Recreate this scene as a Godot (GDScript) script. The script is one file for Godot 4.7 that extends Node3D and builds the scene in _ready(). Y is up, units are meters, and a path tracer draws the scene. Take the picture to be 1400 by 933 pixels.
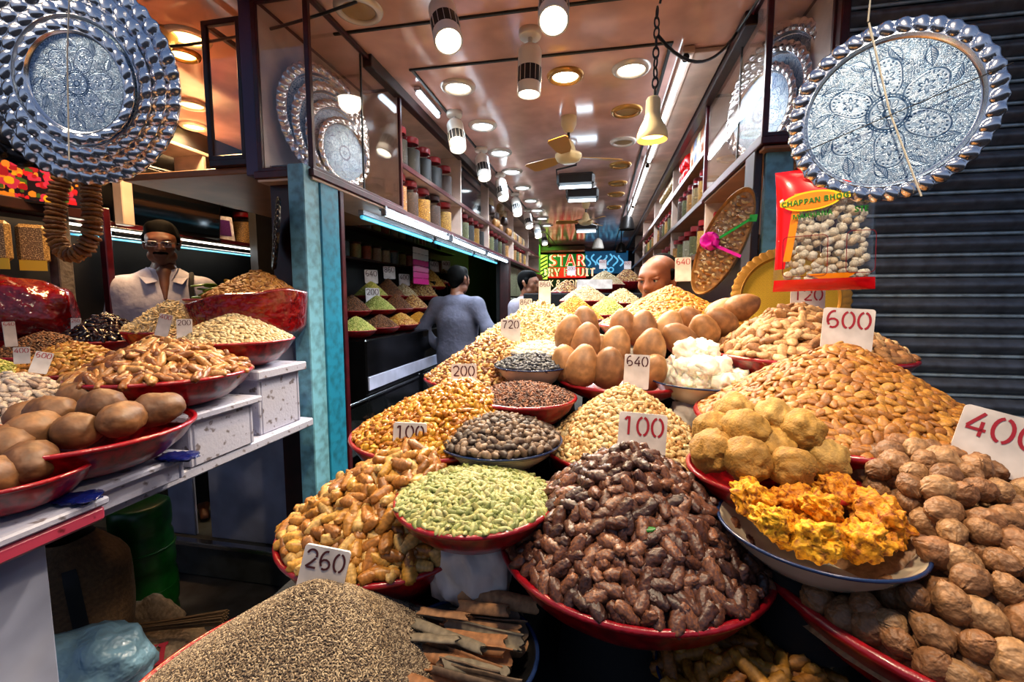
extends Node3D
# A dry-fruit and spice shop seen from the street: heaps of goods in red baskets and enamel bowls,
# glass cases with silver trays, shelves of jars, ceiling lamps.

var M := {}            # materials by name
var T := {}            # textures by name
var taken := {}        # how many nodes of each name there are
var rng := RandomNumberGenerator.new()
const EYE := Vector3(0, 1.45, 0)

# ---------------------------------------------------------------- helpers: nodes
func numbered(called: String) -> String:
	var n: int = taken.get(called, 0)
	taken[called] = n + 1
	return called if n == 0 else "%s_%03d" % [called, n]

func tag(o: Node, label := "", category := "", group := "", kind := "") -> Node:
	if label: o.set_meta("label", label)
	if category: o.set_meta("category", category)
	if group: o.set_meta("group", group)
	if kind: o.set_meta("kind", kind)
	return o

func thing(called: String, label: String, category: String, at := Vector3.ZERO, turn := 0.0, group := "") -> Node3D:
	var o := Node3D.new()
	o.name = numbered(called)
	add_child(o)
	o.position = at
	o.rotation.y = turn
	tag(o, label, category, group)
	return o

func obj(called: String, mesh: Mesh, m: Material, parent: Node = null, at := Vector3.ZERO, rot := Vector3.ZERO) -> MeshInstance3D:
	var o := MeshInstance3D.new()
	o.mesh = mesh
	o.material_override = m
	if parent == null:
		o.name = numbered(called)
		add_child(o)
	else:
		o.name = called
		parent.add_child(o, true)
	o.position = at
	o.rotation = rot
	return o

func struct(called: String, mesh: Mesh, m: Material, at := Vector3.ZERO, rot := Vector3.ZERO) -> MeshInstance3D:
	var o := obj(called, mesh, m, null, at, rot)
	o.set_meta("kind", "structure")
	return o

# ---------------------------------------------------------------- helpers: meshes
func mk(v: PackedVector3Array, ix: PackedInt32Array, outward := false, uv := PackedVector2Array()) -> ArrayMesh:
	var n := PackedVector3Array()
	n.resize(v.size())
	for t in range(0, ix.size(), 3):
		var a := ix[t]; var b := ix[t + 1]; var c := ix[t + 2]
		var f := (v[c] - v[a]).cross(v[b] - v[a])
		n[a] += f; n[b] += f; n[c] += f
	if outward:
		var mid := Vector3.ZERO
		for p in v: mid += p
		mid /= v.size()
		var s := 0.0
		for i in v.size(): s += n[i].dot(v[i] - mid)
		if s < 0.0:
			for t in range(0, ix.size(), 3):
				var k := ix[t + 1]; ix[t + 1] = ix[t + 2]; ix[t + 2] = k
			for i in n.size(): n[i] = -n[i]
	for i in n.size(): n[i] = n[i].normalized() if n[i].length_squared() > 0.0 else Vector3.UP
	var a := []
	a.resize(Mesh.ARRAY_MAX)
	a[Mesh.ARRAY_VERTEX] = v
	a[Mesh.ARRAY_NORMAL] = n
	a[Mesh.ARRAY_INDEX] = ix
	if uv.size(): a[Mesh.ARRAY_TEX_UV] = uv
	var m := ArrayMesh.new()
	m.add_surface_from_arrays(Mesh.PRIMITIVE_TRIANGLES, a)
	return m

# a sheet of nu x nv points from fn(i, j); wrap_v closes it round in j
func sheet(nu: int, nv: int, wrap_v: bool, fn: Callable, outward := false, uvs := false) -> ArrayMesh:
	var v := PackedVector3Array()
	var uv := PackedVector2Array()
	for i in nu:
		for j in nv:
			v.append(fn.call(i, j))
			if uvs: uv.append(Vector2(float(j) / (nv - 1), float(i) / (nu - 1)))
	return mk(v, weave(nu, nv, wrap_v), outward, uv)

func weave(nu: int, nv: int, wrap_v: bool, first := 0) -> PackedInt32Array:
	var ix := PackedInt32Array()
	for i in nu - 1:
		for j in (nv if wrap_v else nv - 1):
			var k := (j + 1) % nv
			var a := first + i * nv + j; var b := first + i * nv + k; var c := first + (i + 1) * nv + j; var d := first + (i + 1) * nv + k
			ix.append_array([a, b, c, b, d, c])
	return ix

func join(parts: Array) -> ArrayMesh:     # [[mesh, Transform3D], ...] -> one mesh
	var st := SurfaceTool.new()
	st.begin(Mesh.PRIMITIVE_TRIANGLES)
	for p in parts:
		st.append_from(p[0], 0, p[1])
	return st.commit()

func lathe(prof: Array, seg := 32, sx := 1.0, sz := 1.0) -> ArrayMesh:   # prof: Vector2(r, y), outer side first, from the bottom up
	return sheet(prof.size(), seg, true, func(i: int, j: int):
		var a := TAU * j / seg
		return Vector3(prof[i].x * cos(a) * sx, prof[i].y, prof[i].x * sin(a) * sz))

func tube(path: Array, r: float, seg := 8, r2 := -1.0) -> ArrayMesh:
	var n := path.size()
	var fr := []
	var side := Vector3.UP
	for i in n:
		var d: Vector3 = (path[mini(i + 1, n - 1)] - path[maxi(i - 1, 0)]).normalized()
		if i == 0: side = d.cross(Vector3.UP if absf(d.y) < 0.9 else Vector3.RIGHT).normalized()
		side = (side - d * side.dot(d)).normalized()
		fr.append([side, d.cross(side)])
	var m := sheet(n + 2, seg, true, func(i: int, j: int):
		var k := clampi(i - 1, 0, n - 1)
		if i == 0 or i == n + 1: return path[k]
		var a := TAU * j / seg
		var q := r if r2 < 0.0 else lerpf(r, r2, float(k) / (n - 1))
		return path[k] + (fr[k][0] * cos(a) + fr[k][1] * sin(a)) * q)
	return m

func ring(R: float, r: float, seg := 40, seg2 := 8, squash := 1.0) -> ArrayMesh:   # a torus lying flat
	return sheet(seg + 1, seg2, true, func(i: int, j: int):
		var a := TAU * i / seg
		var b := TAU * j / seg2
		return Vector3((R + r * cos(b)) * cos(a), r * sin(b) * squash, (R + r * cos(b)) * sin(a)))

func flat(faces: Array) -> ArrayMesh:       # flat shaded polygons (fans), each given clockwise seen from outside or oriented later
	var v := PackedVector3Array()
	var ix := PackedInt32Array()
	for f in faces:
		var k := v.size()
		for p in f: v.append(p)
		for i in range(1, f.size() - 1): ix.append_array([k, k + i, k + i + 1])
	return mk(v, ix)

var box_cache := {}
func bx(s: Vector3, b := 0.004) -> ArrayMesh:      # a box with chamfered edges, centred
	var key := [s, b]
	if box_cache.has(key): return box_cache[key]
	b = minf(b, minf(s.x, minf(s.y, s.z)) * 0.3)
	var h := s / 2.0
	var c := func(x, y, z, ax):    # corner point on the face across axis ax
		var p := Vector3(x * h.x, y * h.y, z * h.z)
		if ax != 0: p.x -= x * b
		if ax != 1: p.y -= y * b
		if ax != 2: p.z -= z * b
		return p
	var F := []
	for s1 in [-1, 1]:
		F.append([c.call(s1, -1, -1, 0), c.call(s1, -1, 1, 0), c.call(s1, 1, 1, 0), c.call(s1, 1, -1, 0)])
		F.append([c.call(-1, s1, -1, 1), c.call(-1, s1, 1, 1), c.call(1, s1, 1, 1), c.call(1, s1, -1, 1)])
		F.append([c.call(-1, -1, s1, 2), c.call(-1, 1, s1, 2), c.call(1, 1, s1, 2), c.call(1, -1, s1, 2)])
		for s2 in [-1, 1]:
			F.append([c.call(s1, s2, -1, 0), c.call(s1, s2, 1, 0), c.call(s1, s2, 1, 1), c.call(s1, s2, -1, 1)])
			F.append([c.call(s1, -1, s2, 0), c.call(s1, 1, s2, 0), c.call(s1, 1, s2, 2), c.call(s1, -1, s2, 2)])
			F.append([c.call(-1, s1, s2, 1), c.call(1, s1, s2, 1), c.call(1, s1, s2, 2), c.call(-1, s1, s2, 2)])
			for s3 in [-1, 1]: F.append([c.call(s1, s2, s3, 0), c.call(s1, s2, s3, 1), c.call(s1, s2, s3, 2)])
	for f in F:
		var n: Vector3 = (f[2] - f[0]).cross(f[1] - f[0])
		if n.dot(f[0] + f[1] + f[2]) < 0.0: f.reverse()
	var m := flat(F)
	box_cache[key] = m
	return m

func slab(poly: PackedVector2Array, t: float) -> ArrayMesh:     # a flat outline in x, y with thickness t along z, centred
	var v := PackedVector3Array()
	var ix := PackedInt32Array()
	var tri := Geometry2D.triangulate_polygon(poly)
	for s in [1, -1]:
		var k := v.size()
		for p in poly: v.append(Vector3(p.x, p.y, s * t / 2.0))
		for q in range(0, tri.size(), 3):
			var a := k + tri[q]; var b := k + tri[q + 1]; var c := k + tri[q + 2]
			var n := (v[c] - v[a]).cross(v[b] - v[a])
			ix.append_array([a, b, c] if n.z * s > 0.0 else [a, c, b])
	var sgn := 1.0 if not Geometry2D.is_polygon_clockwise(poly) else -1.0
	for i in poly.size():
		var p := poly[i]; var q := poly[(i + 1) % poly.size()]
		var k := v.size()
		v.append_array([Vector3(p.x, p.y, t / 2), Vector3(q.x, q.y, t / 2), Vector3(q.x, q.y, -t / 2), Vector3(p.x, p.y, -t / 2)])
		if sgn > 0: ix.append_array([k, k + 1, k + 2, k, k + 2, k + 3])
		else: ix.append_array([k, k + 2, k + 1, k, k + 3, k + 2])
	return mk(v, ix)

func rounded(w: float, h: float, r: float, n := 4) -> PackedVector2Array:
	var p := PackedVector2Array()
	for k in 4:
		var c := Vector2([1, -1, -1, 1][k] * (w / 2 - r), [1, 1, -1, -1][k] * (h / 2 - r))
		for i in n + 1: p.append(c + Vector2.from_angle(PI / 2 * (k + float(i) / n)) * r)
	return p

func ribbon(lines: Array, w: float) -> ArrayMesh:     # painted strokes: polylines of Vector2 drawn w wide, lying in z = 0
	var v := PackedVector3Array()
	var ix := PackedInt32Array()
	for l in lines:
		var k := v.size()
		for i in l.size():
			var d: Vector2 = (l[mini(i + 1, l.size() - 1)] - l[maxi(i - 1, 0)]).normalized()
			var s := Vector2(-d.y, d.x) * w / 2
			var a: Vector2 = l[i] + s
			var b: Vector2 = l[i] - s
			v.append(Vector3(a.x, a.y, 0)); v.append(Vector3(b.x, b.y, 0))
		for i in l.size() - 1:
			var q = k + i * 2
			ix.append_array([q, q + 2, q + 1, q + 1, q + 2, q + 3])
	return mk(v, ix)

# an organic piece, long along x: rx, ry, rz; amp/freq of its unevenness; point > 1 sharpens the ends; taper narrows +x; ridges round it; bend curves it
func blob(sd: int, rx: float, ry: float, rz: float, amp := 0.1, freq := 2.0, point := 1.0, taper := 0.0, ridges := 0, rdepth := 0.0, bend := 0.0, nu := 9, nv := 10) -> ArrayMesh:
	var no := FastNoiseLite.new()
	no.seed = sd
	no.frequency = freq
	no.fractal_octaves = 2
	return sheet(nu, nv, true, func(i: int, j: int):
		var f := PI * i / (nu - 1)
		var q := TAU * j / nv
		var d := Vector3(cos(f), sin(f) * cos(q), sin(f) * sin(q))
		var g := 1.0 + amp * 2.0 * no.get_noise_3d(d.x * 1.2, d.y, d.z)
		var rad := pow(sin(f), point) * (1.0 - taper * d.x) * g * (1.0 + rdepth * cos(ridges * q))
		if i == 0 or i == nu - 1: rad = 0.0
		return Vector3(rx * d.x * (0.6 + 0.4 * g), ry * rad * cos(q) + bend * ry * d.x * d.x, rz * rad * sin(q)), true)

# ---------------------------------------------------------------- helpers: materials
func noise_tex(fr: float, lo: float, hi: float, sd := 1, kind := FastNoiseLite.TYPE_SIMPLEX_SMOOTH, oct := 4, size := 256, mid := 0.5) -> NoiseTexture2D:
	var n := FastNoiseLite.new()
	n.noise_type = kind
	n.seed = sd
	n.frequency = fr
	n.fractal_octaves = oct
	var t := NoiseTexture2D.new()
	t.width = size
	t.height = size
	t.seamless = true
	t.noise = n
	var g := Gradient.new()
	g.set_color(0, Color(lo, lo, lo))
	g.set_color(1, Color(hi, hi, hi))
	g.add_point(mid, Color((lo + hi) / 2, (lo + hi) / 2, (lo + hi) / 2))
	t.color_ramp = g
	return t

func two_tone(fr: float, a: Color, b: Color, sd: int, mid := 0.5, wide := 0.2, kind := FastNoiseLite.TYPE_SIMPLEX_SMOOTH, oct := 4) -> NoiseTexture2D:
	var t := noise_tex(fr, 0, 1, sd, kind, oct)
	var g := Gradient.new()
	g.set_color(0, a)
	g.set_offset(0, maxf(0.0, mid - wide))
	g.set_color(1, b)
	g.set_offset(1, minf(1.0, mid + wide))
	t.color_ramp = g
	return t

# o: tex, scale, bump, bscale, bamount, metal, spec, coat, emit, energy, alpha, backlight, vertex, sub, uv (use mesh uv)
func mat(key: String, c: Color, rough := 0.6, o := {}) -> StandardMaterial3D:
	var m := StandardMaterial3D.new()
	m.resource_name = key
	m.albedo_color = c
	m.roughness = rough
	m.metallic = o.get("metal", 0.0)
	m.metallic_specular = o.get("spec", 0.5)
	var s: float = o.get("scale", 4.0)
	m.uv1_scale = Vector3(s, s, s)
	m.uv1_triplanar = not o.get("uv", false)
	m.uv1_world_triplanar = o.get("world", false)
	if o.has("tex"): m.albedo_texture = T[o.tex]
	if o.has("rtex"):
		m.roughness_texture = T[o.rtex]
	if o.has("bump"):
		m.heightmap_enabled = true
		m.heightmap_texture = T[o.bump]
		m.heightmap_scale = o.get("bamount", 0.1)
	if o.has("coat"):
		m.clearcoat_enabled = true
		m.clearcoat = o.coat
		m.clearcoat_roughness = o.get("coat_rough", 0.1)
	if o.has("emit"):
		m.emission_enabled = true
		m.emission = o.emit
		m.emission_energy_multiplier = o.get("energy", 1.0)
	if o.has("alpha"):
		m.transparency = BaseMaterial3D.TRANSPARENCY_ALPHA
		m.albedo_color.a = o.alpha
		m.cull_mode = BaseMaterial3D.CULL_DISABLED
	if o.has("backlight"):
		m.backlight_enabled = true
		m.backlight = o.backlight
	if o.has("sub"):
		m.subsurf_scatter_enabled = true
		m.subsurf_scatter_strength = o.sub
	if o.get("vertex", false): m.vertex_color_use_as_albedo = true
	M[key] = m
	return m

# ---------------------------------------------------------------- the scene
func _ready() -> void:
	rng.seed = 7
	# camera: a 16 mm wide angle at eye level, turned a little left of the aisle and down
	var cam := Camera3D.new()
	cam.name = "camera"
	add_child(cam)
	cam.position = EYE
	cam.rotation = Vector3(deg_to_rad(-5.43), deg_to_rad(11.13), 0)
	cam.fov = 74.83
	cam.near = 0.02
	cam.far = 200.0
	cam.current = true
	# sky over the street: a dull blue dusk
	var sky_look := ProceduralSkyMaterial.new()
	sky_look.sky_top_color = Color(0.36, 0.44, 0.58)
	sky_look.sky_horizon_color = Color(0.62, 0.68, 0.78)
	sky_look.ground_bottom_color = Color(0.16, 0.15, 0.15)
	sky_look.ground_horizon_color = Color(0.3, 0.3, 0.31)
	sky_look.sun_angle_max = 0.0
	var sky := Sky.new()
	sky.sky_material = sky_look
	var env := Environment.new()
	env.background_mode = Environment.BG_SKY
	env.sky = sky
	env.background_energy_multiplier = 0.6
	env.tonemap_mode = Environment.TONE_MAPPER_LINEAR
	env.tonemap_exposure = 1.75
	env.sdfgi_enabled = true
	env.ssao_enabled = true
	env.ssil_enabled = true
	var world := WorldEnvironment.new()
	world.name = "environment"
	world.environment = env
	add_child(world)
	make_textures()
	make_materials()
	build_shell()
	build_ceiling_lamps()
	build_goods()
	build_left_stall()
	build_cases()
	build_shelves()
	build_alcove()
	build_far_end()
	build_hanging()
	build_people()
	build_signs()

func light_spot(at: Vector3, to: Vector3, energy: float, color: Color, angle := 60.0, size := 0.05, called := "lamp_beam") -> void:
	var l := SpotLight3D.new()
	l.name = called
	add_child(l, true)
	l.position = at
	var d := (to - at).normalized()
	l.basis = Basis.looking_at(d, Vector3.RIGHT if absf(d.y) > 0.95 else Vector3.UP)
	l.light_energy = energy
	l.light_color = color
	l.spot_angle = angle
	l.spot_angle_attenuation = 0.6
	l.spot_range = 20.0
	l.spot_attenuation = 2.0
	l.light_size = size
	l.shadow_enabled = true

func light_area(at: Vector3, to: Vector3, up: Vector3, size: Vector2, energy: float, color: Color, called := "tube_glow") -> void:
	var l := AreaLight3D.new()
	l.name = called
	add_child(l, true)
	l.position = at
	l.basis = Basis.looking_at((to - at).normalized(), up)
	l.area_size = size
	l.light_energy = energy
	l.light_color = color
	l.area_range = 20.0
	l.area_attenuation = 2.0
	l.shadow_enabled = true

func make_textures() -> void:
	T.grain = noise_tex(0.02, 0.62, 1.0, 1)
	T.soft = noise_tex(0.008, 0.8, 1.0, 2)
	T.speck = noise_tex(0.09, 0.4, 1.0, 3)
	T.bumps = noise_tex(0.03, 0.0, 1.0, 4)
	T.crumb = noise_tex(0.06, 0.0, 1.0, 5, FastNoiseLite.TYPE_SIMPLEX_SMOOTH, 5)
	T.cells = noise_tex(0.05, 0.0, 1.0, 6, FastNoiseLite.TYPE_CELLULAR, 2)
	T.red_mottle = two_tone(0.035, Color(0.30, 0.01, 0.03), Color(0.68, 0.03, 0.09), 7, 0.45, 0.25)
	T.scuff = two_tone(0.018, Color(0.60, 0.55, 0.52), Color(1, 1, 1), 8, 0.20, 0.07)
	T.lump_recess_tone = two_tone(0.04, Color(0.55, 0.38, 0.2), Color(1, 1, 1), 14, 0.36, 0.14)  # dark blotches imitate shaded recesses on the lumps
	T.marble = two_tone(0.02, Color(0.75, 0.72, 0.75), Color(1, 1, 1), 9, 0.5, 0.3)
	T.crease = noise_tex(0.012, 0.0, 1.0, 10, FastNoiseLite.TYPE_SIMPLEX, 3)
	T.seeds = two_tone(0.12, Color(0.45, 0.36, 0.24), Color(1, 0.95, 0.8), 11, 0.5, 0.2, FastNoiseLite.TYPE_CELLULAR, 1)
	T.date_skin = two_tone(0.03, Color(0.62, 0.55, 0.60), Color(1.0, 0.80, 0.58), 13, 0.52, 0.2)
	T.grime = two_tone(0.02, Color(0.78, 0.75, 0.73), Color(1, 1, 1), 12, 0.35, 0.3)

func make_materials() -> void:
	var ceil_o := {"tex": "soft", "scale": 1.2, "world": true, "spec": 0.75}
	mat("ceiling", Color(0.93, 0.74, 0.70), 0.12, ceil_o)
	mat("dark_wood", Color(0.20, 0.07, 0.07), 0.35, {"tex": "grain", "scale": 2.0})
	mat("maroon", Color(0.30, 0.05, 0.10), 0.3, {"tex": "grain", "scale": 3.0})
	mat("cream_board", Color(0.82, 0.72, 0.66), 0.4, {"tex": "soft", "scale": 2.0})
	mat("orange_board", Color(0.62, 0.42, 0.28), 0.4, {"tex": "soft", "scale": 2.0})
	mat("dark_wall", Color(0.10, 0.09, 0.10), 0.5, {"tex": "grain", "scale": 2.0})
	mat("black_cloth", Color(0.035, 0.033, 0.036), 0.9, {"tex": "grain", "scale": 6.0, "bump": "bumps", "bamount": 0.1})
	mat("blue_paint", Color(0.10, 0.48, 0.62), 0.4, {"tex": "grime", "scale": 3.0})
	mat("light_blue_paint", Color(0.42, 0.66, 0.76), 0.4, {"tex": "grime", "scale": 3.0})
	mat("white_paint", Color(0.80, 0.80, 0.86), 0.45, {"tex": "grime", "scale": 4.0})
	mat("worn_white", Color(0.60, 0.61, 0.70), 0.55, {"tex": "scuff", "scale": 5.0, "bump": "crumb", "bamount": 0.05})
	mat("white_panel", Color(0.66, 0.68, 0.78), 0.35, {"tex": "soft", "scale": 2.0})
	mat("shutter", Color(0.46, 0.47, 0.49), 0.42, {"tex": "grime", "scale": 3.0, "metal": 0.3, "world": true})
	mat("shutter_lip", Color(0.80, 0.86, 0.86), 0.35, {"tex": "grime", "scale": 3.0, "metal": 0.3, "world": true})
	mat("floor", Color(0.26, 0.27, 0.26), 0.5, {"tex": "grime", "scale": 1.5, "world": true})
	mat("pavement", Color(0.24, 0.23, 0.23), 0.8, {"tex": "grime", "scale": 1.5, "world": true})
	mat("concrete", Color(0.36, 0.33, 0.31), 0.85, {"tex": "grime", "scale": 3.0, "bump": "crumb", "bamount": 0.2})
	mat("steel", Color(0.75, 0.76, 0.78), 0.25, {"metal": 1.0})
	mat("black_metal", Color(0.05, 0.05, 0.055), 0.4)
	mat("black_paint", Color(0.03, 0.03, 0.035), 0.5)
	mat("red_basket", Color(0.95, 0.9, 0.9), 0.28, {"tex": "red_mottle", "scale": 5.0, "bump": "crease", "bamount": 0.12, "coat": 0.25, "coat_rough": 0.2})
	mat("red_rim", Color(0.68, 0.05, 0.12), 0.3, {"tex": "grain", "scale": 9.0, "coat": 0.4, "bump": "bumps", "bamount": 0.1})
	mat("enamel", Color(0.88, 0.82, 0.72), 0.2, {"tex": "soft", "scale": 6.0, "coat": 0.5})
	mat("blue_rim", Color(0.10, 0.17, 0.32), 0.25)
	mat("white_cloth", Color(0.86, 0.82, 0.78), 0.9, {"tex": "soft", "scale": 7.0, "bump": "crease", "bamount": 0.3})
	mat("card", Color(0.90, 0.87, 0.86), 0.5, {"tex": "soft", "scale": 7.0})
	mat("ink_dark", Color(0.26, 0.07, 0.11), 0.6)
	mat("ink_red", Color(0.60, 0.07, 0.16), 0.6)
	mat("glass", Color(0.10, 0.14, 0.13), 0.02, {"alpha": 0.04, "spec": 0.5})
	mat("jar_glass", Color(0.12, 0.16, 0.14), 0.03, {"alpha": 0.03, "spec": 0.22})
	mat("lid_red", Color(0.62, 0.10, 0.14), 0.35)
	mat("lid_green", Color(0.40, 0.62, 0.08), 0.35)
	mat("lid_dark", Color(0.22, 0.05, 0.08), 0.35)
	mat("silver", Color(0.86, 0.87, 0.90), 0.16, {"metal": 1.0})
	mat("silver_rim", Color(0.92, 0.92, 0.94), 0.2, {"metal": 1.0})
	for q in ["", "_rim", "_engraved"]: mat("dark" + q, Color(0.10, 0.09, 0.10), 0.25, {"metal": 0.6})
	mat("string", Color(0.80, 0.78, 0.72), 0.8)
	mat("lamp_white", Color(1, 1, 1), 0.5, {"emit": Color(1.0, 0.96, 0.88), "energy": 6.0})
	mat("lamp_warm", Color(1, 1, 1), 0.5, {"emit": Color(1.0, 0.80, 0.45), "energy": 5.0})
	mat("lamp_cool", Color(1, 1, 1), 0.5, {"emit": Color(0.86, 0.94, 1.0), "energy": 6.0})
	mat("cyan_glow", Color(0.5, 0.9, 1), 0.5, {"emit": Color(0.25, 0.62, 0.74), "energy": 0.7})  # dim glowing strip; under the left shelf it imitates a tube reflection
	mat("lamp_green", Color(0.6, 0.9, 0.4), 0.5, {"emit": Color(0.75, 0.9, 0.3), "energy": 0.9})
	mat("lamp_off", Color(0.62, 0.50, 0.32), 0.4)
	mat("lamp_ring", Color(0.86, 0.82, 0.78), 0.25, {"metal": 0.3})
	mat("lamp_gold", Color(0.75, 0.55, 0.28), 0.25, {"metal": 0.6})
	mat("can_white", Color(0.90, 0.88, 0.84), 0.3)
	mat("cream_plastic", Color(0.88, 0.78, 0.58), 0.35)
	mat("fan_yellow", Color(0.72, 0.50, 0.16), 0.4)
	mat("pack_tan", Color(0.78, 0.58, 0.34), 0.35, {"tex": "seeds", "scale": 8.0})
	mat("pack_white", Color(0.86, 0.78, 0.64), 0.35, {"tex": "seeds", "scale": 8.0})
	mat("pack_dark", Color(0.28, 0.16, 0.12), 0.4, {"tex": "seeds", "scale": 8.0})

# ---------------------------------------------------------------- heaps of goods
var kinds := {}
var volumes := []      # the room each heap takes up, to tell which pieces can be seen

func kind(key: String, meshes: Array, palette: Array, rough: float, o := {}) -> void:
	var ms := []
	for i in palette.size(): ms.append(mat(key + "_tone", palette[i], rough, o))
	var oo := o.duplicate()
	oo.vertex = true
	kinds[key] = {"meshes": meshes, "mats": ms, "many": mat(key + "_rest", Color.WHITE, rough, oo), "palette": palette}

func variants(n: int, sd: int, a: Array) -> Array:
	var out := []
	for i in n:
		var b := a.duplicate()
		out.append(blob(sd + i * 17, b[0], b[1], b[2], b[3], b[4], b[5], b[6], b[7], b[8], b[9], b[10], b[11]))
	return out

func make_kinds() -> void:
	var fruit := {"tex": "grain", "scale": 30.0, "bump": "crease", "bamount": 0.05}
	kind("black_date", variants(6, 100, [0.0175, 0.0086, 0.0092, 0.16, 2.0, 0.62, 0.05, 7, 0.07, 0.10, 14, 18]), [Color(0.39, 0.28, 0.24), Color(0.34, 0.24, 0.22), Color(0.47, 0.35, 0.30), Color(0.54, 0.42, 0.36), Color(0.28, 0.20, 0.19)], 0.42, {"tex": "date_skin", "scale": 26.0, "bump": "crease", "bamount": 0.09})
	kind("golden_date", variants(6, 200, [0.0195, 0.0092, 0.0098, 0.18, 2.2, 0.6, 0.08, 4, 0.06, 0.15, 12, 12]), [Color(0.80, 0.55, 0.22), Color(0.86, 0.63, 0.25), Color(0.72, 0.46, 0.18), Color(0.88, 0.70, 0.40), Color(0.62, 0.39, 0.16)], 0.4, fruit)
	kind("brown_date", variants(5, 250, [0.0260, 0.0105, 0.0110, 0.16, 2.0, 0.6, 0.08, 4, 0.06, 0.12, 12, 10]), [Color(0.62, 0.38, 0.18), Color(0.72, 0.48, 0.24), Color(0.52, 0.30, 0.14), Color(0.76, 0.55, 0.32)], 0.35, fruit)
	kind("cardamom", variants(5, 300, [0.0098, 0.0040, 0.0046, 0.10, 1.5, 1.25, 0.05, 3, 0.12, 0.1, 9, 9]), [Color(0.70, 0.71, 0.44), Color(0.62, 0.66, 0.36), Color(0.78, 0.76, 0.52), Color(0.56, 0.60, 0.33), Color(0.74, 0.72, 0.42)], 0.6, {"tex": "grain", "scale": 40.0})
	kind("almond", variants(4, 400, [0.0125, 0.0044, 0.0078, 0.05, 1.5, 0.85, 0.28, 0, 0.0, 0.0, 10, 10]), [Color(0.78, 0.51, 0.17), Color(0.72, 0.45, 0.14), Color(0.82, 0.57, 0.22), Color(0.66, 0.40, 0.12)], 0.5, {"tex": "grain", "scale": 40.0, "bump": "crease", "bamount": 0.015})
	kind("lamplit_almond", kinds.almond.meshes, [Color(0.82, 0.55, 0.10), Color(0.76, 0.48, 0.08), Color(0.86, 0.61, 0.15), Color(0.68, 0.42, 0.07)], 0.5, {"tex": "grain", "scale": 40.0})  # same almonds; the warm lamplight is put into this palette
	kind("walnut", walnuts(), [Color(0.66, 0.47, 0.30), Color(0.58, 0.40, 0.25), Color(0.72, 0.54, 0.36), Color(0.62, 0.42, 0.26)], 0.55, {"tex": "grain", "scale": 22.0, "bump": "crease", "bamount": 0.22})
	kind("black_cardamom", variants(5, 500, [0.0095, 0.0058, 0.0062, 0.16, 1.8, 0.75, 0.12, 5, 0.08, 0.1, 9, 10]), [Color(0.36, 0.27, 0.22), Color(0.46, 0.36, 0.29), Color(0.27, 0.20, 0.17), Color(0.56, 0.45, 0.36)], 0.6, fruit)
	kind("raisin", variants(4, 600, [0.0092, 0.0048, 0.0056, 0.25, 2.0, 0.7, 0.1, 4, 0.1, 0.1, 8, 8]), [Color(0.86, 0.58, 0.10), Color(0.80, 0.50, 0.08), Color(0.92, 0.68, 0.20), Color(0.72, 0.42, 0.07)], 0.3, fruit)
	kind("peanut", variants(4, 650, [0.0085, 0.0046, 0.0052, 0.12, 1.8, 0.75, 0.1, 0, 0.0, 0.0, 8, 8]), [Color(0.88, 0.70, 0.44), Color(0.92, 0.78, 0.54), Color(0.80, 0.58, 0.32), Color(0.94, 0.84, 0.64)], 0.5, {"tex": "grain", "scale": 40.0})
	kind("mixed_nut", variants(4, 680, [0.0095, 0.0050, 0.0058, 0.2, 1.8, 0.7, 0.1, 0, 0.0, 0.2, 8, 8]), [Color(0.78, 0.54, 0.26), Color(0.62, 0.38, 0.18), Color(0.88, 0.68, 0.38), Color(0.50, 0.28, 0.13), Color(0.92, 0.78, 0.52)], 0.5, {"tex": "grain", "scale": 40.0})
	kind("clove", variants(3, 700, [0.0065, 0.0022, 0.0022, 0.25, 2.0, 0.5, -0.35, 0, 0.0, 0.2, 6, 6]), [Color(0.34, 0.21, 0.17), Color(0.46, 0.29, 0.22), Color(0.26, 0.16, 0.13), Color(0.55, 0.36, 0.26)], 0.7)
	kind("black_raisin", variants(4, 720, [0.0085, 0.0050, 0.0058, 0.25, 2.0, 0.75, 0.05, 4, 0.1, 0.0, 8, 8]), [Color(0.17, 0.18, 0.24), Color(0.12, 0.13, 0.18), Color(0.23, 0.24, 0.31)], 0.62, fruit)
	kind("cashew", variants(4, 740, [0.0125, 0.0048, 0.0058, 0.08, 1.5, 0.65, 0.15, 0, 0.0, 1.1, 9, 8]), [Color(0.93, 0.83, 0.60), Color(0.96, 0.88, 0.70), Color(0.88, 0.75, 0.50)], 0.5, {"tex": "grain", "scale": 40.0})
	kind("makhana", variants(4, 760, [0.0085, 0.0080, 0.0082, 0.15, 2.0, 0.9, 0.0, 0, 0.0, 0.0, 8, 9]), [Color(0.94, 0.90, 0.82), Color(0.97, 0.94, 0.88), Color(0.90, 0.82, 0.70)], 0.7, {"tex": "grain", "scale": 60.0})
	kind("shell_almond", variants(5, 780, [0.0200, 0.0085, 0.0115, 0.16, 2.2, 0.8, 0.2, 0, 0.0, 0.1, 10, 10]), [Color(0.76, 0.54, 0.32), Color(0.84, 0.64, 0.42), Color(0.66, 0.44, 0.25), Color(0.88, 0.72, 0.52)], 0.6, fruit)
	kind("cumin", variants(3, 800, [0.0021, 0.0010, 0.0011, 0.1, 1.5, 0.7, 0.0, 0, 0.0, 0.1, 5, 5]), [Color(0.56, 0.49, 0.40), Color(0.46, 0.39, 0.31), Color(0.64, 0.57, 0.47), Color(0.34, 0.28, 0.23)], 0.8)
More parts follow.
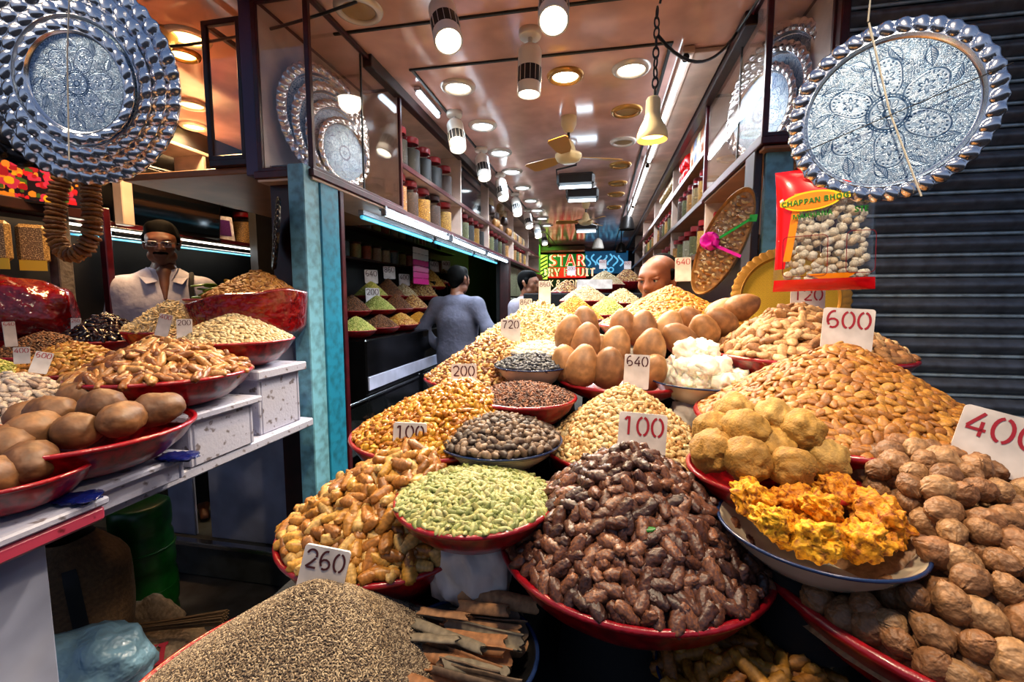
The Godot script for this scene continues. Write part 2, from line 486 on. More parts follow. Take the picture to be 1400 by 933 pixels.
	kind("pistachio", variants(4, 820, [0.0095, 0.0055, 0.0060, 0.08, 1.5, 0.8, 0.15, 0, 0.0, 0.1, 8, 9]), [Color(0.84, 0.74, 0.55), Color(0.78, 0.66, 0.46), Color(0.88, 0.80, 0.64)], 0.5, {"tex": "grain", "scale": 40.0})
	kind("pale_nut", variants(4, 840, [0.0125, 0.0060, 0.0078, 0.10, 1.5, 0.8, 0.15, 0, 0.0, 0.1, 8, 9]), [Color(0.84, 0.76, 0.70), Color(0.90, 0.84, 0.78), Color(0.74, 0.63, 0.57)], 0.5, {"tex": "grain", "scale": 40.0})
	kind("apricot", variants(4, 860, [0.0130, 0.0050, 0.0085, 0.2, 2.0, 0.8, 0.1, 0, 0.0, 0.2, 8, 9]), [Color(0.84, 0.58, 0.20), Color(0.76, 0.48, 0.15), Color(0.90, 0.70, 0.32)], 0.45, fruit)
	kind("dark_date", variants(4, 880, [0.0165, 0.0080, 0.0085, 0.14, 2.0, 0.65, 0.05, 4, 0.05, 0.1, 10, 9]), [Color(0.16, 0.07, 0.06), Color(0.22, 0.10, 0.08), Color(0.11, 0.05, 0.05)], 0.2, fruit)
	kind("lentil", variants(3, 900, [0.0060, 0.0030, 0.0042, 0.1, 1.5, 0.8, 0.0, 0, 0.0, 0.0, 6, 6]), [Color(0.80, 0.56, 0.14), Color(0.72, 0.48, 0.10), Color(0.86, 0.64, 0.22)], 0.5)
	kind("green_seed", variants(3, 920, [0.0070, 0.0030, 0.0040, 0.1, 1.5, 0.8, 0.0, 0, 0.0, 0.0, 6, 6]), [Color(0.66, 0.70, 0.34), Color(0.56, 0.60, 0.26), Color(0.76, 0.74, 0.42)], 0.5)
	kind("brown_seed", variants(3, 940, [0.0060, 0.0030, 0.0040, 0.2, 1.5, 0.8, 0.0, 0, 0.0, 0.0, 6, 6]), [Color(0.40, 0.24, 0.12), Color(0.50, 0.31, 0.16), Color(0.30, 0.18, 0.10)], 0.6)
	kind("turmeric", variants(5, 960, [0.0330, 0.0085, 0.0095, 0.22, 2.4, 0.45, 0.0, 0, 0.0, 0.25, 14, 10]), [Color(0.66, 0.42, 0.10), Color(0.58, 0.34, 0.08), Color(0.76, 0.52, 0.16)], 0.6, fruit)

func walnuts() -> Array:
	var out := []
	for k in 5:
		var no := FastNoiseLite.new()
		no.seed = 40 + k
		no.frequency = 1.3
		no.fractal_octaves = 2
		var cr := FastNoiseLite.new()
		cr.seed = 60 + k
		cr.frequency = 3.2
		cr.fractal_type = FastNoiseLite.FRACTAL_RIDGED
		cr.fractal_octaves = 2
		out.append(sheet(30, 40, true, func(i: int, j: int):
			var f := PI * i / 29.0
			var q := TAU * j / 40.0
			var d := V(cos(f), sin(f) * cos(q), sin(f) * sin(q))
			var g := 1.0 + 0.10 * no.get_noise_3d(d.x, d.y, d.z) - 0.045 * maxf(0.0, cr.get_noise_3d(d.x * 0.5, d.y, d.z))
			g += 0.085 * exp(-pow(d.z / 0.14, 2.0)) - 0.11 * exp(-pow(d.z / 0.035, 2.0))
			g += 0.12 * pow(maxf(0.0, d.x), 10.0)
			return V(0.0235 * d.x, 0.0200 * d.y, 0.0195 * d.z) * g, true))
	return out

# a craggy lump: broad swells, ledges and crumbs
func crag(sd: int, rx: float, ry: float, rz: float, a1: float, f1: float, a2: float, f2: float, nu := 34, nv := 40) -> ArrayMesh:
	var n1 := FastNoiseLite.new()
	n1.seed = sd
	n1.frequency = f1
	n1.fractal_octaves = 2
	var n2 := FastNoiseLite.new()
	n2.seed = sd + 7
	n2.frequency = f2
	n2.noise_type = FastNoiseLite.TYPE_CELLULAR
	n2.fractal_octaves = 2
	return sheet(nu, nv, true, func(i: int, j: int):
		var f := PI * i / (nu - 1)
		var q := TAU * j / nv
		var d := V(cos(f), sin(f) * cos(q), sin(f) * sin(q))
		var g := 1.0 + a1 * 2.0 * n1.get_noise_3d(d.x, d.y, d.z) + a2 * n2.get_noise_3d(d.x, d.y, d.z)
		return V(rx * d.x, ry * d.y, rz * d.z) * g, true)

func surface_at(h: Dictionary, rho: float, a: float) -> Vector3:
	return h.at + Vector3(cos(a) * rho * h.R + h.ax * (1.0 - rho), h.h * (1.0 - pow(rho, h.p)), sin(a) * rho * h.R * h.sq + h.az * (1.0 - rho))

func hidden(p: Vector3, own: Dictionary) -> bool:
	for v in volumes:
		if v == own: continue
		var to: Vector3 = EYE - p
		var len := to.length()
		to /= len
		var off: Vector3 = v.at - p
		var t := off.dot(to)
		if t < 0.0 or t > len or (off - to * t).length() > v.R * 1.3: continue
		for k in 7:
			var q: Vector3 = p + to * (t + v.R * (k - 3) * 0.3)
			var rho = Vector2(q.x - v.at.x, q.z - v.at.z).length() / v.R
			if rho < 1.0 and q.y < v.at.y + v.h * (1.0 - pow(rho, v.p)) and q.y > v.at.y - v.D: return true
	return false

func in_frame(p: Vector3) -> bool:
	var b := Basis.from_euler(Vector3(deg_to_rad(-5.43), deg_to_rad(11.13), 0))
	var q: Vector3 = (p - EYE) * b
	return q.z < -0.1 and absf(q.x / q.z) < 1.15 and absf(q.y / q.z) < 0.77

# one heap. key: kind; at: middle of its rim; R, h: radius and height; s: spacing; n: how many pieces are objects of their own
func heap(h: Dictionary) -> void:
	var k: Dictionary = kinds[h.key]
	var list := []
	var s: float = h.s
	var slant := sqrt(h.R * h.R + h.h * h.h)
	for layer in h.get("layers", 2):
		var rings := maxi(2, int(slant / s))
		for i in rings:
			var rho0 = (i + 0.5 + 0.3 * layer) / rings
			var m := maxi(1, int(TAU * rho0 * h.R / s))
			var ph := rng.randf() * TAU
			for j in m:
				var rho := clampf(rho0 + rng.randf_range(-0.35, 0.35) / rings, 0.0, (1.0 - 0.5 * s / h.R) if layer == 0 else (0.88 if h.key != "walnut" else 0.94))
				var a := ph + TAU * (j + rng.randf_range(-0.3, 0.3)) / m
				var p := surface_at(h, rho, a)
				var n := (surface_at(h, rho, a + 0.02) - surface_at(h, rho, a - 0.02)).cross(surface_at(h, minf(1.0, rho + 0.02), a) - surface_at(h, maxf(0.0, rho - 0.02), a)).normalized()
				if n.y < 0: n = -n
				if not n.is_finite() or n.length() < 0.5: n = Vector3.UP
				var up = (n + Vector3(rng.randfn(), rng.randfn(), rng.randfn()) * h.get("tilt", 0.28)).normalized()
				var d := Vector3(rng.randfn(), rng.randfn(), rng.randfn())
				d = (d - up * d.dot(up)).normalized()
				var sc = h.get("size", 1.0) * rng.randf_range(0.84, 1.14)
				var b := Basis(d, up, d.cross(up)).scaled_local(Vector3.ONE * sc)
				p += n * (h.get("lift", 0.0) - layer * h.get("deep", s * 0.42) + rng.randf_range(-0.12, 0.12) * s)
				var blocked := false
				for q in h.get("avoid", []):
					# q: x and z of a bowl that stands on this heap, y its radius; keep clear of its underside
					var off = Vector2(p.x - q.x, p.z - q.z).length() / q.y
					if off < 1.0 and p.y + 0.014 > h.bowl_base + 0.055 * off * off: blocked = true
				if blocked: continue
				list.append([Transform3D(b, p), layer, n, rng.randi() % k.meshes.size(), rng.randi() % k.palette.size()])
	var chosen := {}
	if h.get("n", 0) > 0:
		var order := range(list.size()).filter(func(i): return list[i][1] == 0 and list[i][2].dot((EYE - list[i][0].origin).normalized()) > 0.0 and in_frame(list[i][0].origin))
		order.sort_custom(func(a, b): return list[a][0].origin.distance_squared_to(EYE) < list[b][0].origin.distance_squared_to(EYE))
		for i in order:
			if chosen.size() >= h.n: break
			if hidden(list[i][0].origin, h): continue
			chosen[i] = true
			var q: Array = list[i]
			var o := obj(h.piece, k.meshes[q[3]], k.mats[q[4]])
			o.transform = q[0]
			tag(o, h.label, h.category, h.group)
	var root := Node3D.new()
	root.name = numbered(h.name)
	add_child(root)
	tag(root, h.heap_label, h.get("heap_category", h.category), "", "stuff")
	for mi in k.meshes.size():
		var own := range(list.size()).filter(func(i): return list[i][3] == mi and not chosen.has(i))
		if own.is_empty(): continue
		var mm := MultiMesh.new()
		mm.transform_format = MultiMesh.TRANSFORM_3D
		mm.use_colors = true
		mm.mesh = k.meshes[mi]
		mm.instance_count = own.size()
		for i in own.size():
			var q: Array = list[own[i]]
			mm.set_instance_transform(i, q[0])
			mm.set_instance_color(i, k.palette[q[4]].srgb_to_linear())
		var o := MultiMeshInstance3D.new()
		o.multimesh = mm
		o.material_override = k.many
		o.name = h.get("rest", "pieces")
		o.set_meta("kind", "stuff")
		root.add_child(o, true)
	var dip: float = s * h.get("dip", 0.75)
	var core := sheet(12, 32, true, func(i: int, j: int): return surface_at(h, i / 11.0 * 0.97, TAU * j / 32.0) - Vector3(0, dip, 0))
	var co := obj("filling", core, k.mats[0], root)
	co.set_meta("kind", "stuff")

# ---------------------------------------------------------------- vessels
var bowl_cache := {}
func basket(at: Vector3, R: float, D: float, label: String, style := "red", called := "basket") -> Node3D:
	var t := thing(called, label, "basket" if style == "red" else "bowl", at - Vector3(0, D, 0))
	if style == "red":
		var body := lathe([Vector2(0, 0), Vector2(0.50 * R, 0), Vector2(0.70 * R, 0.18 * D), Vector2(0.88 * R, 0.55 * D), Vector2(0.985 * R, 0.93 * D), Vector2(R, D), Vector2(0.955 * R, D), Vector2(0.84 * R, 0.58 * D), Vector2(0.62 * R, 0.22 * D), Vector2(0, 0.16 * D)], 48)
		obj("body", body, M.red_basket, t)
		obj("rim", ring(R * 0.985, maxf(0.0045, R * 0.026), 56, 8), M.red_rim, t, Vector3(0, D, 0))
	else:
		var body := lathe([Vector2(0, 0), Vector2(0.40 * R, 0), Vector2(0.44 * R, 0.03 * D), Vector2(0.62 * R, 0.22 * D), Vector2(0.84 * R, 0.6 * D), Vector2(0.96 * R, 0.93 * D), Vector2(R, D), Vector2(0.985 * R, D), Vector2(0.94 * R, 0.9 * D), Vector2(0.80 * R, 0.58 * D), Vector2(0.55 * R, 0.2 * D), Vector2(0, 0.12 * D)], 48)
		obj("body", body, M.enamel, t)
		obj("rim", ring(R, maxf(0.0022, R * 0.018), 56, 8), M.blue_rim, t, Vector3(0, D, 0))
	return t

func stand(at: Vector3, w: float, label: String, floor_y := 0.62, m := "black_cloth") -> void:
	# a crate hung with dark cloth that carries a basket, down to the table
	var hgt := at.y - floor_y
	if hgt < 0.02: return
	var o := obj("display_crate", lathe([Vector2(0, 0), Vector2(w * 1.12, 0), Vector2(w * 1.04, hgt * 0.5), Vector2(w, hgt - 0.006), Vector2(w * 0.97, hgt), Vector2(0, hgt)], 24), M[m], null, Vector3(at.x, floor_y, at.z))
	tag(o, label, "stand")

func V(x: float, y: float, z: float) -> Vector3: return Vector3(x, y, z)

func build_goods() -> void:
	make_kinds()
	# the long stepped table under black cloth
	var t := thing("display_table", "long stepped table under black cloth carrying the baskets of goods", "table", V(0.18, 0, -1.0))
	obj("top", bx(V(1.66, 0.05, 1.1), 0.01), M.black_cloth, t, V(0, 0.825, 0.25))
	obj("skirt", bx(V(1.62, 0.79, 1.06), 0.01), M.black_cloth, t, V(0, 0.40, 0.25))
	obj("step", bx(V(1.30, 1.04, 0.66), 0.01), M.black_cloth, t, V(0.03, 0.525, -0.61))
	var S := [
		{"key": "cumin", "at": V(-0.363, 0.955, -0.444), "R": 0.207, "h": 0.135, "p": 1.15, "s": 0.0027, "layers": 2, "ax": 0.01, "az": -0.035, "tilt": 0.35, "deep": 0.0013,
			"name": "cumin_heap", "heap_label": "grey-brown heap of cumin seed in the basket at the bottom left", "category": "cumin", "rest": "seeds", "v": "red", "vl": "red basket holding the grey-brown cumin seed beside the 260 sign"},
		{"key": "black_date", "at": V(0.052, 1.068, -0.700), "R": 0.200, "h": 0.150, "p": 1.35, "s": 0.0185, "n": 300, "tilt": 0.32, "piece": "black_date", "label": "dark brown wrinkled dried date in the big heap at the front", "category": "dried date", "group": "dark dried dates in the front heap",
			"name": "black_date_heap", "heap_label": "rest of the dark brown dried dates in the front heap", "rest": "dates", "v": "red", "vl": "large red basket under the dark brown dried dates in front", "layers": 3},
		{"key": "golden_date", "at": V(-0.378, 1.036, -0.728), "R": 0.182, "h": 0.140, "p": 1.45, "s": 0.0200, "n": 300, "ax": 0.05, "az": -0.02, "tilt": 0.35, "piece": "golden_date", "label": "golden yellow dried date in the heap left of the cardamom", "category": "dried date", "group": "golden dried dates left of the cardamom",
			"name": "golden_date_heap", "heap_label": "rest of the golden dried dates left of the cardamom", "rest": "dates", "v": "red", "vl": "red basket under the golden dried dates behind the 260 sign", "layers": 3},
		{"key": "cardamom", "at": V(-0.192, 1.131, -0.668), "R": 0.124, "h": 0.030, "p": 2.0, "s": 0.0078, "n": 300, "tilt": 0.4, "lift": 0.002, "piece": "cardamom_pod", "label": "pale green cardamom pod in the round red bowl", "category": "cardamom pod", "group": "green cardamom pods in the red bowl",
			"name": "cardamom_heap", "heap_label": "rest of the green cardamom pods in the red bowl", "rest": "pods", "v": "red", "D": 0.055, "vl": "small red bowl of green cardamom on a white cloth"},
		{"key": "black_cardamom", "at": V(-0.194, 1.169, -0.856), "R": 0.122, "h": 0.042, "p": 1.8, "s": 0.0125, "n": 300, "tilt": 0.4, "lift": 0.003, "piece": "black_cardamom", "label": "grey-brown black cardamom pod in the enamel bowl behind the green cardamom", "category": "cardamom pod", "group": "black cardamom pods in the enamel bowl",
			"name": "black_cardamom_heap", "heap_label": "rest of the black cardamom pods in the enamel bowl", "rest": "pods", "v": "enamel", "D": 0.055, "vl": "cream enamel bowl holding grey-brown black cardamom"},
		{"key": "raisin", "at": V(-0.349, 1.154, -0.926), "R": 0.186, "h": 0.115, "p": 1.4, "s": 0.0105, "n": 300, "ax": 0.06, "az": -0.03, "tilt": 0.4, "piece": "golden_raisin", "label": "golden raisin in the heap behind the left 100 sign", "category": "raisin", "group": "golden raisins in the left heap",
			"name": "raisin_heap", "heap_label": "rest of the golden raisins behind the left 100 sign", "rest": "raisins", "v": "red", "vl": "red basket of golden raisins behind the left 100 sign"},
		{"key": "peanut", "at": V(0.060, 1.128, -0.984), "R": 0.178, "h": 0.135, "p": 1.3, "s": 0.0098, "n": 300, "tilt": 0.4, "piece": "peanut", "label": "pale shelled nut in the heap behind the right 100 sign", "category": "nut", "group": "pale shelled nuts behind the right 100 sign",
			"name": "peanut_heap", "heap_label": "rest of the pale shelled nuts behind the right 100 sign", "rest": "nuts", "v": "red", "vl": "red basket under the pale shelled nuts in the middle"},
		{"key": "clove", "at": V(-0.172, 1.220, -1.019), "R": 0.120, "h": 0.032, "p": 1.8, "s": 0.0062, "tilt": 0.6,
			"name": "clove_heap", "heap_label": "dark brown cloves heaped in the red bowl", "category": "clove", "rest": "cloves", "v": "red", "D": 0.06, "vl": "red bowl of dark brown cloves behind the black cardamom"},
		{"key": "black_raisin", "at": V(-0.177, 1.271, -1.176), "R": 0.098, "h": 0.030, "p": 1.7, "s": 0.0105, "n": 200, "tilt": 0.4, "piece": "black_raisin", "label": "blue-black raisin in the small enamel bowl", "category": "raisin", "group": "black raisins in the enamel bowl",
			"name": "black_raisin_heap", "heap_label": "rest of the blue-black raisins in the small enamel bowl", "rest": "raisins", "v": "enamel", "D": 0.055, "vl": "enamel bowl holding blue-black raisins behind the cloves"},
		{"key": "mixed_nut", "at": V(-0.333, 1.215, -1.294), "R": 0.182, "h": 0.125, "p": 1.3, "s": 0.0110, "n": 300, "ax": 0.03, "tilt": 0.45, "piece": "mixed_nut", "label": "brown and tan nut kernel in the heap behind the 200 sign", "category": "nut", "group": "mixed nut kernels behind the 200 sign",
			"name": "mixed_nut_heap", "heap_label": "rest of the brown and tan kernels behind the 200 sign", "rest": "kernels", "v": "red", "vl": "red basket under the mixed nut kernels by the 200 sign"},
		{"key": "cashew", "at": V(-0.205, 1.300, -1.560), "R": 0.225, "h": 0.140, "p": 1.15, "s": 0.0115, "n": 300, "tilt": 0.45, "piece": "cashew", "label": "creamy white cashew in the tall heap behind the 720 sign", "category": "cashew", "group": "cashews in the tall pale heap",
			"name": "cashew_heap", "heap_label": "rest of the creamy cashews behind the 720 sign", "rest": "cashews", "v": "red", "vl": "red basket under the tall heap of creamy cashews"},
		{"key": "makhana", "at": V(-0.166, 1.292, -1.300), "R": 0.100, "h": 0.028, "p": 1.8, "s": 0.0125, "n": 150, "tilt": 0.5, "piece": "puffed_nut", "label": "round whitish nut in the cream bowl behind the black raisins", "category": "nut", "group": "whitish nuts in the cream bowl",
			"name": "whitish_nut_heap", "heap_label": "rest of the whitish nuts in the cream bowl", "rest": "nuts", "v": "enamel", "D": 0.05, "vl": "cream bowl of whitish nuts below the 720 sign"},
		{"key": "almond", "at": V(0.442, 1.216, -0.946), "R": 0.240, "h": 0.148, "p": 1.25, "s": 0.0128, "n": 300, "tilt": 0.22, "ax": 0.01, "piece": "almond", "label": "brown almond on the wide heap below the 600 sign", "category": "almond", "group": "almonds below the 600 sign",
			"name": "almond_heap", "heap_label": "rest of the brown almonds below the 600 sign", "rest": "almonds", "v": "red", "vl": "wide red basket under the almonds below the 600 sign"},
		{"key": "shell_almond", "at": V(0.520, 1.306, -1.266), "R": 0.217, "h": 0.125, "p": 1.4, "s": 0.0215, "n": 200, "ax": -0.03, "tilt": 0.35, "piece": "dried_apricot", "label": "tan wrinkled dried fruit in the heap behind the 600 sign", "category": "dried fruit", "group": "tan dried fruit behind the 600 sign",
			"name": "dried_apricot_heap", "heap_label": "rest of the tan dried fruit behind the 600 sign", "rest": "fruits", "v": "red", "vl": "red basket of tan dried fruit in front of the gold tray"},
		{"key": "walnut", "at": V(0.500, 1.072, -0.680), "R": 0.270, "h": 0.172, "p": 1.5, "ax": -0.055, "az": -0.05, "size": 0.84, "bowl_base": 1.095, "avoid": [V(0.281, 0.118, -0.628), V(0.263, 0.122, -0.743)], "s": 0.0290, "n": 250, "layers": 3, "dip": 1.3, "tilt": 0.6, "lift": -0.006, "deep": 0.022, "piece": "walnut", "label": "whole brown walnut in the big heap by the 400 sign", "category": "walnut", "group": "walnuts by the 400 sign",
			"name": "walnut_heap", "heap_label": "rest of the whole walnuts by the 400 sign", "rest": "walnuts", "v": "red", "D": 0.11, "vl": "large red basket of walnuts at the lower right"},
		{"key": "lamplit_almond", "at": V(0.245, 1.355, -1.673), "R": 0.245, "h": 0.138, "p": 1.2, "s": 0.0125, "tilt": 0.22,
			"name": "lamplit_almond_heap", "heap_label": "heap of almonds coloured for warm lamplight in front of the half-hidden man", "category": "almond", "rest": "almonds", "v": "red", "vl": "red basket under the almonds in front of the half-hidden man"},
		{"key": "lentil", "at": V(-0.13, 1.345, -2.30), "R": 0.15, "h": 0.12, "p": 1.2, "s": 0.009,
			"name": "yellow_raisin_heap", "heap_label": "small yellow heap behind the cashews", "category": "dried fruit", "rest": "pieces", "v": "red", "vl": "red basket under the small yellow heap behind the cashews"},
		{"key": "green_seed", "at": V(0.04, 1.36, -2.58), "R": 0.13, "h": 0.10, "p": 1.2, "s": 0.009,
			"name": "green_raisin_heap", "heap_label": "greenish heap right of the small yellow heap", "category": "dried fruit", "rest": "pieces", "v": "red", "vl": "red basket under the greenish heap behind the almonds"},
		{"key": "pistachio", "at": V(-0.105, 1.432, -3.25), "R": 0.18, "h": 0.11, "p": 1.3, "s": 0.012,
			"name": "speckled_nut_heap", "heap_label": "pale speckled heap on the tier below the green shop sign", "category": "nut", "rest": "nuts", "v": "red", "vl": "red basket under the pale speckled heap far back"},
		{"key": "cashew", "at": V(0.14, 1.42, -3.05), "R": 0.13, "h": 0.09, "p": 1.4, "s": 0.012,
			"name": "white_nut_heap", "heap_label": "whitish heap on the tier left of the half-hidden man", "category": "nut", "rest": "nuts", "v": "red", "vl": "red basket under the whitish heap left of the half-hidden man"},
		{"key": "pistachio", "at": V(0.04, 1.585, -4.62), "R": 0.20, "h": 0.14, "p": 1.3, "s": 0.014,
			"name": "topmost_nut_heap", "heap_label": "highest pale heap at the back with a card on top", "category": "nut", "rest": "nuts", "v": "red", "vl": "bright red basket under the highest heap at the back"},
		{"key": "mixed_nut", "at": V(0.27, 1.62, -4.80), "R": 0.16, "h": 0.14, "p": 1.3, "s": 0.014,
			"name": "back_brown_nut_heap", "heap_label": "tan heap at the back right of the highest one", "category": "nut", "rest": "nuts", "v": "red", "vl": "red basket under the tan heap at the back right"},
		{"key": "mixed_nut", "at": V(-0.33, 1.51, -4.45), "R": 0.15, "h": 0.12, "p": 1.3, "s": 0.014,
			"name": "back_mixed_nut_heap", "heap_label": "brown mixed heap at the back under the shop sign", "category": "nut", "rest": "nuts", "v": "red", "vl": "red basket under the brown mixed heap below the shop sign"},
		{"key": "turmeric", "at": V(0.190, 0.965, -0.575), "R": 0.105, "h": 0.03, "p": 2.0, "s": 0.024, "n": 90, "tilt": 0.35, "piece": "turmeric_root", "label": "dull yellow turmeric root in the low bowl at the bottom edge", "category": "turmeric root", "group": "turmeric roots at the bottom edge",
			"name": "turmeric_heap", "heap_label": "rest of the dull yellow turmeric roots at the bottom edge", "rest": "roots", "v": "enamel", "D": 0.05, "vl": "low bowl of turmeric roots under the walnut basket"},
	]
	goods(S)
	# stands
	var at_of := {}
	for h in S:
		var top: Vector3 = h.at - V(0, h.D, 0)
		var fl := 0.85
		if h.at.z < -1.28: fl = 1.05
		if h.at.z < -1.8: fl = 0.2
		if h.at.z < -2.8: fl = 1.25
		if h.at.z < -4.0: fl = 1.5
		if h.key == "cardamom": top.y = 0.965
		if top.y - fl > 0.02: stand(top, h.R * (0.5 if h.key != "cardamom" else 0.4), "black-draped stand under the " + h.vl.replace("large ", "").replace("wide ", ""), fl)
	# crumpled white cloths that prop up three bowls
	for c in [[V(-0.192, 1.02, -0.655), V(0.062, 0.062, 0.055), "crumpled white cloth propping up the cardamom bowl"], [V(0.225, 1.155, -1.110), V(0.06, 0.055, 0.05), "crumpled white cloth under the bowl of white crystals"], [V(0.225, 1.09, -0.735), V(0.07, 0.045, 0.06), "crumpled white cloth under the bowl of tan balls"]]:
		var o := obj("prop_cloth", blob(int(c[0].z * -900), c[1].x, c[1].y, c[1].z, 0.16, 2.2, 0.55, 0.0, 7, 0.05, 0.0, 20, 28), M.white_cloth, null, c[0])
		tag(o, c[2], "cloth")
	loose_goods()

func goods(S: Array) -> void:
	for h in S:
		for k in ["ax", "az"]:
			if not h.has(k): h[k] = 0.0
		if not h.has("sq"): h.sq = 1.0
		if not h.has("D"): h.D = 0.085 if h.R > 0.15 else 0.06
		volumes.append(h)
	for h in S:
		if h.has("v"): basket(h.at, h.R * 1.02, h.D, h.vl, h.v, "basket" if h.v == "red" else "enamel_bowl")
		heap(h)

func loose_goods() -> void:
	# dried coconuts, standing with their tips up
	var tray := basket(V(0.058, 1.235, -1.20), 0.165, 0.045, "red tray under the dried coconuts in the middle")
	stand(V(0.058, 1.19, -1.20), 0.10, "black-draped stand under the coconut tray", 0.85)
	for i in 4: mat("coconut_%d" % i, [Color(0.74, 0.52, 0.32), Color(0.68, 0.46, 0.28), Color(0.80, 0.58, 0.37), Color(0.64, 0.44, 0.28)][i], 0.5, {"tex": "grain", "scale": 9.0, "bump": "crease", "bamount": 0.04})
	var eggs := []
	for i in 4: eggs.append(blob(1000 + i, 0.054, 0.040, 0.040, 0.04, 1.2, 0.92, 0.20, 0, 0.0, 0.0, 18, 20))
	var cc := [V(-0.039, 1.286, -1.103), V(0.023, 1.282, -1.104), V(0.041, 1.327, -1.194), V(-0.033, 1.335, -1.190), V(0.129, 1.323, -1.190), V(0.118, 1.366, -1.285), V(0.188, 1.366, -1.298), V(0.065, 1.369, -1.295), V(-0.081, 1.354, -1.244), V(-0.042, 1.376, -1.336), V(-0.083, 1.279, -1.165), V(0.265, 1.382, -1.407), V(0.284, 1.362, -1.317), V(0.345, 1.383, -1.392), V(0.376, 1.410, -1.503), V(0.424, 1.425, -1.473), V(0.127, 1.268, -1.154), V(0.209, 1.343, -1.259), V(-0.002, 1.310, -1.214)]
	for i in cc.size():
		var o := obj("dried_coconut", eggs[i % 4], M["coconut_%d" % ((i * 7) % 4)], null, cc[i])
		var lean := V(rng.randf_range(-0.3, 0.3), 1, rng.randf_range(-0.15, 0.3)) if i < 11 else V(rng.randf_range(-0.8, 0.9), 0.7, 0.5)
		if i == 15: lean = V(1.0, 0.45, 0.2)
		o.basis = Basis(Quaternion(V(1, 0, 0), lean.normalized()))
		tag(o, "egg-shaped dried coconut behind the 640 sign, %s" % rank(cc, i), "coconut", "dried coconuts behind the 640 sign")
	mat("leaf_green", Color(0.10, 0.42, 0.08), 0.4)
	tag(obj("green_leaf", blob(5, 0.009, 0.0016, 0.004, 0.1, 1.5, 1.1, 0.0, 0, 0.0, 0.8), M.leaf_green, null, V(0.068, 1.150, -0.580), V(0.5, 0.3, 0.1)), "small green leaf lying on the dark brown dates", "leaf")
	# white sugar crystals
	basket(V(0.256, 1.250, -1.157), 0.130, 0.06, "enamel bowl heaped with white sugar crystals", "enamel", "enamel_bowl")
	mat("crystal", Color(0.97, 0.95, 0.88), 0.35, {"sub": 0.3, "bump": "crumb", "bamount": 0.1, "scale": 12.0})
	var cr := []
	for i in 4: cr.append(crag(1100 + i * 3, 0.036, 0.030, 0.033, 0.2, 1.4, 0.3, 2.0, 18, 22))
	for i in 34:
		var lay: int = 0 if i < 19 else (1 if i < 29 else 2)
		var rr: float = [0.092, 0.066, 0.03][lay]
		var a := i * 2.4
		var q := sqrt(rng.randf_range(0.05, 1.0))
		var o := obj("sugar_crystal", cr[i % 4], M.crystal, null, V(0.256 + cos(a) * rr * q - lay * 0.008, 1.256 + lay * 0.032, -1.157 + sin(a) * rr * q))
		o.rotation = V(rng.randf() * TAU, rng.randf() * TAU, 0)
		o.scale = V(1, 1, 1) * rng.randf_range(0.75, 1.1)
		tag(o, "lump of white sugar crystal in the enamel bowl", "sugar crystal", "white sugar crystals in the bowl")
	# tan balls in a red bowl
	basket(V(0.263, 1.180, -0.743), 0.118, 0.05, "red bowl of rough tan balls right of the dark dates")
	stand(V(0.263, 1.05, -0.743), 0.05, "black-draped stand under the bowl of tan balls", 0.85)
	for i in 3: mat("tan_ball_%d" % i, [Color(0.80, 0.60, 0.26), Color(0.74, 0.54, 0.22), Color(0.84, 0.66, 0.34)][i], 0.7, {"tex": "grain", "scale": 14.0, "bump": "crumb", "bamount": 0.12})
	var bl := []
	for i in 4: bl.append(crag(1200 + i, 0.034, 0.032, 0.033, 0.10, 1.2, 0.07, 3.5, 26, 30))
	var bb := [V(0.186, 1.235, -0.764), V(0.176, 1.215, -0.719), V(0.229, 1.256, -0.804), V(0.226, 1.245, -0.741), V(0.216, 1.216, -0.686), V(0.279, 1.258, -0.774), V(0.305, 1.249, -0.736), V(0.270, 1.212, -0.675), V(0.333, 1.212, -0.720), V(0.262, 1.222, -0.735), V(0.353, 1.213, -0.782), V(0.276, 1.220, -0.824), V(0.325, 1.235, -0.805), V(0.215, 1.208, -0.787)]
	for i in bb.size():
		var o := obj("tan_ball", bl[i % 4], M["tan_ball_%d" % (i % 3)], null, bb[i])
		o.rotation = V(rng.randf() * TAU, rng.randf() * TAU, 0)
		o.scale = V(1, 1, 1) * rng.randf_range(0.92, 1.12)
		tag(o, "rough tan ball in the red bowl, %s" % rank(bb, i), "ball", "rough tan balls in the red bowl")
	# deep yellow lumps in an enamel bowl
	basket(V(0.281, 1.150, -0.628), 0.114, 0.055, "blue-rimmed enamel bowl of deep yellow lumps", "enamel", "enamel_bowl")
	stand(V(0.281, 1.095, -0.628), 0.05, "black-draped stand under the bowl of yellow lumps", 1.0)
	for i in 3: mat("yellow_lump_%d" % i, [Color(0.90, 0.62, 0.05), Color(0.84, 0.54, 0.04), Color(0.94, 0.70, 0.10)][i], 0.7, {"tex": "lump_recess_tone", "scale": 9.0, "bump": "crumb", "bamount": 0.3})
	var yl := []
	for i in 5: yl.append(crag(1300 + i * 5, 0.035, 0.025, 0.029, 0.20, 1.2, 0.34, 4.4, 46, 56))
	var yy := [V(0.212, 1.164, -0.629), V(0.265, 1.160, -0.640), V(0.224, 1.152, -0.580), V(0.298, 1.163, -0.612), V(0.352, 1.168, -0.668), V(0.268, 1.142, -0.558), V(0.327, 1.143, -0.568), V(0.378, 1.153, -0.612), V(0.315, 1.148, -0.680), V(0.270, 1.130, -0.600)]
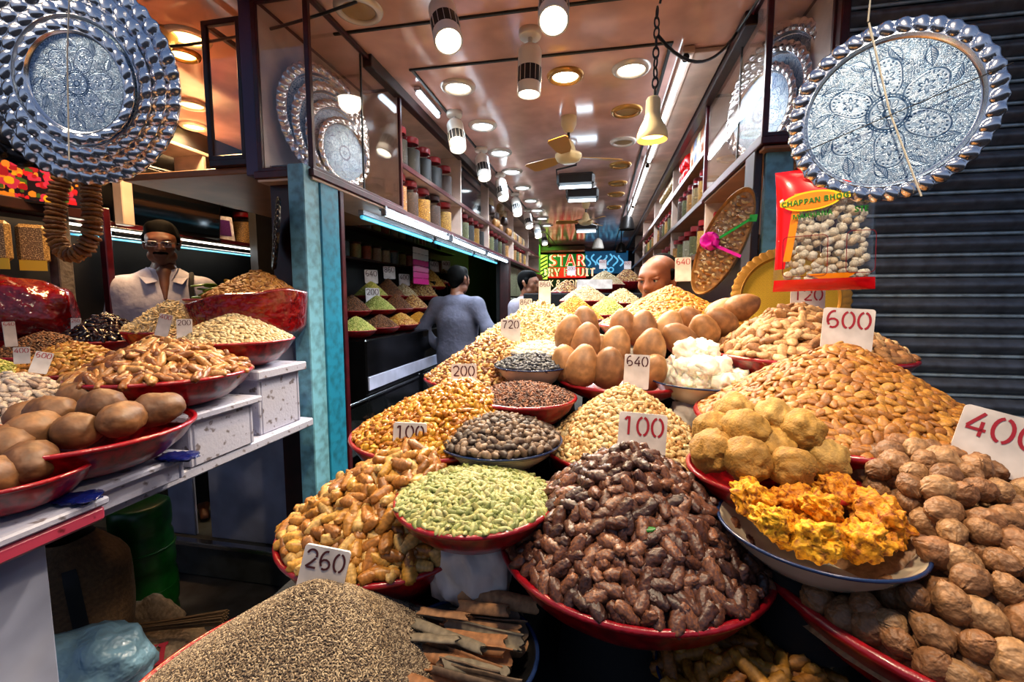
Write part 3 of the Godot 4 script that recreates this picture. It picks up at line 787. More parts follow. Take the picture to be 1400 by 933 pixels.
	for i in yy.size():
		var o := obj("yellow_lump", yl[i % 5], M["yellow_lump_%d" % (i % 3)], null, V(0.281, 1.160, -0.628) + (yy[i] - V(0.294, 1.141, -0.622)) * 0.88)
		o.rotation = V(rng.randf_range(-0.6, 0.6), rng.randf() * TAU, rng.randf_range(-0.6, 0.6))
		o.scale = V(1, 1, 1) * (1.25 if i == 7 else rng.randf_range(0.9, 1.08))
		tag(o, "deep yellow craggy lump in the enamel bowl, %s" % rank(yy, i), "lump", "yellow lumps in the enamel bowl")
	# cinnamon bark in a dark bowl
	var t := thing("bark_bowl", "dark blue-rimmed bowl of cinnamon bark at the bottom edge", "bowl", V(-0.173, 0.925, -0.534))
	obj("body", lathe([Vector2(0, 0), Vector2(0.05, 0), Vector2(0.085, 0.03), Vector2(0.102, 0.055), Vector2(0.099, 0.055), Vector2(0.08, 0.03), Vector2(0, 0.012)], 40), M.black_metal, t)
	obj("rim", ring(0.101, 0.003, 48, 8), M.blue_rim, t, V(0, 0.055, 0))
	stand(V(-0.173, 0.925, -0.534), 0.05, "black-draped stand under the bowl of cinnamon bark", 0.85)
	for i in 4: mat("bark_%d" % i, [Color(0.68, 0.46, 0.29), Color(0.54, 0.49, 0.41), Color(0.76, 0.55, 0.37), Color(0.46, 0.37, 0.29)][i], 0.75, {"tex": "grain", "scale": 14.0, "bump": "crease", "bamount": 0.06})
	for i in 40:
		var L := rng.randf_range(0.06, 0.12)
		var r := rng.randf_range(0.010, 0.016)
		var arc := rng.randf_range(1.4, 4.6)
		var sd := rng.randi() % 1000
		var bark := sheet(12, 24, true, func(a: int, b: int):      # a curl of bark with thickness
			var half: int = b if b < 12 else 23 - b
			var rr: float = r if b < 12 else r - 0.0022
			var w := -arc / 2 + arc * half / 11.0
			var wob := 1.0 + 0.04 * sin(a * 0.9 + sd) + 0.03 * sin(half * 1.7 + sd)
			return V(L * (a / 11.0 - 0.5) + 0.003 * sin(half * 1.3 + sd) * (1 if a > 5 else -1), rr * wob * cos(w), rr * wob * sin(w)))
		var lay := i / 10
		var o := obj("cinnamon_bark", bark, M["bark_%d" % (rng.randi() % 4)], null, V(-0.173 + rng.randf_range(-0.05, 0.05), 0.958 + lay * 0.014, -0.534 - 0.08 + 0.16 * ((i % 10) + 0.5) / 10.0 + rng.randf_range(-0.006, 0.006)))
		o.rotation = V(rng.randf_range(-0.7, 0.7) + (PI if rng.randf() < 0.45 else 0.0), rng.randf_range(-0.25, 0.1), rng.randf_range(-0.1, 0.1))
		tag(o, "curl of brown cinnamon bark in the dark bowl", "cinnamon", "cinnamon bark in the dark bowl")

# where the i-th of a few alike things stands: its row from the front and its place in that row
func rank(pts: Array, i: int) -> String:
	var order := range(pts.size())
	order.sort_custom(func(a, b): return pts[a].z > pts[b].z)
	var per := ceili(pts.size() / 3.0)
	var row := order.find(i) / per
	var mates := order.slice(row * per, row * per + per)
	mates.sort_custom(func(a, b): return pts[a].x < pts[b].x)
	var k := mates.find(i)
	return "%s from the left in the %s row" % [["first", "second", "third", "fourth", "fifth", "sixth", "seventh"][k], ["front", "middle", "back"][row]]

# ---------------------------------------------------------------- the setting
func build_shell() -> void:
	struct("floor", bx(V(6.4, 0.2, 13.0), 0.0), M.pavement, V(-0.4, -0.1, -5.0))
	struct("floor", bx(V(14.0, 0.2, 9.0), 0.0), M.pavement, V(0, -0.101, 6.0))
	# the raised shop floor behind a stone threshold with a metal strip
	struct("floor", bx(V(5.6, 0.2, 10.0), 0.01), M.floor, V(-0.5, 0.1, -6.85))
	struct("trim_1", bx(V(2.2, 0.025, 0.04), 0.004), M.steel, V(-2.0, 0.2, -1.83))
	struct("ceiling", bx(V(5.0, 0.15, 10.6), 0.0), M.ceiling, V(-0.6, 2.705, -6.6))
	struct("wall_left", bx(V(0.12, 2.9, 10.5), 0.0), M.dark_wall, V(-2.95, 1.4, -6.4))
	struct("wall_right", bx(V(0.12, 2.9, 10.0), 0.0), M.cream_board, V(0.96, 1.4, -7.1))
	struct("wall_back", bx(V(4.4, 2.9, 0.12), 0.0), M.dark_wall, V(-0.9, 1.4, -11.7))
	# dark joints between ceiling boards and the dark frame let into it
	for z in [-1.92, -2.28]:
		struct("trim_2", bx(V(1.3 if z < -2.0 else 1.7, 0.012, 0.014), 0.002), M.black_paint, V(-0.34, 2.627, z))
	struct("trim_2", bx(V(0.016, 0.012, 8.8), 0.002), M.black_paint, V(-0.975, 2.627, -6.68))
	struct("trim_2", bx(V(0.016, 0.012, 8.8), 0.002), M.black_paint, V(0.30, 2.627, -6.68))
	struct("trim_3", bx(V(0.05, 0.06, 8.6), 0.004), M.dark_wood, V(0.59, 2.60, -6.4))
	struct("trim_3", bx(V(0.05, 0.06, 8.6), 0.004), M.dark_wood, V(-1.13, 2.60, -6.4))
	# blue-painted pillar at the corner of the left stall
	struct("trim_10", bx(V(0.07, 1.98, 0.10), 0.004), M.light_blue_paint, V(-1.165, 0.98, -1.63))
	struct("trim_10", bx(V(0.05, 1.98, 0.13), 0.004), M.blue_paint, V(-1.148, 0.98, -1.74))
	struct("trim_10", bx(V(0.03, 1.96, 0.03), 0.003), M.maroon, V(-1.14, 0.97, -1.835))
	# brown partition behind the pillar, and the slanting wall between stall and alcove
	struct("wall_left", bx(V(0.16, 2.0, 0.04), 0.003), M.dark_wood, V(-1.28, 1.0, -1.70))
	var pw := struct("wall_left", bx(V(1.8, 1.90, 0.06), 0.003), M.dark_wall, V(-1.90, 0.95, -2.80))
	pw.rotation.y = -0.98
	# roller shutter of the next shop, one slat at a time
	var sh := Node3D.new()
	sh.name = numbered("roller_shutter")
	add_child(sh)
	sh.position = V(0.84, 0, -1.92)
	tag(sh, "dark grey roller shutter closing the shop next door", "shutter")
	var prof := []
	for i in 9: prof.append(Vector2(0.028 * sin(PI * i / 8.0), 0.056 * i / 8.0))
	var pitch := 0.0735
	var n := 40
	var slat := sheet(11, 2, false, func(i: int, j: int):
		var q: Vector2 = prof[i] if i < 9 else (Vector2(-0.004, 0.056) if i == 9 else Vector2(-0.004, 0.0735))
		return V(j * 2.6, q.y, q.x), false)
	var lip := tube([V(0, 0, 0), V(2.6, 0, 0)], 0.0062, 8)
	for k in n:
		var s := obj("slat", slat, M.shutter, sh, V(0, k * pitch, 0))
		obj("lip", lip, M.shutter_lip, s, V(0, 0.0645, 0.004))
	obj("back_sheet", bx(V(2.6, 2.95, 0.01), 0.0), M.shutter, sh, V(1.3, 1.47, -0.02))
	struct("wall_right", bx(V(3.4, 1.6, 0.3), 0.0), M.dark_wall, V(2.4, 3.78, -2.0))
	struct("wall_left", bx(V(3.0, 3.4, 0.3), 0.0), M.dark_wall, V(-4.4, 1.7, -1.55))
	# maroon upright between the right-hand case and the shutter
	struct("trim_4", bx(V(0.03, 2.7, 0.05), 0.004), M.maroon, V(0.83, 1.35, -1.885))

func lamp_disc(at: Vector3, look: String, r := 0.078, ringm := "lamp_ring") -> void:
	var lab: String = {"lamp_white": "bright white", "lamp_warm": "warm yellow", "lamp_cool": "cool white", "lamp_off": "unlit"}[look]
	disc_count += 1
	var t := thing("downlight", "%s round downlight in the ceiling, %s" % [lab, place_of(at)], "downlight", at, 0, "downlights in the ceiling")
	obj("ring", lathe([Vector2(r * 0.86, 0.0), Vector2(r * 0.86, -0.012), Vector2(r * 1.0, -0.02), Vector2(r * 1.18, -0.014), Vector2(r * 1.26, -0.003), Vector2(r * 1.26, 0.0)], 32), M[ringm], t)
	obj("lamp_glass", lathe([Vector2(0, -0.0115), Vector2(r * 0.5, -0.011), Vector2(r * 0.87, -0.006), Vector2(r * 0.87, -0.002), Vector2(0, -0.002)], 28), M[look], t)
	if look != "lamp_off":
		light_spot(at - V(0, 0.03, 0), at - V(0, 1, 0), {"lamp_white": 0.9, "lamp_warm": 0.8, "lamp_cool": 0.9}[look], {"lamp_white": Color(1, 0.93, 0.82), "lamp_warm": Color(1, 0.80, 0.56), "lamp_cool": Color(0.86, 0.93, 1.0)}[look], 72.0, r * 0.8)

var disc_count := 0
func place_of(p: Vector3) -> String:
	var row: String = "in the left stall" if p.x < -1.4 else ("in the left row of the aisle" if p.x < -0.5 else ("in the middle" if p.x < 0.0 else "in the right row of the aisle"))
	var words := ["nearest", "second", "third", "fourth", "fifth", "sixth", "seventh", "eighth", "ninth", "tenth"]
	var n: int = rows.get(row, 0)
	rows[row] = n + 1
	return "%s %s" % [words[mini(n, 9)], row]
var rows := {}

func spot_can(at: Vector3, aim: Vector3, label: String, lit := true, tint := Color(1, 0.93, 0.82), energy := 1.2) -> void:
	# a cylinder lamp on a round rose with a short arm
	var t := thing("spot_lamp", label, "lamp", at, 0, "cylinder spot lamps")
	obj("rose", lathe([Vector2(0, -0.03), Vector2(0.046, -0.03), Vector2(0.05, -0.022), Vector2(0.05, 0), Vector2(0, 0)], 24), M.can_white, t)
	var dir := aim.normalized()
	var neck := V(0, -0.055, 0) + dir * 0.02
	obj("arm", tube([V(0, -0.02, 0), V(0, -0.045, 0), neck], 0.011, 8), M.can_white, t)
	var b := Basis(Quaternion(V(0, -1, 0), dir))
	var head := Node3D.new()
	head.name = "lamp_head"
	t.add_child(head)
	head.transform = Transform3D(b, neck)
	var r := 0.052
	obj("shell", lathe([Vector2(0, 0.004), Vector2(r * 0.86, 0.002), Vector2(r, -0.012), Vector2(r, -0.085)], 24), M.can_white, head)
	obj("vent_band", lathe([Vector2(r, -0.085), Vector2(r * 1.01, -0.086), Vector2(r * 1.01, -0.15), Vector2(r, -0.151)], 24), M.black_paint, head)
	for k in 14:
		var fin := obj("fin", bx(V(0.004, 0.062, 0.0016), 0.0), M.can_white, head, V(cos(TAU * k / 14) * r * 1.01, -0.118, sin(TAU * k / 14) * r * 1.01))
		fin.rotation.y = -TAU * k / 14
	obj("collar", lathe([Vector2(r, -0.151), Vector2(r * 1.02, -0.153), Vector2(r * 1.02, -0.195), Vector2(r * 0.9, -0.197), Vector2(r * 0.88, -0.18)], 24), M.can_white, head)
	obj("lamp_glass", lathe([Vector2(0, -0.19), Vector2(r * 0.7, -0.188), Vector2(r * 0.9, -0.182), Vector2(r * 0.9, -0.178), Vector2(0, -0.178)], 24), M.lamp_white if lit else M.lamp_off, head)
	if lit: light_spot(at + neck + dir * 0.215, at + neck + dir * 2.0, energy, tint, 55.0, 0.045)

func build_ceiling_lamps() -> void:
	var lz := [-2.506, -3.07, -3.644, -4.19, -4.80, -5.44, -6.04, -6.65, -7.3]
	for i in lz.size(): lamp_disc(V(-0.80 - 0.008 * i, 2.63, lz[i]), "lamp_cool" if i > 0 else "lamp_white")
	lamp_disc(V(-0.203, 2.63, -2.497), "lamp_white", 0.078, "lamp_gold")
	lamp_disc(V(0.135, 2.63, -2.487), "lamp_white")
	lamp_disc(V(0.143, 2.63, -3.017), "lamp_off", 0.078, "lamp_gold")
	lamp_disc(V(0.148, 2.63, -3.578), "lamp_off")
	for z in [-4.178, -4.815, -5.304, -6.043]: lamp_disc(V(0.155, 2.63, z), "lamp_off", 0.078, "lamp_gold")
	lamp_disc(V(-1.85, 2.63, -1.815), "lamp_warm", 0.075)
	lamp_disc(V(-1.999, 2.63, -1.927), "lamp_warm", 0.06, "lamp_gold")
	lamp_disc(V(-2.156, 2.63, -1.89), "lamp_warm", 0.07)
	lamp_disc(V(-2.459, 2.63, -2.408), "lamp_warm", 0.07)
	lamp_disc(V(-2.75, 2.63, -2.70), "lamp_warm", 0.07)
	lamp_disc(V(-0.991, 2.63, -1.786), "lamp_off")
	var rose := thing("ceiling_rose", "brown cup-shaped ceiling rose among the left stall's downlights", "ceiling rose", V(-1.93, 2.63, -1.76))
	obj("cup", lathe([Vector2(0, -0.075), Vector2(0.02, -0.075), Vector2(0.034, -0.06), Vector2(0.058, -0.02), Vector2(0.062, 0.0), Vector2(0, 0)], 28), M.cream_plastic, rose)
	obj("stem", tube([V(0, -0.07, 0), V(0.004, -0.13, 0)], 0.006, 6), M.black_metal, rose)
	# cylinder spots
	spot_can(V(-0.325, 2.63, -2.07), V(-0.02, -1, 0.02), "white cylinder spot lamp hanging alone in the middle of the ceiling")
	spot_can(V(-0.62, 2.63, -1.74), V(0.25, -0.8, 0.38), "cylinder spot lamp with an orange glow at the top edge", true, Color(1, 0.85, 0.6))
	spot_can(V(-0.185, 2.63, -1.72), V(0.05, -0.75, 0.45), "cylinder spot lamp cut off by the top edge")
	var cz := [-2.83, -3.52, -4.25, -5.05, -5.95, -6.9, -7.8]
	var nth := ["nearest", "second", "third", "fourth", "fifth", "sixth", "farthest"]
	for i in cz.size(): spot_can(V(-0.93 - 0.01 * i, 2.63, cz[i]), V(0.18, -0.75, 0.30), "%s cylinder spot lamp of the slanting row along the left shelves" % nth[i], true, Color(0.92, 0.96, 1.0), 0.8)
	# long tube light on the right, two short reflector tubes on the left
	for k in 3:
		var t := thing("tube_light", "%s fluorescent tube in the line along the right side of the ceiling" % ["nearest", "middle", "farthest"][k], "tube light", V(0.375, 2.592, -3.15 - k * 1.75), 0, "tube lights on the right of the ceiling")
		obj("batten", bx(V(0.055, 0.03, 1.66), 0.004), M.cream_board, t, V(0.012, 0.02, 0))
		obj("light_tube", tube([V(0, -0.012, -0.80), V(0, -0.012, 0.80)], 0.014, 10), M.lamp_cool, t)
		for s in [-1, 1]: obj("end_cap", tube([V(0, -0.012, s * 0.80), V(0, -0.012, s * 0.825)], 0.016, 10), M.black_metal, t)
		light_area(V(0.375, 2.565, -3.15 - k * 1.75), V(0.375, 1.0, -3.15 - k * 1.75), V(0, 0, 1), Vector2(0.03, 1.6), 0.9, Color(0.95, 0.97, 1.0))
	struct("trim_5", bx(V(0.16, 0.02, 6.5), 0.003), M.cream_board, V(0.48, 2.615, -5.6))
	var st := thing("tube_light", "short slim tube light beside the first left shelf", "tube light", V(-1.02, 2.60, -2.62))
	obj("batten", bx(V(0.04, 0.02, 0.34), 0.003), M.steel, st, V(0, 0.015, 0))
	obj("light_tube", tube([V(0, -0.008, -0.16), V(0, -0.008, 0.16)], 0.012, 8), M.lamp_cool, st)
	# ceiling fans
	ceiling_fan(V(-0.222, 2.63, -3.05), 0.4, "nearest cream ceiling fan with yellow blades")
	ceiling_fan(V(-0.19, 2.63, -5.6), 1.1, "farther ceiling fan with yellow blades")
	# black floodlights behind the fans
	for q in [[V(-0.21, 2.40, -3.75), "black square floodlight behind the nearest fan"], [V(-0.18, 2.42, -4.35), "second black floodlight behind the nearest fan"], [V(-0.2, 2.42, -6.3), "black floodlight behind the farther fan"]]:
		var t := thing("floodlight", q[1], "floodlight", q[0], 0, "floodlights in the aisle")
		obj("housing", bx(V(0.30, 0.10, 0.16), 0.02), M.black_metal, t)
		obj("lamp_glass", bx(V(0.25, 0.006, 0.12), 0.001), M.lamp_cool, t, V(0, -0.04, 0.045), V(0.7, 0, 0))
		obj("bracket", tube([V(-0.15, 0, -0.02), V(-0.16, 0.1, -0.02), V(0, 0.13, -0.02), V(0, 0.20, -0.02)], 0.008, 6), M.black_metal, t)

func ceiling_fan(at: Vector3, turn: float, label: String) -> void:
	var t := thing("ceiling_fan", label, "fan", at, turn, "ceiling fans")
	obj("canopy", lathe([Vector2(0.012, -0.10), Vector2(0.03, -0.09), Vector2(0.05, -0.05), Vector2(0.052, 0.0), Vector2(0, 0)], 24), M.cream_plastic, t)
	obj("rod", tube([V(0, -0.08, 0), V(0, -0.20, 0)], 0.010, 8), M.black_metal, t)
	obj("lower_canopy", lathe([Vector2(0.05, -0.225), Vector2(0.045, -0.20), Vector2(0.03, -0.16), Vector2(0.012, -0.14)], 24), M.cream_plastic, t)
	obj("motor", lathe([Vector2(0, -0.29), Vector2(0.05, -0.288), Vector2(0.075, -0.275), Vector2(0.088, -0.25), Vector2(0.086, -0.235), Vector2(0.06, -0.222), Vector2(0, -0.22)], 28), M.cream_plastic, t)
	for k in 3:
		var a := TAU * k / 3
		var bl := obj("blade", slab(PackedVector2Array([Vector2(0.09, -0.03), Vector2(0.16, -0.05), Vector2(0.33, -0.062), Vector2(0.36, -0.05), Vector2(0.36, 0.05), Vector2(0.33, 0.062), Vector2(0.16, 0.05), Vector2(0.09, 0.03)]), 0.004), M.fan_yellow, t, V(0, -0.25, 0))
		bl.basis = Basis(V(0, 1, 0), a) * Basis(V(1, 0, 0), -PI / 2 + 0.2)

# ---------------------------------------------------------------- trays
func engraving() -> void:
	# the engraved ornament of the trays: rings of dots, petals and leaves
	var n := 640
	var im := Image.create(n, n, false, Image.FORMAT_RGB8)
	var no := FastNoiseLite.new()
	no.seed = 5
	no.frequency = 0.02
	var fine := FastNoiseLite.new()
	fine.seed = 9
	fine.frequency = 0.09
	for y in n:
		for x in n:
			var p := Vector2(x - n / 2.0 + 0.5, y - n / 2.0 + 0.5) / (n / 2.0)
			var r := p.length()
			var a := p.angle()
			var d := 0.0
			# medallion of ten petals
			if r < 0.27:
				var q := wrapf(a * 10.0 / TAU, 0.0, 1.0) - 0.5
				var e := Vector2((r - 0.14) / 0.058, q * r * TAU / 10.0 / 0.032).length()
				d = maxf(d, 1.0 - smoothstep(0.08, 0.2, absf(e - 0.9)))
				d = maxf(d, 0.6 * (1.0 - smoothstep(0.0, 0.5, e)))
				d = maxf(d, 1.0 - smoothstep(0.01, 0.02, absf(r - 0.055)))
				d = maxf(d, 1.0 - smoothstep(0.010, 0.018, absf(r - 0.225)))
				d = maxf(d, 1.0 - smoothstep(0.010, 0.018, absf(r - 0.262)))
				var dots := Vector2((r - 0.243) / 0.013, (wrapf(a * 36.0 / TAU, 0.0, 1.0) - 0.5) * 0.243 * TAU / 36.0 / 0.013).length()
				d = maxf(d, (1.0 - smoothstep(0.6, 1.0, dots)))
			else:
				# six large overlapping drops
				var a6 := (wrapf(a * 6.0 / TAU, 0.0, 1.0) - 0.5) * TAU / 6.0
				var c := Vector2(r * cos(a6) - 0.50, r * sin(a6))
				var e1 := c.length() / (0.235 + 0.05 * cos(c.angle() * 2.0))
				d = maxf(d, 1.0 - smoothstep(0.02, 0.05, absf(e1 - 0.95)))
				if absf(e1 - 0.78) < 0.05: d = maxf(d, 1.0 - smoothstep(0.3, 0.6, absf(wrapf(c.angle() * 26.0 / TAU, 0.0, 1.0) - 0.5) * 2.0))
				# flower inside each drop
				var fl := c.length() / (0.075 * (1.0 + 0.35 * cos(c.angle() * 6.0)))
				d = maxf(d, 0.9 * (1.0 - smoothstep(0.1, 0.25, absf(fl - 0.9))))
				d = maxf(d, 1.0 - smoothstep(0.1, 0.3, c.length() / 0.05))
				# ring of dots
				for rr in [0.66, 0.965]:
					var k := roundf(rr * 92.0)
					var dd := Vector2((r - rr) / 0.014, (wrapf(a * k / TAU, 0.0, 1.0) - 0.5) * rr * TAU / k / 0.014).length()
					d = maxf(d, 1.0 - smoothstep(0.7, 1.1, dd))
				# twelve leaves near the edge
				var a12 := (wrapf(a * 12.0 / TAU + 0.25, 0.0, 1.0) - 0.5) * TAU / 12.0
				var l := Vector2(r * cos(a12) - 0.81, r * sin(a12)).rotated(0.7)
				var le := Vector2(l.x / 0.16, l.y / (0.075 * maxf(0.05, 1.0 - l.x * l.x / 0.0256))).length()
				d = maxf(d, 1.0 - smoothstep(0.06, 0.16, absf(le - 0.9)))
				if le < 0.85: d = maxf(d, maxf(1.0 - smoothstep(0.004, 0.009, absf(l.y)), 0.7 * (1.0 - smoothstep(0.15, 0.4, absf(wrapf((l.x + absf(l.y)) * 30.0, 0.0, 1.0) - 0.5)))))
				# hatched ground
				if e1 > 1.0 and le > 1.0:
					d = maxf(d, 0.9 * smoothstep(-0.05, 0.2, fine.get_noise_2d(x * 2.2, y * 2.2)))
					var sc := absf(sin(r * 46.0 + 5.0 * sin(a * 12.0)))
					d = maxf(d, 0.8 * (1.0 - smoothstep(0.10, 0.28, sc)))
				elif e1 < 0.7 and fl > 1.1: d = maxf(d, 0.7 * smoothstep(0.05, 0.3, fine.get_noise_2d(x * 2.6, y * 2.6)))
			var w := clampf(d * (0.75 + 0.5 * no.get_noise_2d(x, y)), 0.0, 1.0)
			var base := Color(0.86, 0.93, 1.0).lerp(Color(0.60, 0.72, 0.84), clampf(0.4 + no.get_noise_2d(x * 1.7, y * 1.7), 0, 1))
			im.set_pixel(x, y, base.lerp(Color(0.07, 0.20, 0.36), w * 0.92))
	T.engraved = ImageTexture.create_from_image(im)

func dish_mesh() -> ArrayMesh:       # radius 0.8, facing +z
	var v := PackedVector3Array()
	var uv := PackedVector2Array()
	for i in 9:
		for j in 65:
			var r := i / 8.0 * 0.8
			var a := TAU * j / 64.0
			v.append(V(cos(a) * r, sin(a) * r, 0.0))
			uv.append(Vector2(0.5 + 0.5 * cos(a) * i / 8.0, 0.5 - 0.5 * sin(a) * i / 8.0))
	return mk(v, weave(9, 65, false), false, uv)

func rim_mesh(n: int, deep: float) -> ArrayMesh:      # from radius 0.79 to 1, scalloped with n lens-shaped bosses
	var seg := n * 10
	var nr := 17
	return sheet(nr + 4, seg, true, func(i: int, j: int):
		var a := TAU * j / seg
		if i < 3:
			return V(cos(a), sin(a), 0) * (0.79 + 0.02 * i) + V(0, 0, [0.0, 0.012, 0.055][i])
		if i > nr + 1:
			var k := i - nr - 1
			return V(cos(a), sin(a), 0) * (1.0 - 0.02 * k) + V(0, 0, 0.03 - 0.03 * k)
		var t := (i - 3) / float(nr - 2)
		var w := wrapf(a * n / TAU, 0.0, 1.0) - 0.5
		var lens := maxf(0.0, 1.0 - pow(w / 0.5, 2.0) - pow((t - 0.52 - 0.30 * w) / 0.42, 2.0))
		var edge := 1.0 + 0.012 * cos(w * TAU) * t
		var r := (0.83 + 0.17 * t) * edge
		return V(cos(a) * r, sin(a) * r, 0.050 + deep * sqrt(lens) - 0.012 * t))

var tray_dish: ArrayMesh
var tray_rims := {}
func tray(at: Vector3, R: float, facing: Vector3, label: String, group := "", n := 38, spin := 0.0, look := "silver", called := "silver_tray") -> Node3D:
	var t := thing(called, label, "tray", at, 0.0, group)
	var b := Basis.looking_at(-facing.normalized(), Vector3.UP)
	t.basis = (b * Basis(V(0, 0, 1), spin)).scaled_local(V(R, R, R))
	if tray_dish == null: tray_dish = dish_mesh()
	if not tray_rims.has(n): tray_rims[n] = rim_mesh(n, 0.034 if look != "gold" else 0.007)
	obj("dish", tray_dish, M[look + "_engraved"], t)
	obj("rim", tray_rims[n], M[look + "_rim"], t)
	var back := sheet(2, 48, true, func(i: int, j: int):
		var a := TAU * j / 48
		return V(cos(a), sin(a), 0) * (0.0 if i == 0 else 0.8) + V(0, 0, -0.012))
	obj("underside", back, M[look], t)
	return t

func frame_box(t: Node3D, a: Vector3, b: Vector3, w: float, m: Material, skip := []) -> void:
	# the twelve edges of a glass case between corners a and b
	var c := (a + b) / 2
	var s := b - a
	for ax in 3:
		for s1 in [-1, 1]:
			for s2 in [-1, 1]:
				var i1 := (ax + 1) % 3
				var i2 := (ax + 2) % 3
				var size := V(w, w, w)
				size[ax] = s[ax] + w
				var p := c
				p[i1] += s1 * s[i1] / 2
				p[i2] += s2 * s[i2] / 2
				obj("frame_bar", bx(size, w * 0.15), m, t, p)

func build_cases() -> void:
	engraving()
	mat("silver_engraved", Color(1, 1, 1), 0.26, {"metal": 0.55, "tex": "engraved", "uv": true, "scale": 1.0, "bump": "engraved", "bamount": 0.08})
	mat("gold", Color(0.85, 0.62, 0.20), 0.3, {"metal": 0.9})
	mat("gold_rim", Color(0.86, 0.62, 0.22), 0.35, {"metal": 0.3, "tex": "grain", "scale": 20.0})
	mat("gold_engraved", Color(0.95, 0.78, 0.20), 0.4, {"metal": 0.25, "tex": "grain", "scale": 14.0, "bump": "cells", "bamount": 0.1})
	# glass case at the corner of the left stall
	var t := thing("glass_case", "maroon-framed glass case of stacked silver trays above the blue pillar", "display case")
	var a := V(-1.36, 1.965, -2.45)
	var b := V(-1.13, 2.615, -1.64)
	frame_box(t, a, b, 0.022, M.maroon)
	obj("bottom_board", bx(V(0.27, 0.03, 0.86), 0.004), M.maroon, t, V(-1.245, 1.945, -2.045))
	obj("soffit", bx(V(0.25, 0.012, 0.84), 0.002), M.cream_board, t, V(-1.245, 1.925, -2.045))
	obj("back_panel", bx(V(0.01, 0.63, 0.80), 0.0), M.cream_board, t, V(-1.352, 2.29, -2.045))
	obj("end_panel", bx(V(0.22, 0.63, 0.01), 0.0), M.cream_board, t, V(-1.245, 2.29, -2.442))
	obj("pane", bx(V(0.19, 0.62, 0.005), 0.0), M.glass, t, V(-1.245, 2.29, -1.64))
	obj("pane", bx(V(0.005, 0.62, 0.38), 0.0), M.glass, t, V(-1.131, 2.29, -1.84))
	obj("pane", bx(V(0.005, 0.62, 0.38), 0.0), M.glass, t, V(-1.133, 2.29, -2.24))
	obj("pane_edge", bx(V(0.008, 0.62, 0.008), 0.001), M.black_metal, t, V(-1.131, 2.29, -2.04))
	var R := [0.262, 0.226, 0.192, 0.158]
	var nm := ["largest, hindmost", "second largest", "third largest", "smallest, foremost"]
	for i in 4:
		tray(V(-1.262 + 0.018 * i, 1.985 + R[i], -1.95 - 0.02 * i), R[i], V(0.95, 0.02, 0.26), "%s silver tray of the stack in the left glass case" % nm[i], "trays in the left glass case", [40, 34, 30, 24][i])
	# narrow case further left, with a purple post between
	var t2 := thing("glass_case", "narrow dark-framed glass case left of the tray case", "display case")
	frame_box(t2, V(-1.60, 2.03, -2.0), V(-1.44, 2.56, -1.65), 0.022, M.dark_wood)
	obj("pane", bx(V(0.14, 0.51, 0.005), 0.0), M.glass, t2, V(-1.52, 2.295, -1.65))
	obj("back_panel", bx(V(0.012, 0.52, 0.33), 0.0), M.dark_wood, t2, V(-1.435, 2.295, -1.83))
	obj("bottom_board", bx(V(0.18, 0.03, 0.37), 0.003), M.dark_wood, t2, V(-1.52, 2.012, -1.825))
	tray(V(-1.475, 2.25, -1.82), 0.19, V(-1, 0, 0.35), "tray seen from behind in the narrow glass case", "", 30, 0.0, "dark")
	mat("purple_paint", Color(0.25, 0.20, 0.34), 0.4)
	struct("trim_6", bx(V(0.07, 0.68, 0.05), 0.004), M.purple_paint, V(-1.395, 2.29, -1.66))
	struct("trim_7", bx(V(0.75, 0.03, 1.3), 0.004), M.orange_board, V(-1.72, 1.985, -2.32))  # the orange of the warm lamps is put into this cream board
	struct("trim_7", bx(V(0.03, 0.05, 2.2), 0.004), M.black_paint, V(-2.08, 2.03, -2.3))
	# glass case on the right
	var t3 := thing("glass_case", "maroon-framed glass case of stacked trays beside the shutter", "display case")
	frame_box(t3, V(0.60, 2.065, -2.90), V(0.82, 2.62, -1.91), 0.022, M.maroon)
	obj("bottom_board", bx(V(0.25, 0.03, 1.03), 0.004), M.maroon, t3, V(0.71, 2.045, -2.405))
	obj("soffit", bx(V(0.22, 0.012, 1.0), 0.002), M.orange_board, t3, V(0.71, 2.022, -2.405))
	obj("back_panel", bx(V(0.01, 0.55, 0.98), 0.0), M.cream_board, t3, V(0.815, 2.34, -2.405))
	obj("end_panel", bx(V(0.21, 0.55, 0.01), 0.0), M.cream_board, t3, V(0.71, 2.34, -2.895))
	obj("pane", bx(V(0.005, 0.54, 0.95), 0.0), M.glass, t3, V(0.602, 2.34, -2.405))
	obj("pane", bx(V(0.19, 0.54, 0.005), 0.0), M.glass, t3, V(0.71, 2.34, -1.912))
	obj("pane_edge", bx(V(0.008, 0.54, 0.008), 0.001), M.black_metal, t3, V(0.603, 2.34, -2.27))
	for i in 3:
		tray(V(0.735 - 0.022 * i, 2.085 + [0.27, 0.235, 0.2][i], -2.24 - 0.02 * i), [0.27, 0.235, 0.2][i], V(-0.88, 0.02, 0.42), "%s tray of the stack in the right glass case" % ["largest, hindmost", "middle-sized", "smallest, foremost"][i], "trays in the right glass case", [40, 34, 30][i])
	# dark and blue-grey uprights under the right-hand case
	struct("trim_8", bx(V(0.03, 1.8, 0.12), 0.004), M.dark_wood, V(0.60, 1.13, -2.02))
	struct("trim_8", bx(V(0.10, 1.8, 0.03), 0.004), M.light_blue_paint, V(0.675, 1.13, -1.97))
	struct("trim_8", bx(V(0.09, 1.8, 0.04), 0.004), M.dark_wood, V(0.78, 1.13, -1.95))

# ---------------------------------------------------------------- things that hang
func line(a: Vector3, b: Vector3, sag := 0.0, n := 12) -> Array:
	var out := []
	for i in n + 1:
		var t := float(i) / n
		out.append(a.lerp(b, t) - V(0, sag * 4.0 * t * (1.0 - t), 0))
	return out

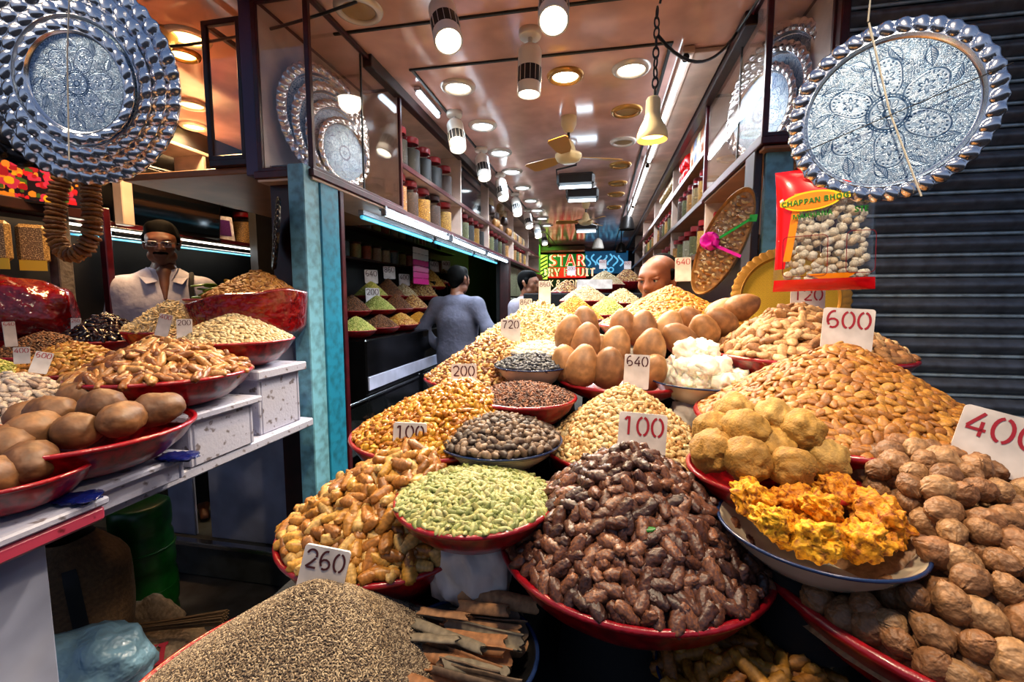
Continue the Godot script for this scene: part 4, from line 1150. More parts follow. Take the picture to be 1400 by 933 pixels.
func words(text: String, h: float, m: Material, parent: Node, at: Vector3, called := "lettering", bold := true, depth := 0.001) -> MeshInstance3D:
	var f := SystemFont.new()
	f.font_names = PackedStringArray(["Droid Sans"])
	if bold: f.font_weight = 700
	var t := TextMesh.new()
	t.text = text
	t.font = f
	t.font_size = 32
	t.pixel_size = h / 23.0
	t.depth = depth
	t.curve_step = 2.0
	return obj(called, t, m, parent, at)

func build_hanging() -> void:
	# the big tray in front of the shutter
	var face := V(-0.30, -0.06, 1.0).normalized()
	var c := V(0.588, 1.838, -1.115)
	var t := tray(c, 0.180, face, "big silver tray hanging in front of the roller shutter", "", 38, 0.1)
	var bs := t.basis.orthonormalized()
	var put := func(x: float, y: float, z: float) -> Vector3: return c + bs * V(x, y, z)
	var st := thing("tray_string", "pale string tied across the big tray at the right", "string")
	obj("string", tube([c + V(-0.03, 0.80, 0.0), put.call(-0.03, 0.19, 0.01)], 0.0016, 6), M.string, st)
	obj("string", tube([put.call(-0.03, 0.184, 0.018), put.call(0.0, 0.0, 0.012), put.call(0.045, -0.182, 0.018)], 0.0018, 6), M.string, st)
	obj("string", tube([put.call(-0.178, -0.05, 0.018), put.call(0.18, 0.035, 0.018)], 0.0011, 6), M.black_metal, st)
	# the nest of trays at the top left
	var fl := V(0.22, -0.10, 0.97).normalized()
	var R := [0.232, 0.198, 0.165, 0.128]
	for i in 4:
		tray(V(-1.205, 1.958, -0.885) + fl * 0.02 * i + V(0.012, -0.008, -0.004) * i, R[i], fl, "%s tray of the hanging nest at the top left" % ["largest, hindmost", "second largest", "third largest", "smallest, foremost"][i], "hanging trays at the top left", [40, 34, 30, 24][i], 0.2 * i)
	var s2 := thing("tray_string", "pale string down the middle of the hanging trays at the left", "string")
	obj("string", tube([V(-1.10, 2.09, -0.80), V(-1.10, 1.955, -0.785), V(-1.12, 1.745, -0.785)], 0.0014, 6), M.string, s2)
	obj("string", tube([V(-1.22, 2.62, -0.92), V(-1.20, 2.18, -0.90)], 0.0016, 6), M.black_metal, s2)
	# a dark plastic-wrapped tray behind them
	tray(V(-1.36, 1.99, -0.90), 0.22, V(0.75, -0.1, 0.65), "dark tray in plastic hanging behind the nest at the left edge", "", 30, 0.0, "dark")
	# garland of dried figs
	var g := thing("fig_garland", "hanging loop of dried figs threaded on a string below the left trays", "fig garland")
	var path := [V(-1.555, 2.00, -1.075), V(-1.55, 1.90, -1.07), V(-1.547, 1.80, -1.06), V(-1.560, 1.70, -1.045), V(-1.560, 1.63, -1.04), V(-1.535, 1.585, -1.04), V(-1.505, 1.575, -1.045), V(-1.474, 1.595, -1.055), V(-1.457, 1.64, -1.064), V(-1.458, 1.72, -1.07), V(-1.468, 1.80, -1.08), V(-1.477, 1.90, -1.083), V(-1.48, 2.0, -1.085)]
	var cv := Curve3D.new()
	for i in path.size():
		var tan: Vector3 = (path[mini(i + 1, path.size() - 1)] - path[maxi(i - 1, 0)]) / 6.0
		cv.add_point(path[i], -tan, tan)
	for i in 3: mat("fig_%d" % i, [Color(0.62, 0.38, 0.14), Color(0.52, 0.29, 0.10), Color(0.70, 0.46, 0.20)][i], 0.55, {"tex": "grain", "scale": 20.0, "bump": "crease", "bamount": 0.3})
	var figs := []
	for i in 3: figs.append(blob(1500 + i, 0.0068, 0.024, 0.023, 0.10, 1.8, 0.55, 0.0, 9, 0.05, 0.0, 9, 18))
	var L := cv.get_baked_length()
	var nf := int(L / 0.0125)
	for i in nf:
		var s := L * (i + 0.5) / nf
		var p := cv.sample_baked(s)
		var d := (cv.sample_baked(minf(L, s + 0.01)) - cv.sample_baked(maxf(0, s - 0.01))).normalized()
		var o := obj("fig", figs[i % 3], M["fig_%d" % ((i * 5) % 3)], g, p)
		o.basis = Basis(Quaternion(V(1, 0, 0), (d + V(rng.randfn(), rng.randfn(), rng.randfn()) * 0.08).normalized())) * Basis(V(1, 0, 0), rng.randf() * TAU)
	obj("string", tube([V(-1.555, 1.98, -1.075), V(-1.53, 2.62, -1.08), V(-1.48, 1.98, -1.085)], 0.002, 6), M.string, g)
	puffed_bag()
	# gold tray propped up behind the dried fruit
	tray(V(0.60, 1.452, -1.60), 0.170, V(-0.18, 0.22, 1.0), "round gold tray propped up behind the tan dried fruit", "", 44, 0.0, "gold", "gold_tray")
	gift()
	# white lamp on a chain
	var lp := thing("cone_lamp", "white bell-shaped lamp hanging on a chain from a ceiling hook", "lamp", V(0.160, 2.04, -1.60))
	obj("shade", lathe([Vector2(0.048, -0.066), Vector2(0.050, -0.060), Vector2(0.049, -0.045), Vector2(0.040, -0.022), Vector2(0.028, 0.0), Vector2(0.024, 0.02), Vector2(0.023, 0.062), Vector2(0.018, 0.070), Vector2(0, 0.071)], 32), M.cream_plastic, lp)
	obj("bulb", lathe([Vector2(0, -0.055), Vector2(0.025, -0.054), Vector2(0.040, -0.05), Vector2(0.040, -0.046), Vector2(0, -0.046)], 24), M.lamp_warm, lp)
	obj("hook", tube([V(0.012, 0.36, 0), V(0.018, 0.385, 0), V(0.004, 0.40, 0), V(-0.012, 0.42, 0), V(-0.012, 0.45, 0), V(0.0, 0.465, 0), V(0.014, 0.455, 0), V(0.014, 0.59, 0)], 0.0045, 6), M.black_metal, lp)
	for i in 9:
		var k := obj("link", ring(0.009, 0.0028, 14, 6), M.black_metal, lp, V(0.004, 0.085 + i * 0.031, 0))
		k.basis = Basis(V(0, 1, 0), 1.2 * i) * Basis(V(0, 0, 1), PI / 2).scaled(V(1, 1.8, 1))
	light_spot(V(0.160, 1.96, -1.60), V(0.14, 1.0, -1.5), 0.14, Color(1, 0.80, 0.5), 62.0, 0.04)
	# added bell lamps, out of view over the street edge, light the front goods
	for q in [[V(-0.35, 2.50, -0.42), V(-0.25, 1.0, -0.75), "added bell-shaped lamp over the front edge of the stall, left of the pair"], [V(0.45, 2.50, -0.42), V(0.35, 1.0, -0.75), "added bell-shaped lamp over the front edge of the stall, right of the pair"], [V(-1.45, 2.45, -0.55), V(-1.45, 1.0, -0.95), "added bell-shaped lamp over the street edge of the left stall"]]:
		var fl2 := thing("cone_lamp", q[2], "lamp", q[0], 0, "added bell lamps over the street edge")
		obj("shade", lathe([Vector2(0.075, -0.09), Vector2(0.078, -0.08), Vector2(0.062, -0.03), Vector2(0.035, 0.02), Vector2(0.03, 0.08), Vector2(0, 0.09)], 32), M.cream_plastic, fl2)
		obj("bulb", lathe([Vector2(0, -0.075), Vector2(0.045, -0.073), Vector2(0.062, -0.07), Vector2(0.062, -0.064), Vector2(0, -0.064)], 24), M.lamp_white, fl2)
		obj("cord", tube([V(0, 0.08, 0), V(0, 0.6, 0)], 0.004, 6), M.black_metal, fl2)
		light_spot(q[0] - V(0, 0.1, 0), q[1], 0.85 if q[0].x > -1.0 else 0.32, Color(1, 0.90, 0.76), 62.0, 0.06)
	# twisted cable slung from the lamp to the right-hand wall, and one across the left ceiling
	for w in [[V(0.17, 2.30, -1.60), V(0.56, 2.60, -2.2), 0.10, "black cable slung from the cone lamp to the right wall"], [V(-0.95, 2.60, -1.70), V(-2.35, 2.60, -1.75), 0.06, "twisted black cable slung across the ceiling of the left stall"], [V(0.56, 2.60, -2.2), V(0.57, 2.58, -1.2), 0.03, "black cable along the top of the right glass case"]]:
		var o := obj("cable", tube(line(w[0], w[1], w[2]), 0.006, 6), M.black_metal)
		tag(o, w[3], "cable")

func pillow(u: float, v: float, side: float, w: float, h: float, d: float) -> Vector3:   # u, v in -1..1
	var e := pow(maxf(0.0, 1.0 - pow(absf(u), 3.0)), 0.6) * pow(maxf(0.0, 1.0 - pow(absf(v), 3.5)), 0.6)
	return V(u * w / 2 * (1.0 - 0.05 * (1.0 - v * v)), v * h / 2, side * d * e)

func film(t: Node3D, called: String, m: Material, u0: float, u1: float, v0: float, v1: float, w: float, h: float, d: float, off: float, side := 1.0, cut = null) -> void:
	var nu := 18
	var nv := 18
	obj(called, sheet(nv, nu, false, func(i: int, j: int):
		var v := lerpf(v0, v1, i / float(nv - 1))
		var ua := u0
		var ub := u1
		if cut != null:
			var lim: Vector2 = cut.call(v)
			ua = lim.x
			ub = lim.y
		return pillow(lerpf(ua, ub, j / float(nu - 1)), v, side, w, h, d) + V(0, 0, off * side)), m, t)

func puffed_bag() -> void:
	var w := 0.205
	var h := 0.285
	var d := 0.036
	var at := V(0.506, 1.610, -1.175)
	mat("clear_film", Color(0.2, 0.2, 0.2), 0.1, {"alpha": 0.03})
	mat("print_red", Color(0.85, 0.04, 0.07), 0.25, {"coat": 0.5})
	mat("print_maroon", Color(0.45, 0.03, 0.06), 0.3)
	mat("print_orange", Color(0.96, 0.55, 0.06), 0.3)
	mat("print_yellow", Color(0.98, 0.82, 0.10), 0.3)
	mat("print_green", Color(0.10, 0.45, 0.06), 0.4)
	var t := thing("nut_bag", "clear printed plastic bag of white puffed nuts with red top and bottom", "bag", at)
	t.rotation = V(0.0, -0.22, 0.03)
	film(t, "front_film", M.clear_film, -1, 1, -1, 1, w, h, d, 0.0)
	film(t, "back_film", M.clear_film, -1, 1, -1, 1, w, h, d, 0.0, -1.0)
	# printed areas lie just on the film
	film(t, "red_top_print", M.print_red, -1, 1, 0.45, 0.985, w, h, d, 0.0006, 1.0, func(v: float): return Vector2(-0.98, lerpf(-0.55, 0.95, pow(clampf((v - 0.42) / 0.5, 0, 1), 0.6))))
	film(t, "red_side_print", M.print_red, -1, -0.75, -0.62, 0.46, w, h, d, 0.0006, 1.0, func(v: float): return Vector2(-0.985, lerpf(-0.80, -0.68, (v + 0.62))))
	film(t, "orange_edge_print", M.print_orange, -0.76, -0.6, -0.5, 0.58, w, h, d, 0.0008, 1.0, func(v: float): return Vector2(lerpf(-0.84, -0.66, (v + 0.5)), lerpf(-0.70, -0.50, (v + 0.5))))
	film(t, "red_bottom_print", M.print_red, -0.98, 0.98, -0.99, -0.80, w, h, d, 0.0006)
	film(t, "orange_bottom_print", M.print_orange, -0.6, 0.75, -0.80, -0.72, w, h, d, 0.0007, 1.0, func(v: float): return Vector2(-0.35 - (v + 0.72) * 3.0, 0.6 + (v + 0.72) * 2.0))
	obj("logo_oval", slab(PackedVector2Array(range(28).map(func(i): return Vector2(0.056 * cos(TAU * i / 28), 0.022 * sin(TAU * i / 28)))), 0.0008), M.print_yellow, t, V(-0.032, 0.062, d + 0.0015), V(-0.05, -0.08, 0.06))
	obj("logo_oval", slab(PackedVector2Array(range(28).map(func(i): return Vector2(0.050 * cos(TAU * i / 28), 0.018 * sin(TAU * i / 28)))), 0.0008), M.print_orange, t, V(-0.032, 0.062, d + 0.0022), V(-0.05, -0.08, 0.06))
	words("CHAPPAN BHOG", 0.0125, M.print_yellow, t, V(-0.027, 0.0622, d + 0.0034), "lettering").rotation = V(-0.05, -0.08, 0.06)
	words("CHAPPAN BHOG", 0.0118, M.print_green, t, V(-0.027, 0.0622, d + 0.0048), "lettering").rotation = V(-0.05, -0.08, 0.06)
	words("MAKHANA", 0.0110, M.print_green, t, V(-0.030, 0.030, d + 0.0028), "lettering").rotation = V(0, -0.05, 0.05)
	words("STE", 0.0125, M.print_green, t, V(0.062, 0.034, d * 0.90 + 0.0028), "lettering").rotation = V(0, 0.25, 0.02)
	for q in [[-0.042, -0.062, 0.086, 0.092], [0.064, -0.058, 0.058, 0.092]]:
		var out := rounded(q[2], q[3], 0.010, 4)
		var pts := []
		for i in out.size() + 1: pts.append(out[i % out.size()])
		obj("print_frame", ribbon([pts], 0.0016), M.print_maroon, t, V(q[0], q[1], d * (0.99 if q[0] < 0 else 0.86) + 0.0025), V(0.0, 0.25 if q[0] > 0 else -0.06, 0))
	# the puffed nuts inside
	var k: Dictionary = kinds.makhana
	var b := t.basis
	var cnt := 0
	for i in 15:
		for j in 11:
			var u := (j + 0.5 + 0.5 * (i % 2)) / 11.5 * 1.72 - 0.86 + rng.randf_range(-0.07, 0.07)
			var v := (i + 0.5) / 15.0 * 1.62 - 0.86 + rng.randf_range(-0.05, 0.05)
			var p := pillow(u, v, 1.0, w, h, d)
			var z := p.z - 0.0105
			if z < 0.004: continue
			for deep in 2:
				var o := obj("puffed_nut", k.meshes[rng.randi() % 4], k.mats[rng.randi() % 3], null, at + b * (V(p.x, p.y, z - deep * 0.018 + rng.randf_range(-0.003, 0.0))))
				o.rotation = V(rng.randf() * TAU, rng.randf() * TAU, 0)
				o.scale = V(1, 1, 1) * rng.randf_range(0.85, 1.3)
				tag(o, "white puffed nut inside the clear printed bag", "nut", "puffed nuts in the bag")
				if z < 0.022 or deep == 1: break

func gift() -> void:
	# oval platter of nuts in cellophane with a bow
	var t := thing("gift_platter", "oval platter of nuts wrapped in cellophane with a pink bow", "gift platter", V(0.470, 1.665, -1.90))
	t.rotation = V(-0.1, -0.55, -0.38)
	mat("platter", Color(0.80, 0.58, 0.30), 0.45, {"tex": "grain", "scale": 8.0})
	mat("cello", Color(0.2, 0.2, 0.2), 0.1, {"alpha": 0.04, "bump": "crease", "bamount": 0.4, "scale": 8.0})
	mat("bow_pink", Color(0.86, 0.08, 0.68), 0.25)
	mat("ribbon_green", Color(0.08, 0.62, 0.20), 0.25)
	var el := func(rx: float, ry: float, n: int) -> PackedVector2Array: return PackedVector2Array(range(n).map(func(i): return Vector2(rx * cos(TAU * i / n), ry * sin(TAU * i / n))))
	obj("platter", slab(el.call(0.075, 0.205, 40), 0.012), M.platter, t)
	obj("platter_rim", lathe([Vector2(0.98, -0.01), Vector2(1.03, 0.02), Vector2(1.0, 0.026), Vector2(0.95, 0.004)], 48, 0.078, 0.210), M.platter, t).rotation = V(PI / 2, 0, 0)
	for i in 120:
		var a := i * 2.39996
		var r := sqrt((i + 0.5) / 120.0)
		var k: Dictionary = kinds[["cashew", "pistachio", "peanut", "almond"][(i * 7 / 10) % 4]]
		var o := obj("nut", k.meshes[i % 3], k.mats[i % 3], t, V(0.066 * r * cos(a), 0.19 * r * sin(a), 0.012 + 0.012 * (1 - r)))
		o.rotation = V(rng.randf() * 3, rng.randf() * 3, 0)
	obj("cellophane", sheet(18, 24, true, func(i: int, j: int):
		var r := i / 17.0
		var a := TAU * j / 24
		return V(0.086 * r * cos(a), 0.222 * r * sin(a), 0.036 * pow(1.0 - r, 0.5) + 0.004 * sin(a * 7.0 + r * 9.0))), M.cello, t)
	for i in 7:
		var a := TAU * i / 7
		obj("bow_loop", sheet(12, 3, false, func(m: int, j: int):
			var f := m / 11.0
			var rr := 0.034 * sin(PI * f)
			return V(cos(a) * rr - sin(a) * (j - 1) * 0.011, sin(a) * rr + cos(a) * (j - 1) * 0.011, 0.045 + 0.03 * sin(TAU * f) * (0.6 + 0.1 * i))), M.bow_pink, t, V(-0.035, -0.01, 0))
	obj("pink_ribbon", bx(V(0.15, 0.012, 0.002), 0.0), M.bow_pink, t, V(0.02, -0.022, 0.038), V(0, 0, -0.1))
	obj("green_ribbon", bx(V(0.13, 0.010, 0.002), 0.0), M.ribbon_green, t, V(0.03, 0.06, 0.040), V(0, 0, 0.9))
	obj("green_ribbon", bx(V(0.026, 0.026, 0.002), 0.0), M.ribbon_green, t, V(0.074, 0.112, 0.040), V(0, 0, 0.3))

# ---------------------------------------------------------------- jars and shelves
func jar(at: Vector3, r: float, h: float, fill: Color, lid: String, label: String, group: String, full := 0.86) -> Node3D:
	var t := thing("jar", label, "jar", at, 0.0, group)
	var key := "jar_%.3f_%.3f" % [r, h]
	if not bowl_cache.has(key):
		bowl_cache[key] = [
			lathe([Vector2(0, 0.0), Vector2(r * 0.94, 0.0), Vector2(r, h * 0.03), Vector2(r, h * 0.74), Vector2(r * 0.94, h * 0.80), Vector2(r * 0.78, h * 0.84), Vector2(r * 0.78, h * 0.88)], 20),
			lathe([Vector2(0, h * 0.015), Vector2(r * 0.90, h * 0.015), Vector2(r * 0.955, h * 0.04), Vector2(r * 0.955, h * 0.80 * full), Vector2(r * 0.5, h * 0.82 * full), Vector2(0, h * 0.83 * full)], 20),
			lathe([Vector2(r * 0.80, h * 0.845), Vector2(r * 0.86, h * 0.85), Vector2(r * 0.86, h * 0.97), Vector2(r * 0.80, h), Vector2(0, h)], 20)]
	var ms: Array = bowl_cache[key]
	obj("glass_body", ms[0], M.jar_glass, t)
	var fk := "fill_%s" % fill.to_html()
	if not M.has(fk): mat(fk, fill, 0.7, {"tex": "seeds", "scale": 6.0})
	obj("contents", ms[1], M[fk], t)
	obj("lid", ms[2], M[lid], t)
	return t

func pack(at: Vector3, s: Vector3, m: Material, label: String, group: String, turn := 0.0, called := "packet") -> void:
	# a filled packet: a soft pillow with crimped ends
	var key := "pack_%s" % s
	if not bowl_cache.has(key):
		bowl_cache[key] = sheet(9, 16, true, func(i: int, j: int):
			var v := i / 4.0 - 1.0
			var e := pow(maxf(0.0, 1.0 - pow(absf(v), 3.0)), 0.5)
			var a := TAU * j / 16
			return V(s.x / 2 * cos(a) * (0.9 + 0.1 * e), v * s.y / 2, s.z / 2 * sin(a) * (0.08 + 0.92 * e)))
	var o := obj(called, bowl_cache[key], m, null, at, V(0, turn, 0))
	tag(o, label, "packet", group)

func build_shelves() -> void:
	var ord := ["first", "second", "third", "fourth", "fifth", "sixth", "seventh", "eighth", "ninth", "tenth"]
	# ---- left: two shelves above the alcove
	var t := thing("shelf_unit", "long maroon-edged shelf unit along the left of the aisle", "shelf")
	for y in [1.945, 2.215, 2.60]:
		obj("shelf_board", bx(V(0.26, 0.022, 5.9), 0.003), M.cream_board, t, V(-1.262, y, -5.42))
		obj("edge_strip", bx(V(0.012, 0.030, 5.9), 0.002), M.maroon, t, V(-1.128, y, -5.42))
	obj("back_panel", bx(V(0.015, 0.68, 5.9), 0.0), M.cream_board, t, V(-1.395, 2.27, -5.42))
	var ups := [-2.475, -3.60, -4.52, -5.85, -7.1, -8.36]
	for z in ups: obj("upright", bx(V(0.255, 0.64, 0.022), 0.002), M.cream_board, t, V(-1.26, 2.27, z))
	var tan := Color(0.80, 0.60, 0.28)
	var brown := Color(0.34, 0.22, 0.14)
	var dark := Color(0.12, 0.09, 0.09)
	var green := Color(0.40, 0.44, 0.20)
	var yellow := Color(0.86, 0.70, 0.30)
	var low := [[-2.575, tan], [-2.75, brown], [-2.955, yellow], [-3.16, brown], [-3.40, yellow]]
	for i in low.size(): jar(V(-1.215, 1.957, low[i][0]), 0.062, 0.235, low[i][1], ["lid_red", "lid_red", "lid_red", "lid_dark", "lid_red"][i], "%s jar from the front on the lower left shelf, %s" % [ord[i], ["tan filling", "dark brown filling", "yellow filling", "brown filling", "yellow filling"][i]], "jars on the lower left shelf")
	var top := [[-2.60, dark], [-2.79, dark], [-2.99, dark], [-3.20, dark], [-3.42, brown]]
	for i in top.size(): jar(V(-1.215, 2.227, top[i][0]), 0.062, 0.245, top[i][1], "lid_red", "%s jar from the front on the upper left shelf, %s" % [ord[i], "nearly black filling" if i < 4 else "brown filling"], "jars on the upper left shelf")
	for i in 5: jar(V(-1.215, 1.957, -3.70 - 0.18 * i), 0.060, 0.235, [dark, green, dark, yellow, dark][i], "lid_red", "%s jar in the second compartment of the lower left shelf" % ord[i], "jars in the second left compartment")
	for i in 6: jar(V(-1.215, 1.957, -4.65 - 0.2 * i), 0.060, 0.235, [tan, green, dark, green, brown, tan][i], "lid_red", "%s jar in the third compartment of the lower left shelf" % ord[i], "jars in the third left compartment")
	for i in 6: jar(V(-1.215, 1.957, -6.0 - 0.2 * i), 0.060, 0.235, [brown, tan, green, tan, brown, yellow][i], "lid_red", "%s jar in the fourth compartment of the lower left shelf" % ord[i], "jars in the fourth left compartment")
	# dark screen standing in the upper second compartment
	mat("screen_dark", Color(0.02, 0.03, 0.06), 0.08, {"spec": 0.7})
	var sc := thing("wall_screen", "dark glossy screen in the second compartment of the left shelf", "screen", V(-1.17, 2.40, -4.0))
	obj("panel", bx(V(0.03, 0.32, 0.62), 0.006), M.screen_dark, sc)
	obj("bezel", bx(V(0.02, 0.345, 0.645), 0.006), M.black_metal, sc, V(-0.012, 0, 0))
	# tan packets on the upper left shelf
	for i in 10:
		pack(V(-1.20 + 0.04 * (i % 2), 2.227 + 0.055 + 0.105 * (i % 3), -4.62 - 0.115 * i), V(0.13, 0.11, 0.09), M[["pack_tan", "pack_white", "pack_dark"][(i * 5) % 3]], "packet of nuts heaped on the upper left shelf past the screen", "packets on the upper left shelf", 1.5)
	for i in 8:
		pack(V(-1.20, 2.227 + 0.075, -5.98 - 0.13 * i), V(0.12, 0.15, 0.08), M[["pack_dark", "pack_white", "pack_tan"][i % 3]], "packet in the far compartment of the upper left shelf", "packets in the far left compartment", 1.5)
	# LED tubes under the shelf; the bluish strips imitate their reflection
	for k in 3:
		var z := -2.72 - 1.08 * k
		var l := thing("tube_light", "%s white tube light under the left shelf" % ["nearest", "middle", "farthest"][k], "tube light", V(-1.125, 1.905, z), 0, "tube lights under the left shelf")
		obj("batten", bx(V(0.03, 0.022, 1.02), 0.003), M.steel, l, V(-0.006, 0.016, 0))
		obj("light_tube", tube([V(0, -0.006, -0.5), V(0, -0.006, 0.5)], 0.012, 10), M.lamp_cool, l)
		for s in [-0.5, 0.5]: obj("clip", bx(V(0.03, 0.05, 0.02), 0.003), M.steel, l, V(0.004, 0.004, s))
		var l2 := thing("tube_light", "%s bluish strip imitating the reflection of the white tube under the left shelf" % ["nearest", "middle", "farthest"][k], "tube light", V(-1.25, 1.885, z), 0, "bluish strips for tube reflections under the left shelf")
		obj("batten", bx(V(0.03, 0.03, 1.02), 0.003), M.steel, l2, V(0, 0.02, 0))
		obj("light_tube", tube([V(0, -0.004, -0.5), V(0, -0.004, 0.5)], 0.010, 10), M.cyan_glow, l2)
		light_area(V(-1.125, 1.885, z), V(-1.15, 1.0, z), V(0, 0, 1), Vector2(0.024, 1.0), 0.35, Color(0.9, 0.96, 1.0))
	# ---- right: shelves above the aisle
	var u := thing("shelf_unit", "long maroon-edged shelf unit along the right of the aisle", "shelf")
	for y in [1.72, 2.045, 2.33]:
		var zz: float = -6.0 if y > 1.8 else -5.6
		var len: float = 6.1 if y > 1.8 else 6.9
		obj("shelf_board", bx(V(0.24, 0.022, len), 0.003), M.orange_board, u, V(0.725, y, zz))
		obj("edge_strip", bx(V(0.012, 0.034, len), 0.002), M.maroon, u, V(0.602, y, zz))
	for z in [-2.92, -4.25, -5.6, -7.0, -8.6]: obj("upright", bx(V(0.23, 0.88, 0.022), 0.002), M.cream_board, u, V(0.725, 2.16, z))
	for i in 6: jar(V(0.68, 2.057, -3.02 - 0.2 * i), 0.058, 0.235, [green, yellow, Color(0.72, 0.66, 0.5), tan, green, brown][i], "lid_red", "%s jar from the front on the middle right shelf" % ord[i], "jars on the middle right shelf")
	for i in 6: jar(V(0.68, 2.057, -4.4 - 0.2 * i), 0.058, 0.235, [tan, green, yellow, green, brown, tan][i], "lid_red", "%s jar in the second compartment of the middle right shelf" % ord[i], "jars in the second right compartment")
	for i in 7: jar(V(0.68, 2.057, -5.75 - 0.24 * i), 0.056, 0.235, [green, tan, green, yellow, green, brown, green][i], "lid_red", "%s jar in the far compartment of the middle right shelf" % ord[i], "jars in the far right compartment")
	for i in 9: jar(V(0.68, 1.732, -2.95 - 0.26 * i), 0.056, 0.235, [yellow, yellow, green, Color(0.7, 0.75, 0.78), green, tan, green, yellow, green][i], "lid_red", "%s jar from the front on the lowest right shelf" % ord[i], "jars on the lowest right shelf")
	# bright packets and boxes on the top right shelf, pale packets further on
	var cols := [Color(0.86, 0.72, 0.36), Color(0.82, 0.82, 0.84), Color(0.66, 0.42, 0.30), Color(0.9, 0.86, 0.7), Color(0.55, 0.60, 0.72), Color(0.8, 0.55, 0.4)]
	for i in 6: pack(V(0.66, 2.342 + 0.125, -3.0 - 0.11 * i), V(0.10, 0.25, 0.07), mat("pack_%d" % i, cols[i], 0.2, {"tex": "grime", "scale": 9.0}), "%s upright bright packet from the front on the top right shelf" % ord[i], "bright packets on the top right shelf", 1.5)
	mat("pack_red", Color(0.78, 0.05, 0.06), 0.2)
	for i in 6: pack(V(0.65, 2.342 + 0.06 + 0.10 * (i % 2), -3.74 - 0.09 * (i / 2)), V(0.09, 0.10, 0.08), M.pack_red, "shiny red packet stacked on the top right shelf", "red packets on the top right shelf", 1.5)
	for i in 44: pack(V(0.64 + 0.03 * (i % 2), 2.342 + 0.035 + 0.062 * (i % 4), -4.32 - 0.085 * (i / 4)), V(0.075, 0.07, 0.06), M.pack_white, "small pale bag of nuts piled on the top right shelf", "pale bags piled on the top right shelf", 1.5)
	# a yellow tin in the nearest part of the lowest right shelf
	struct("wall_right", bx(V(0.05, 1.7, 6.5), 0.0), M.dark_wood, V(0.86, 0.86, -5.6))

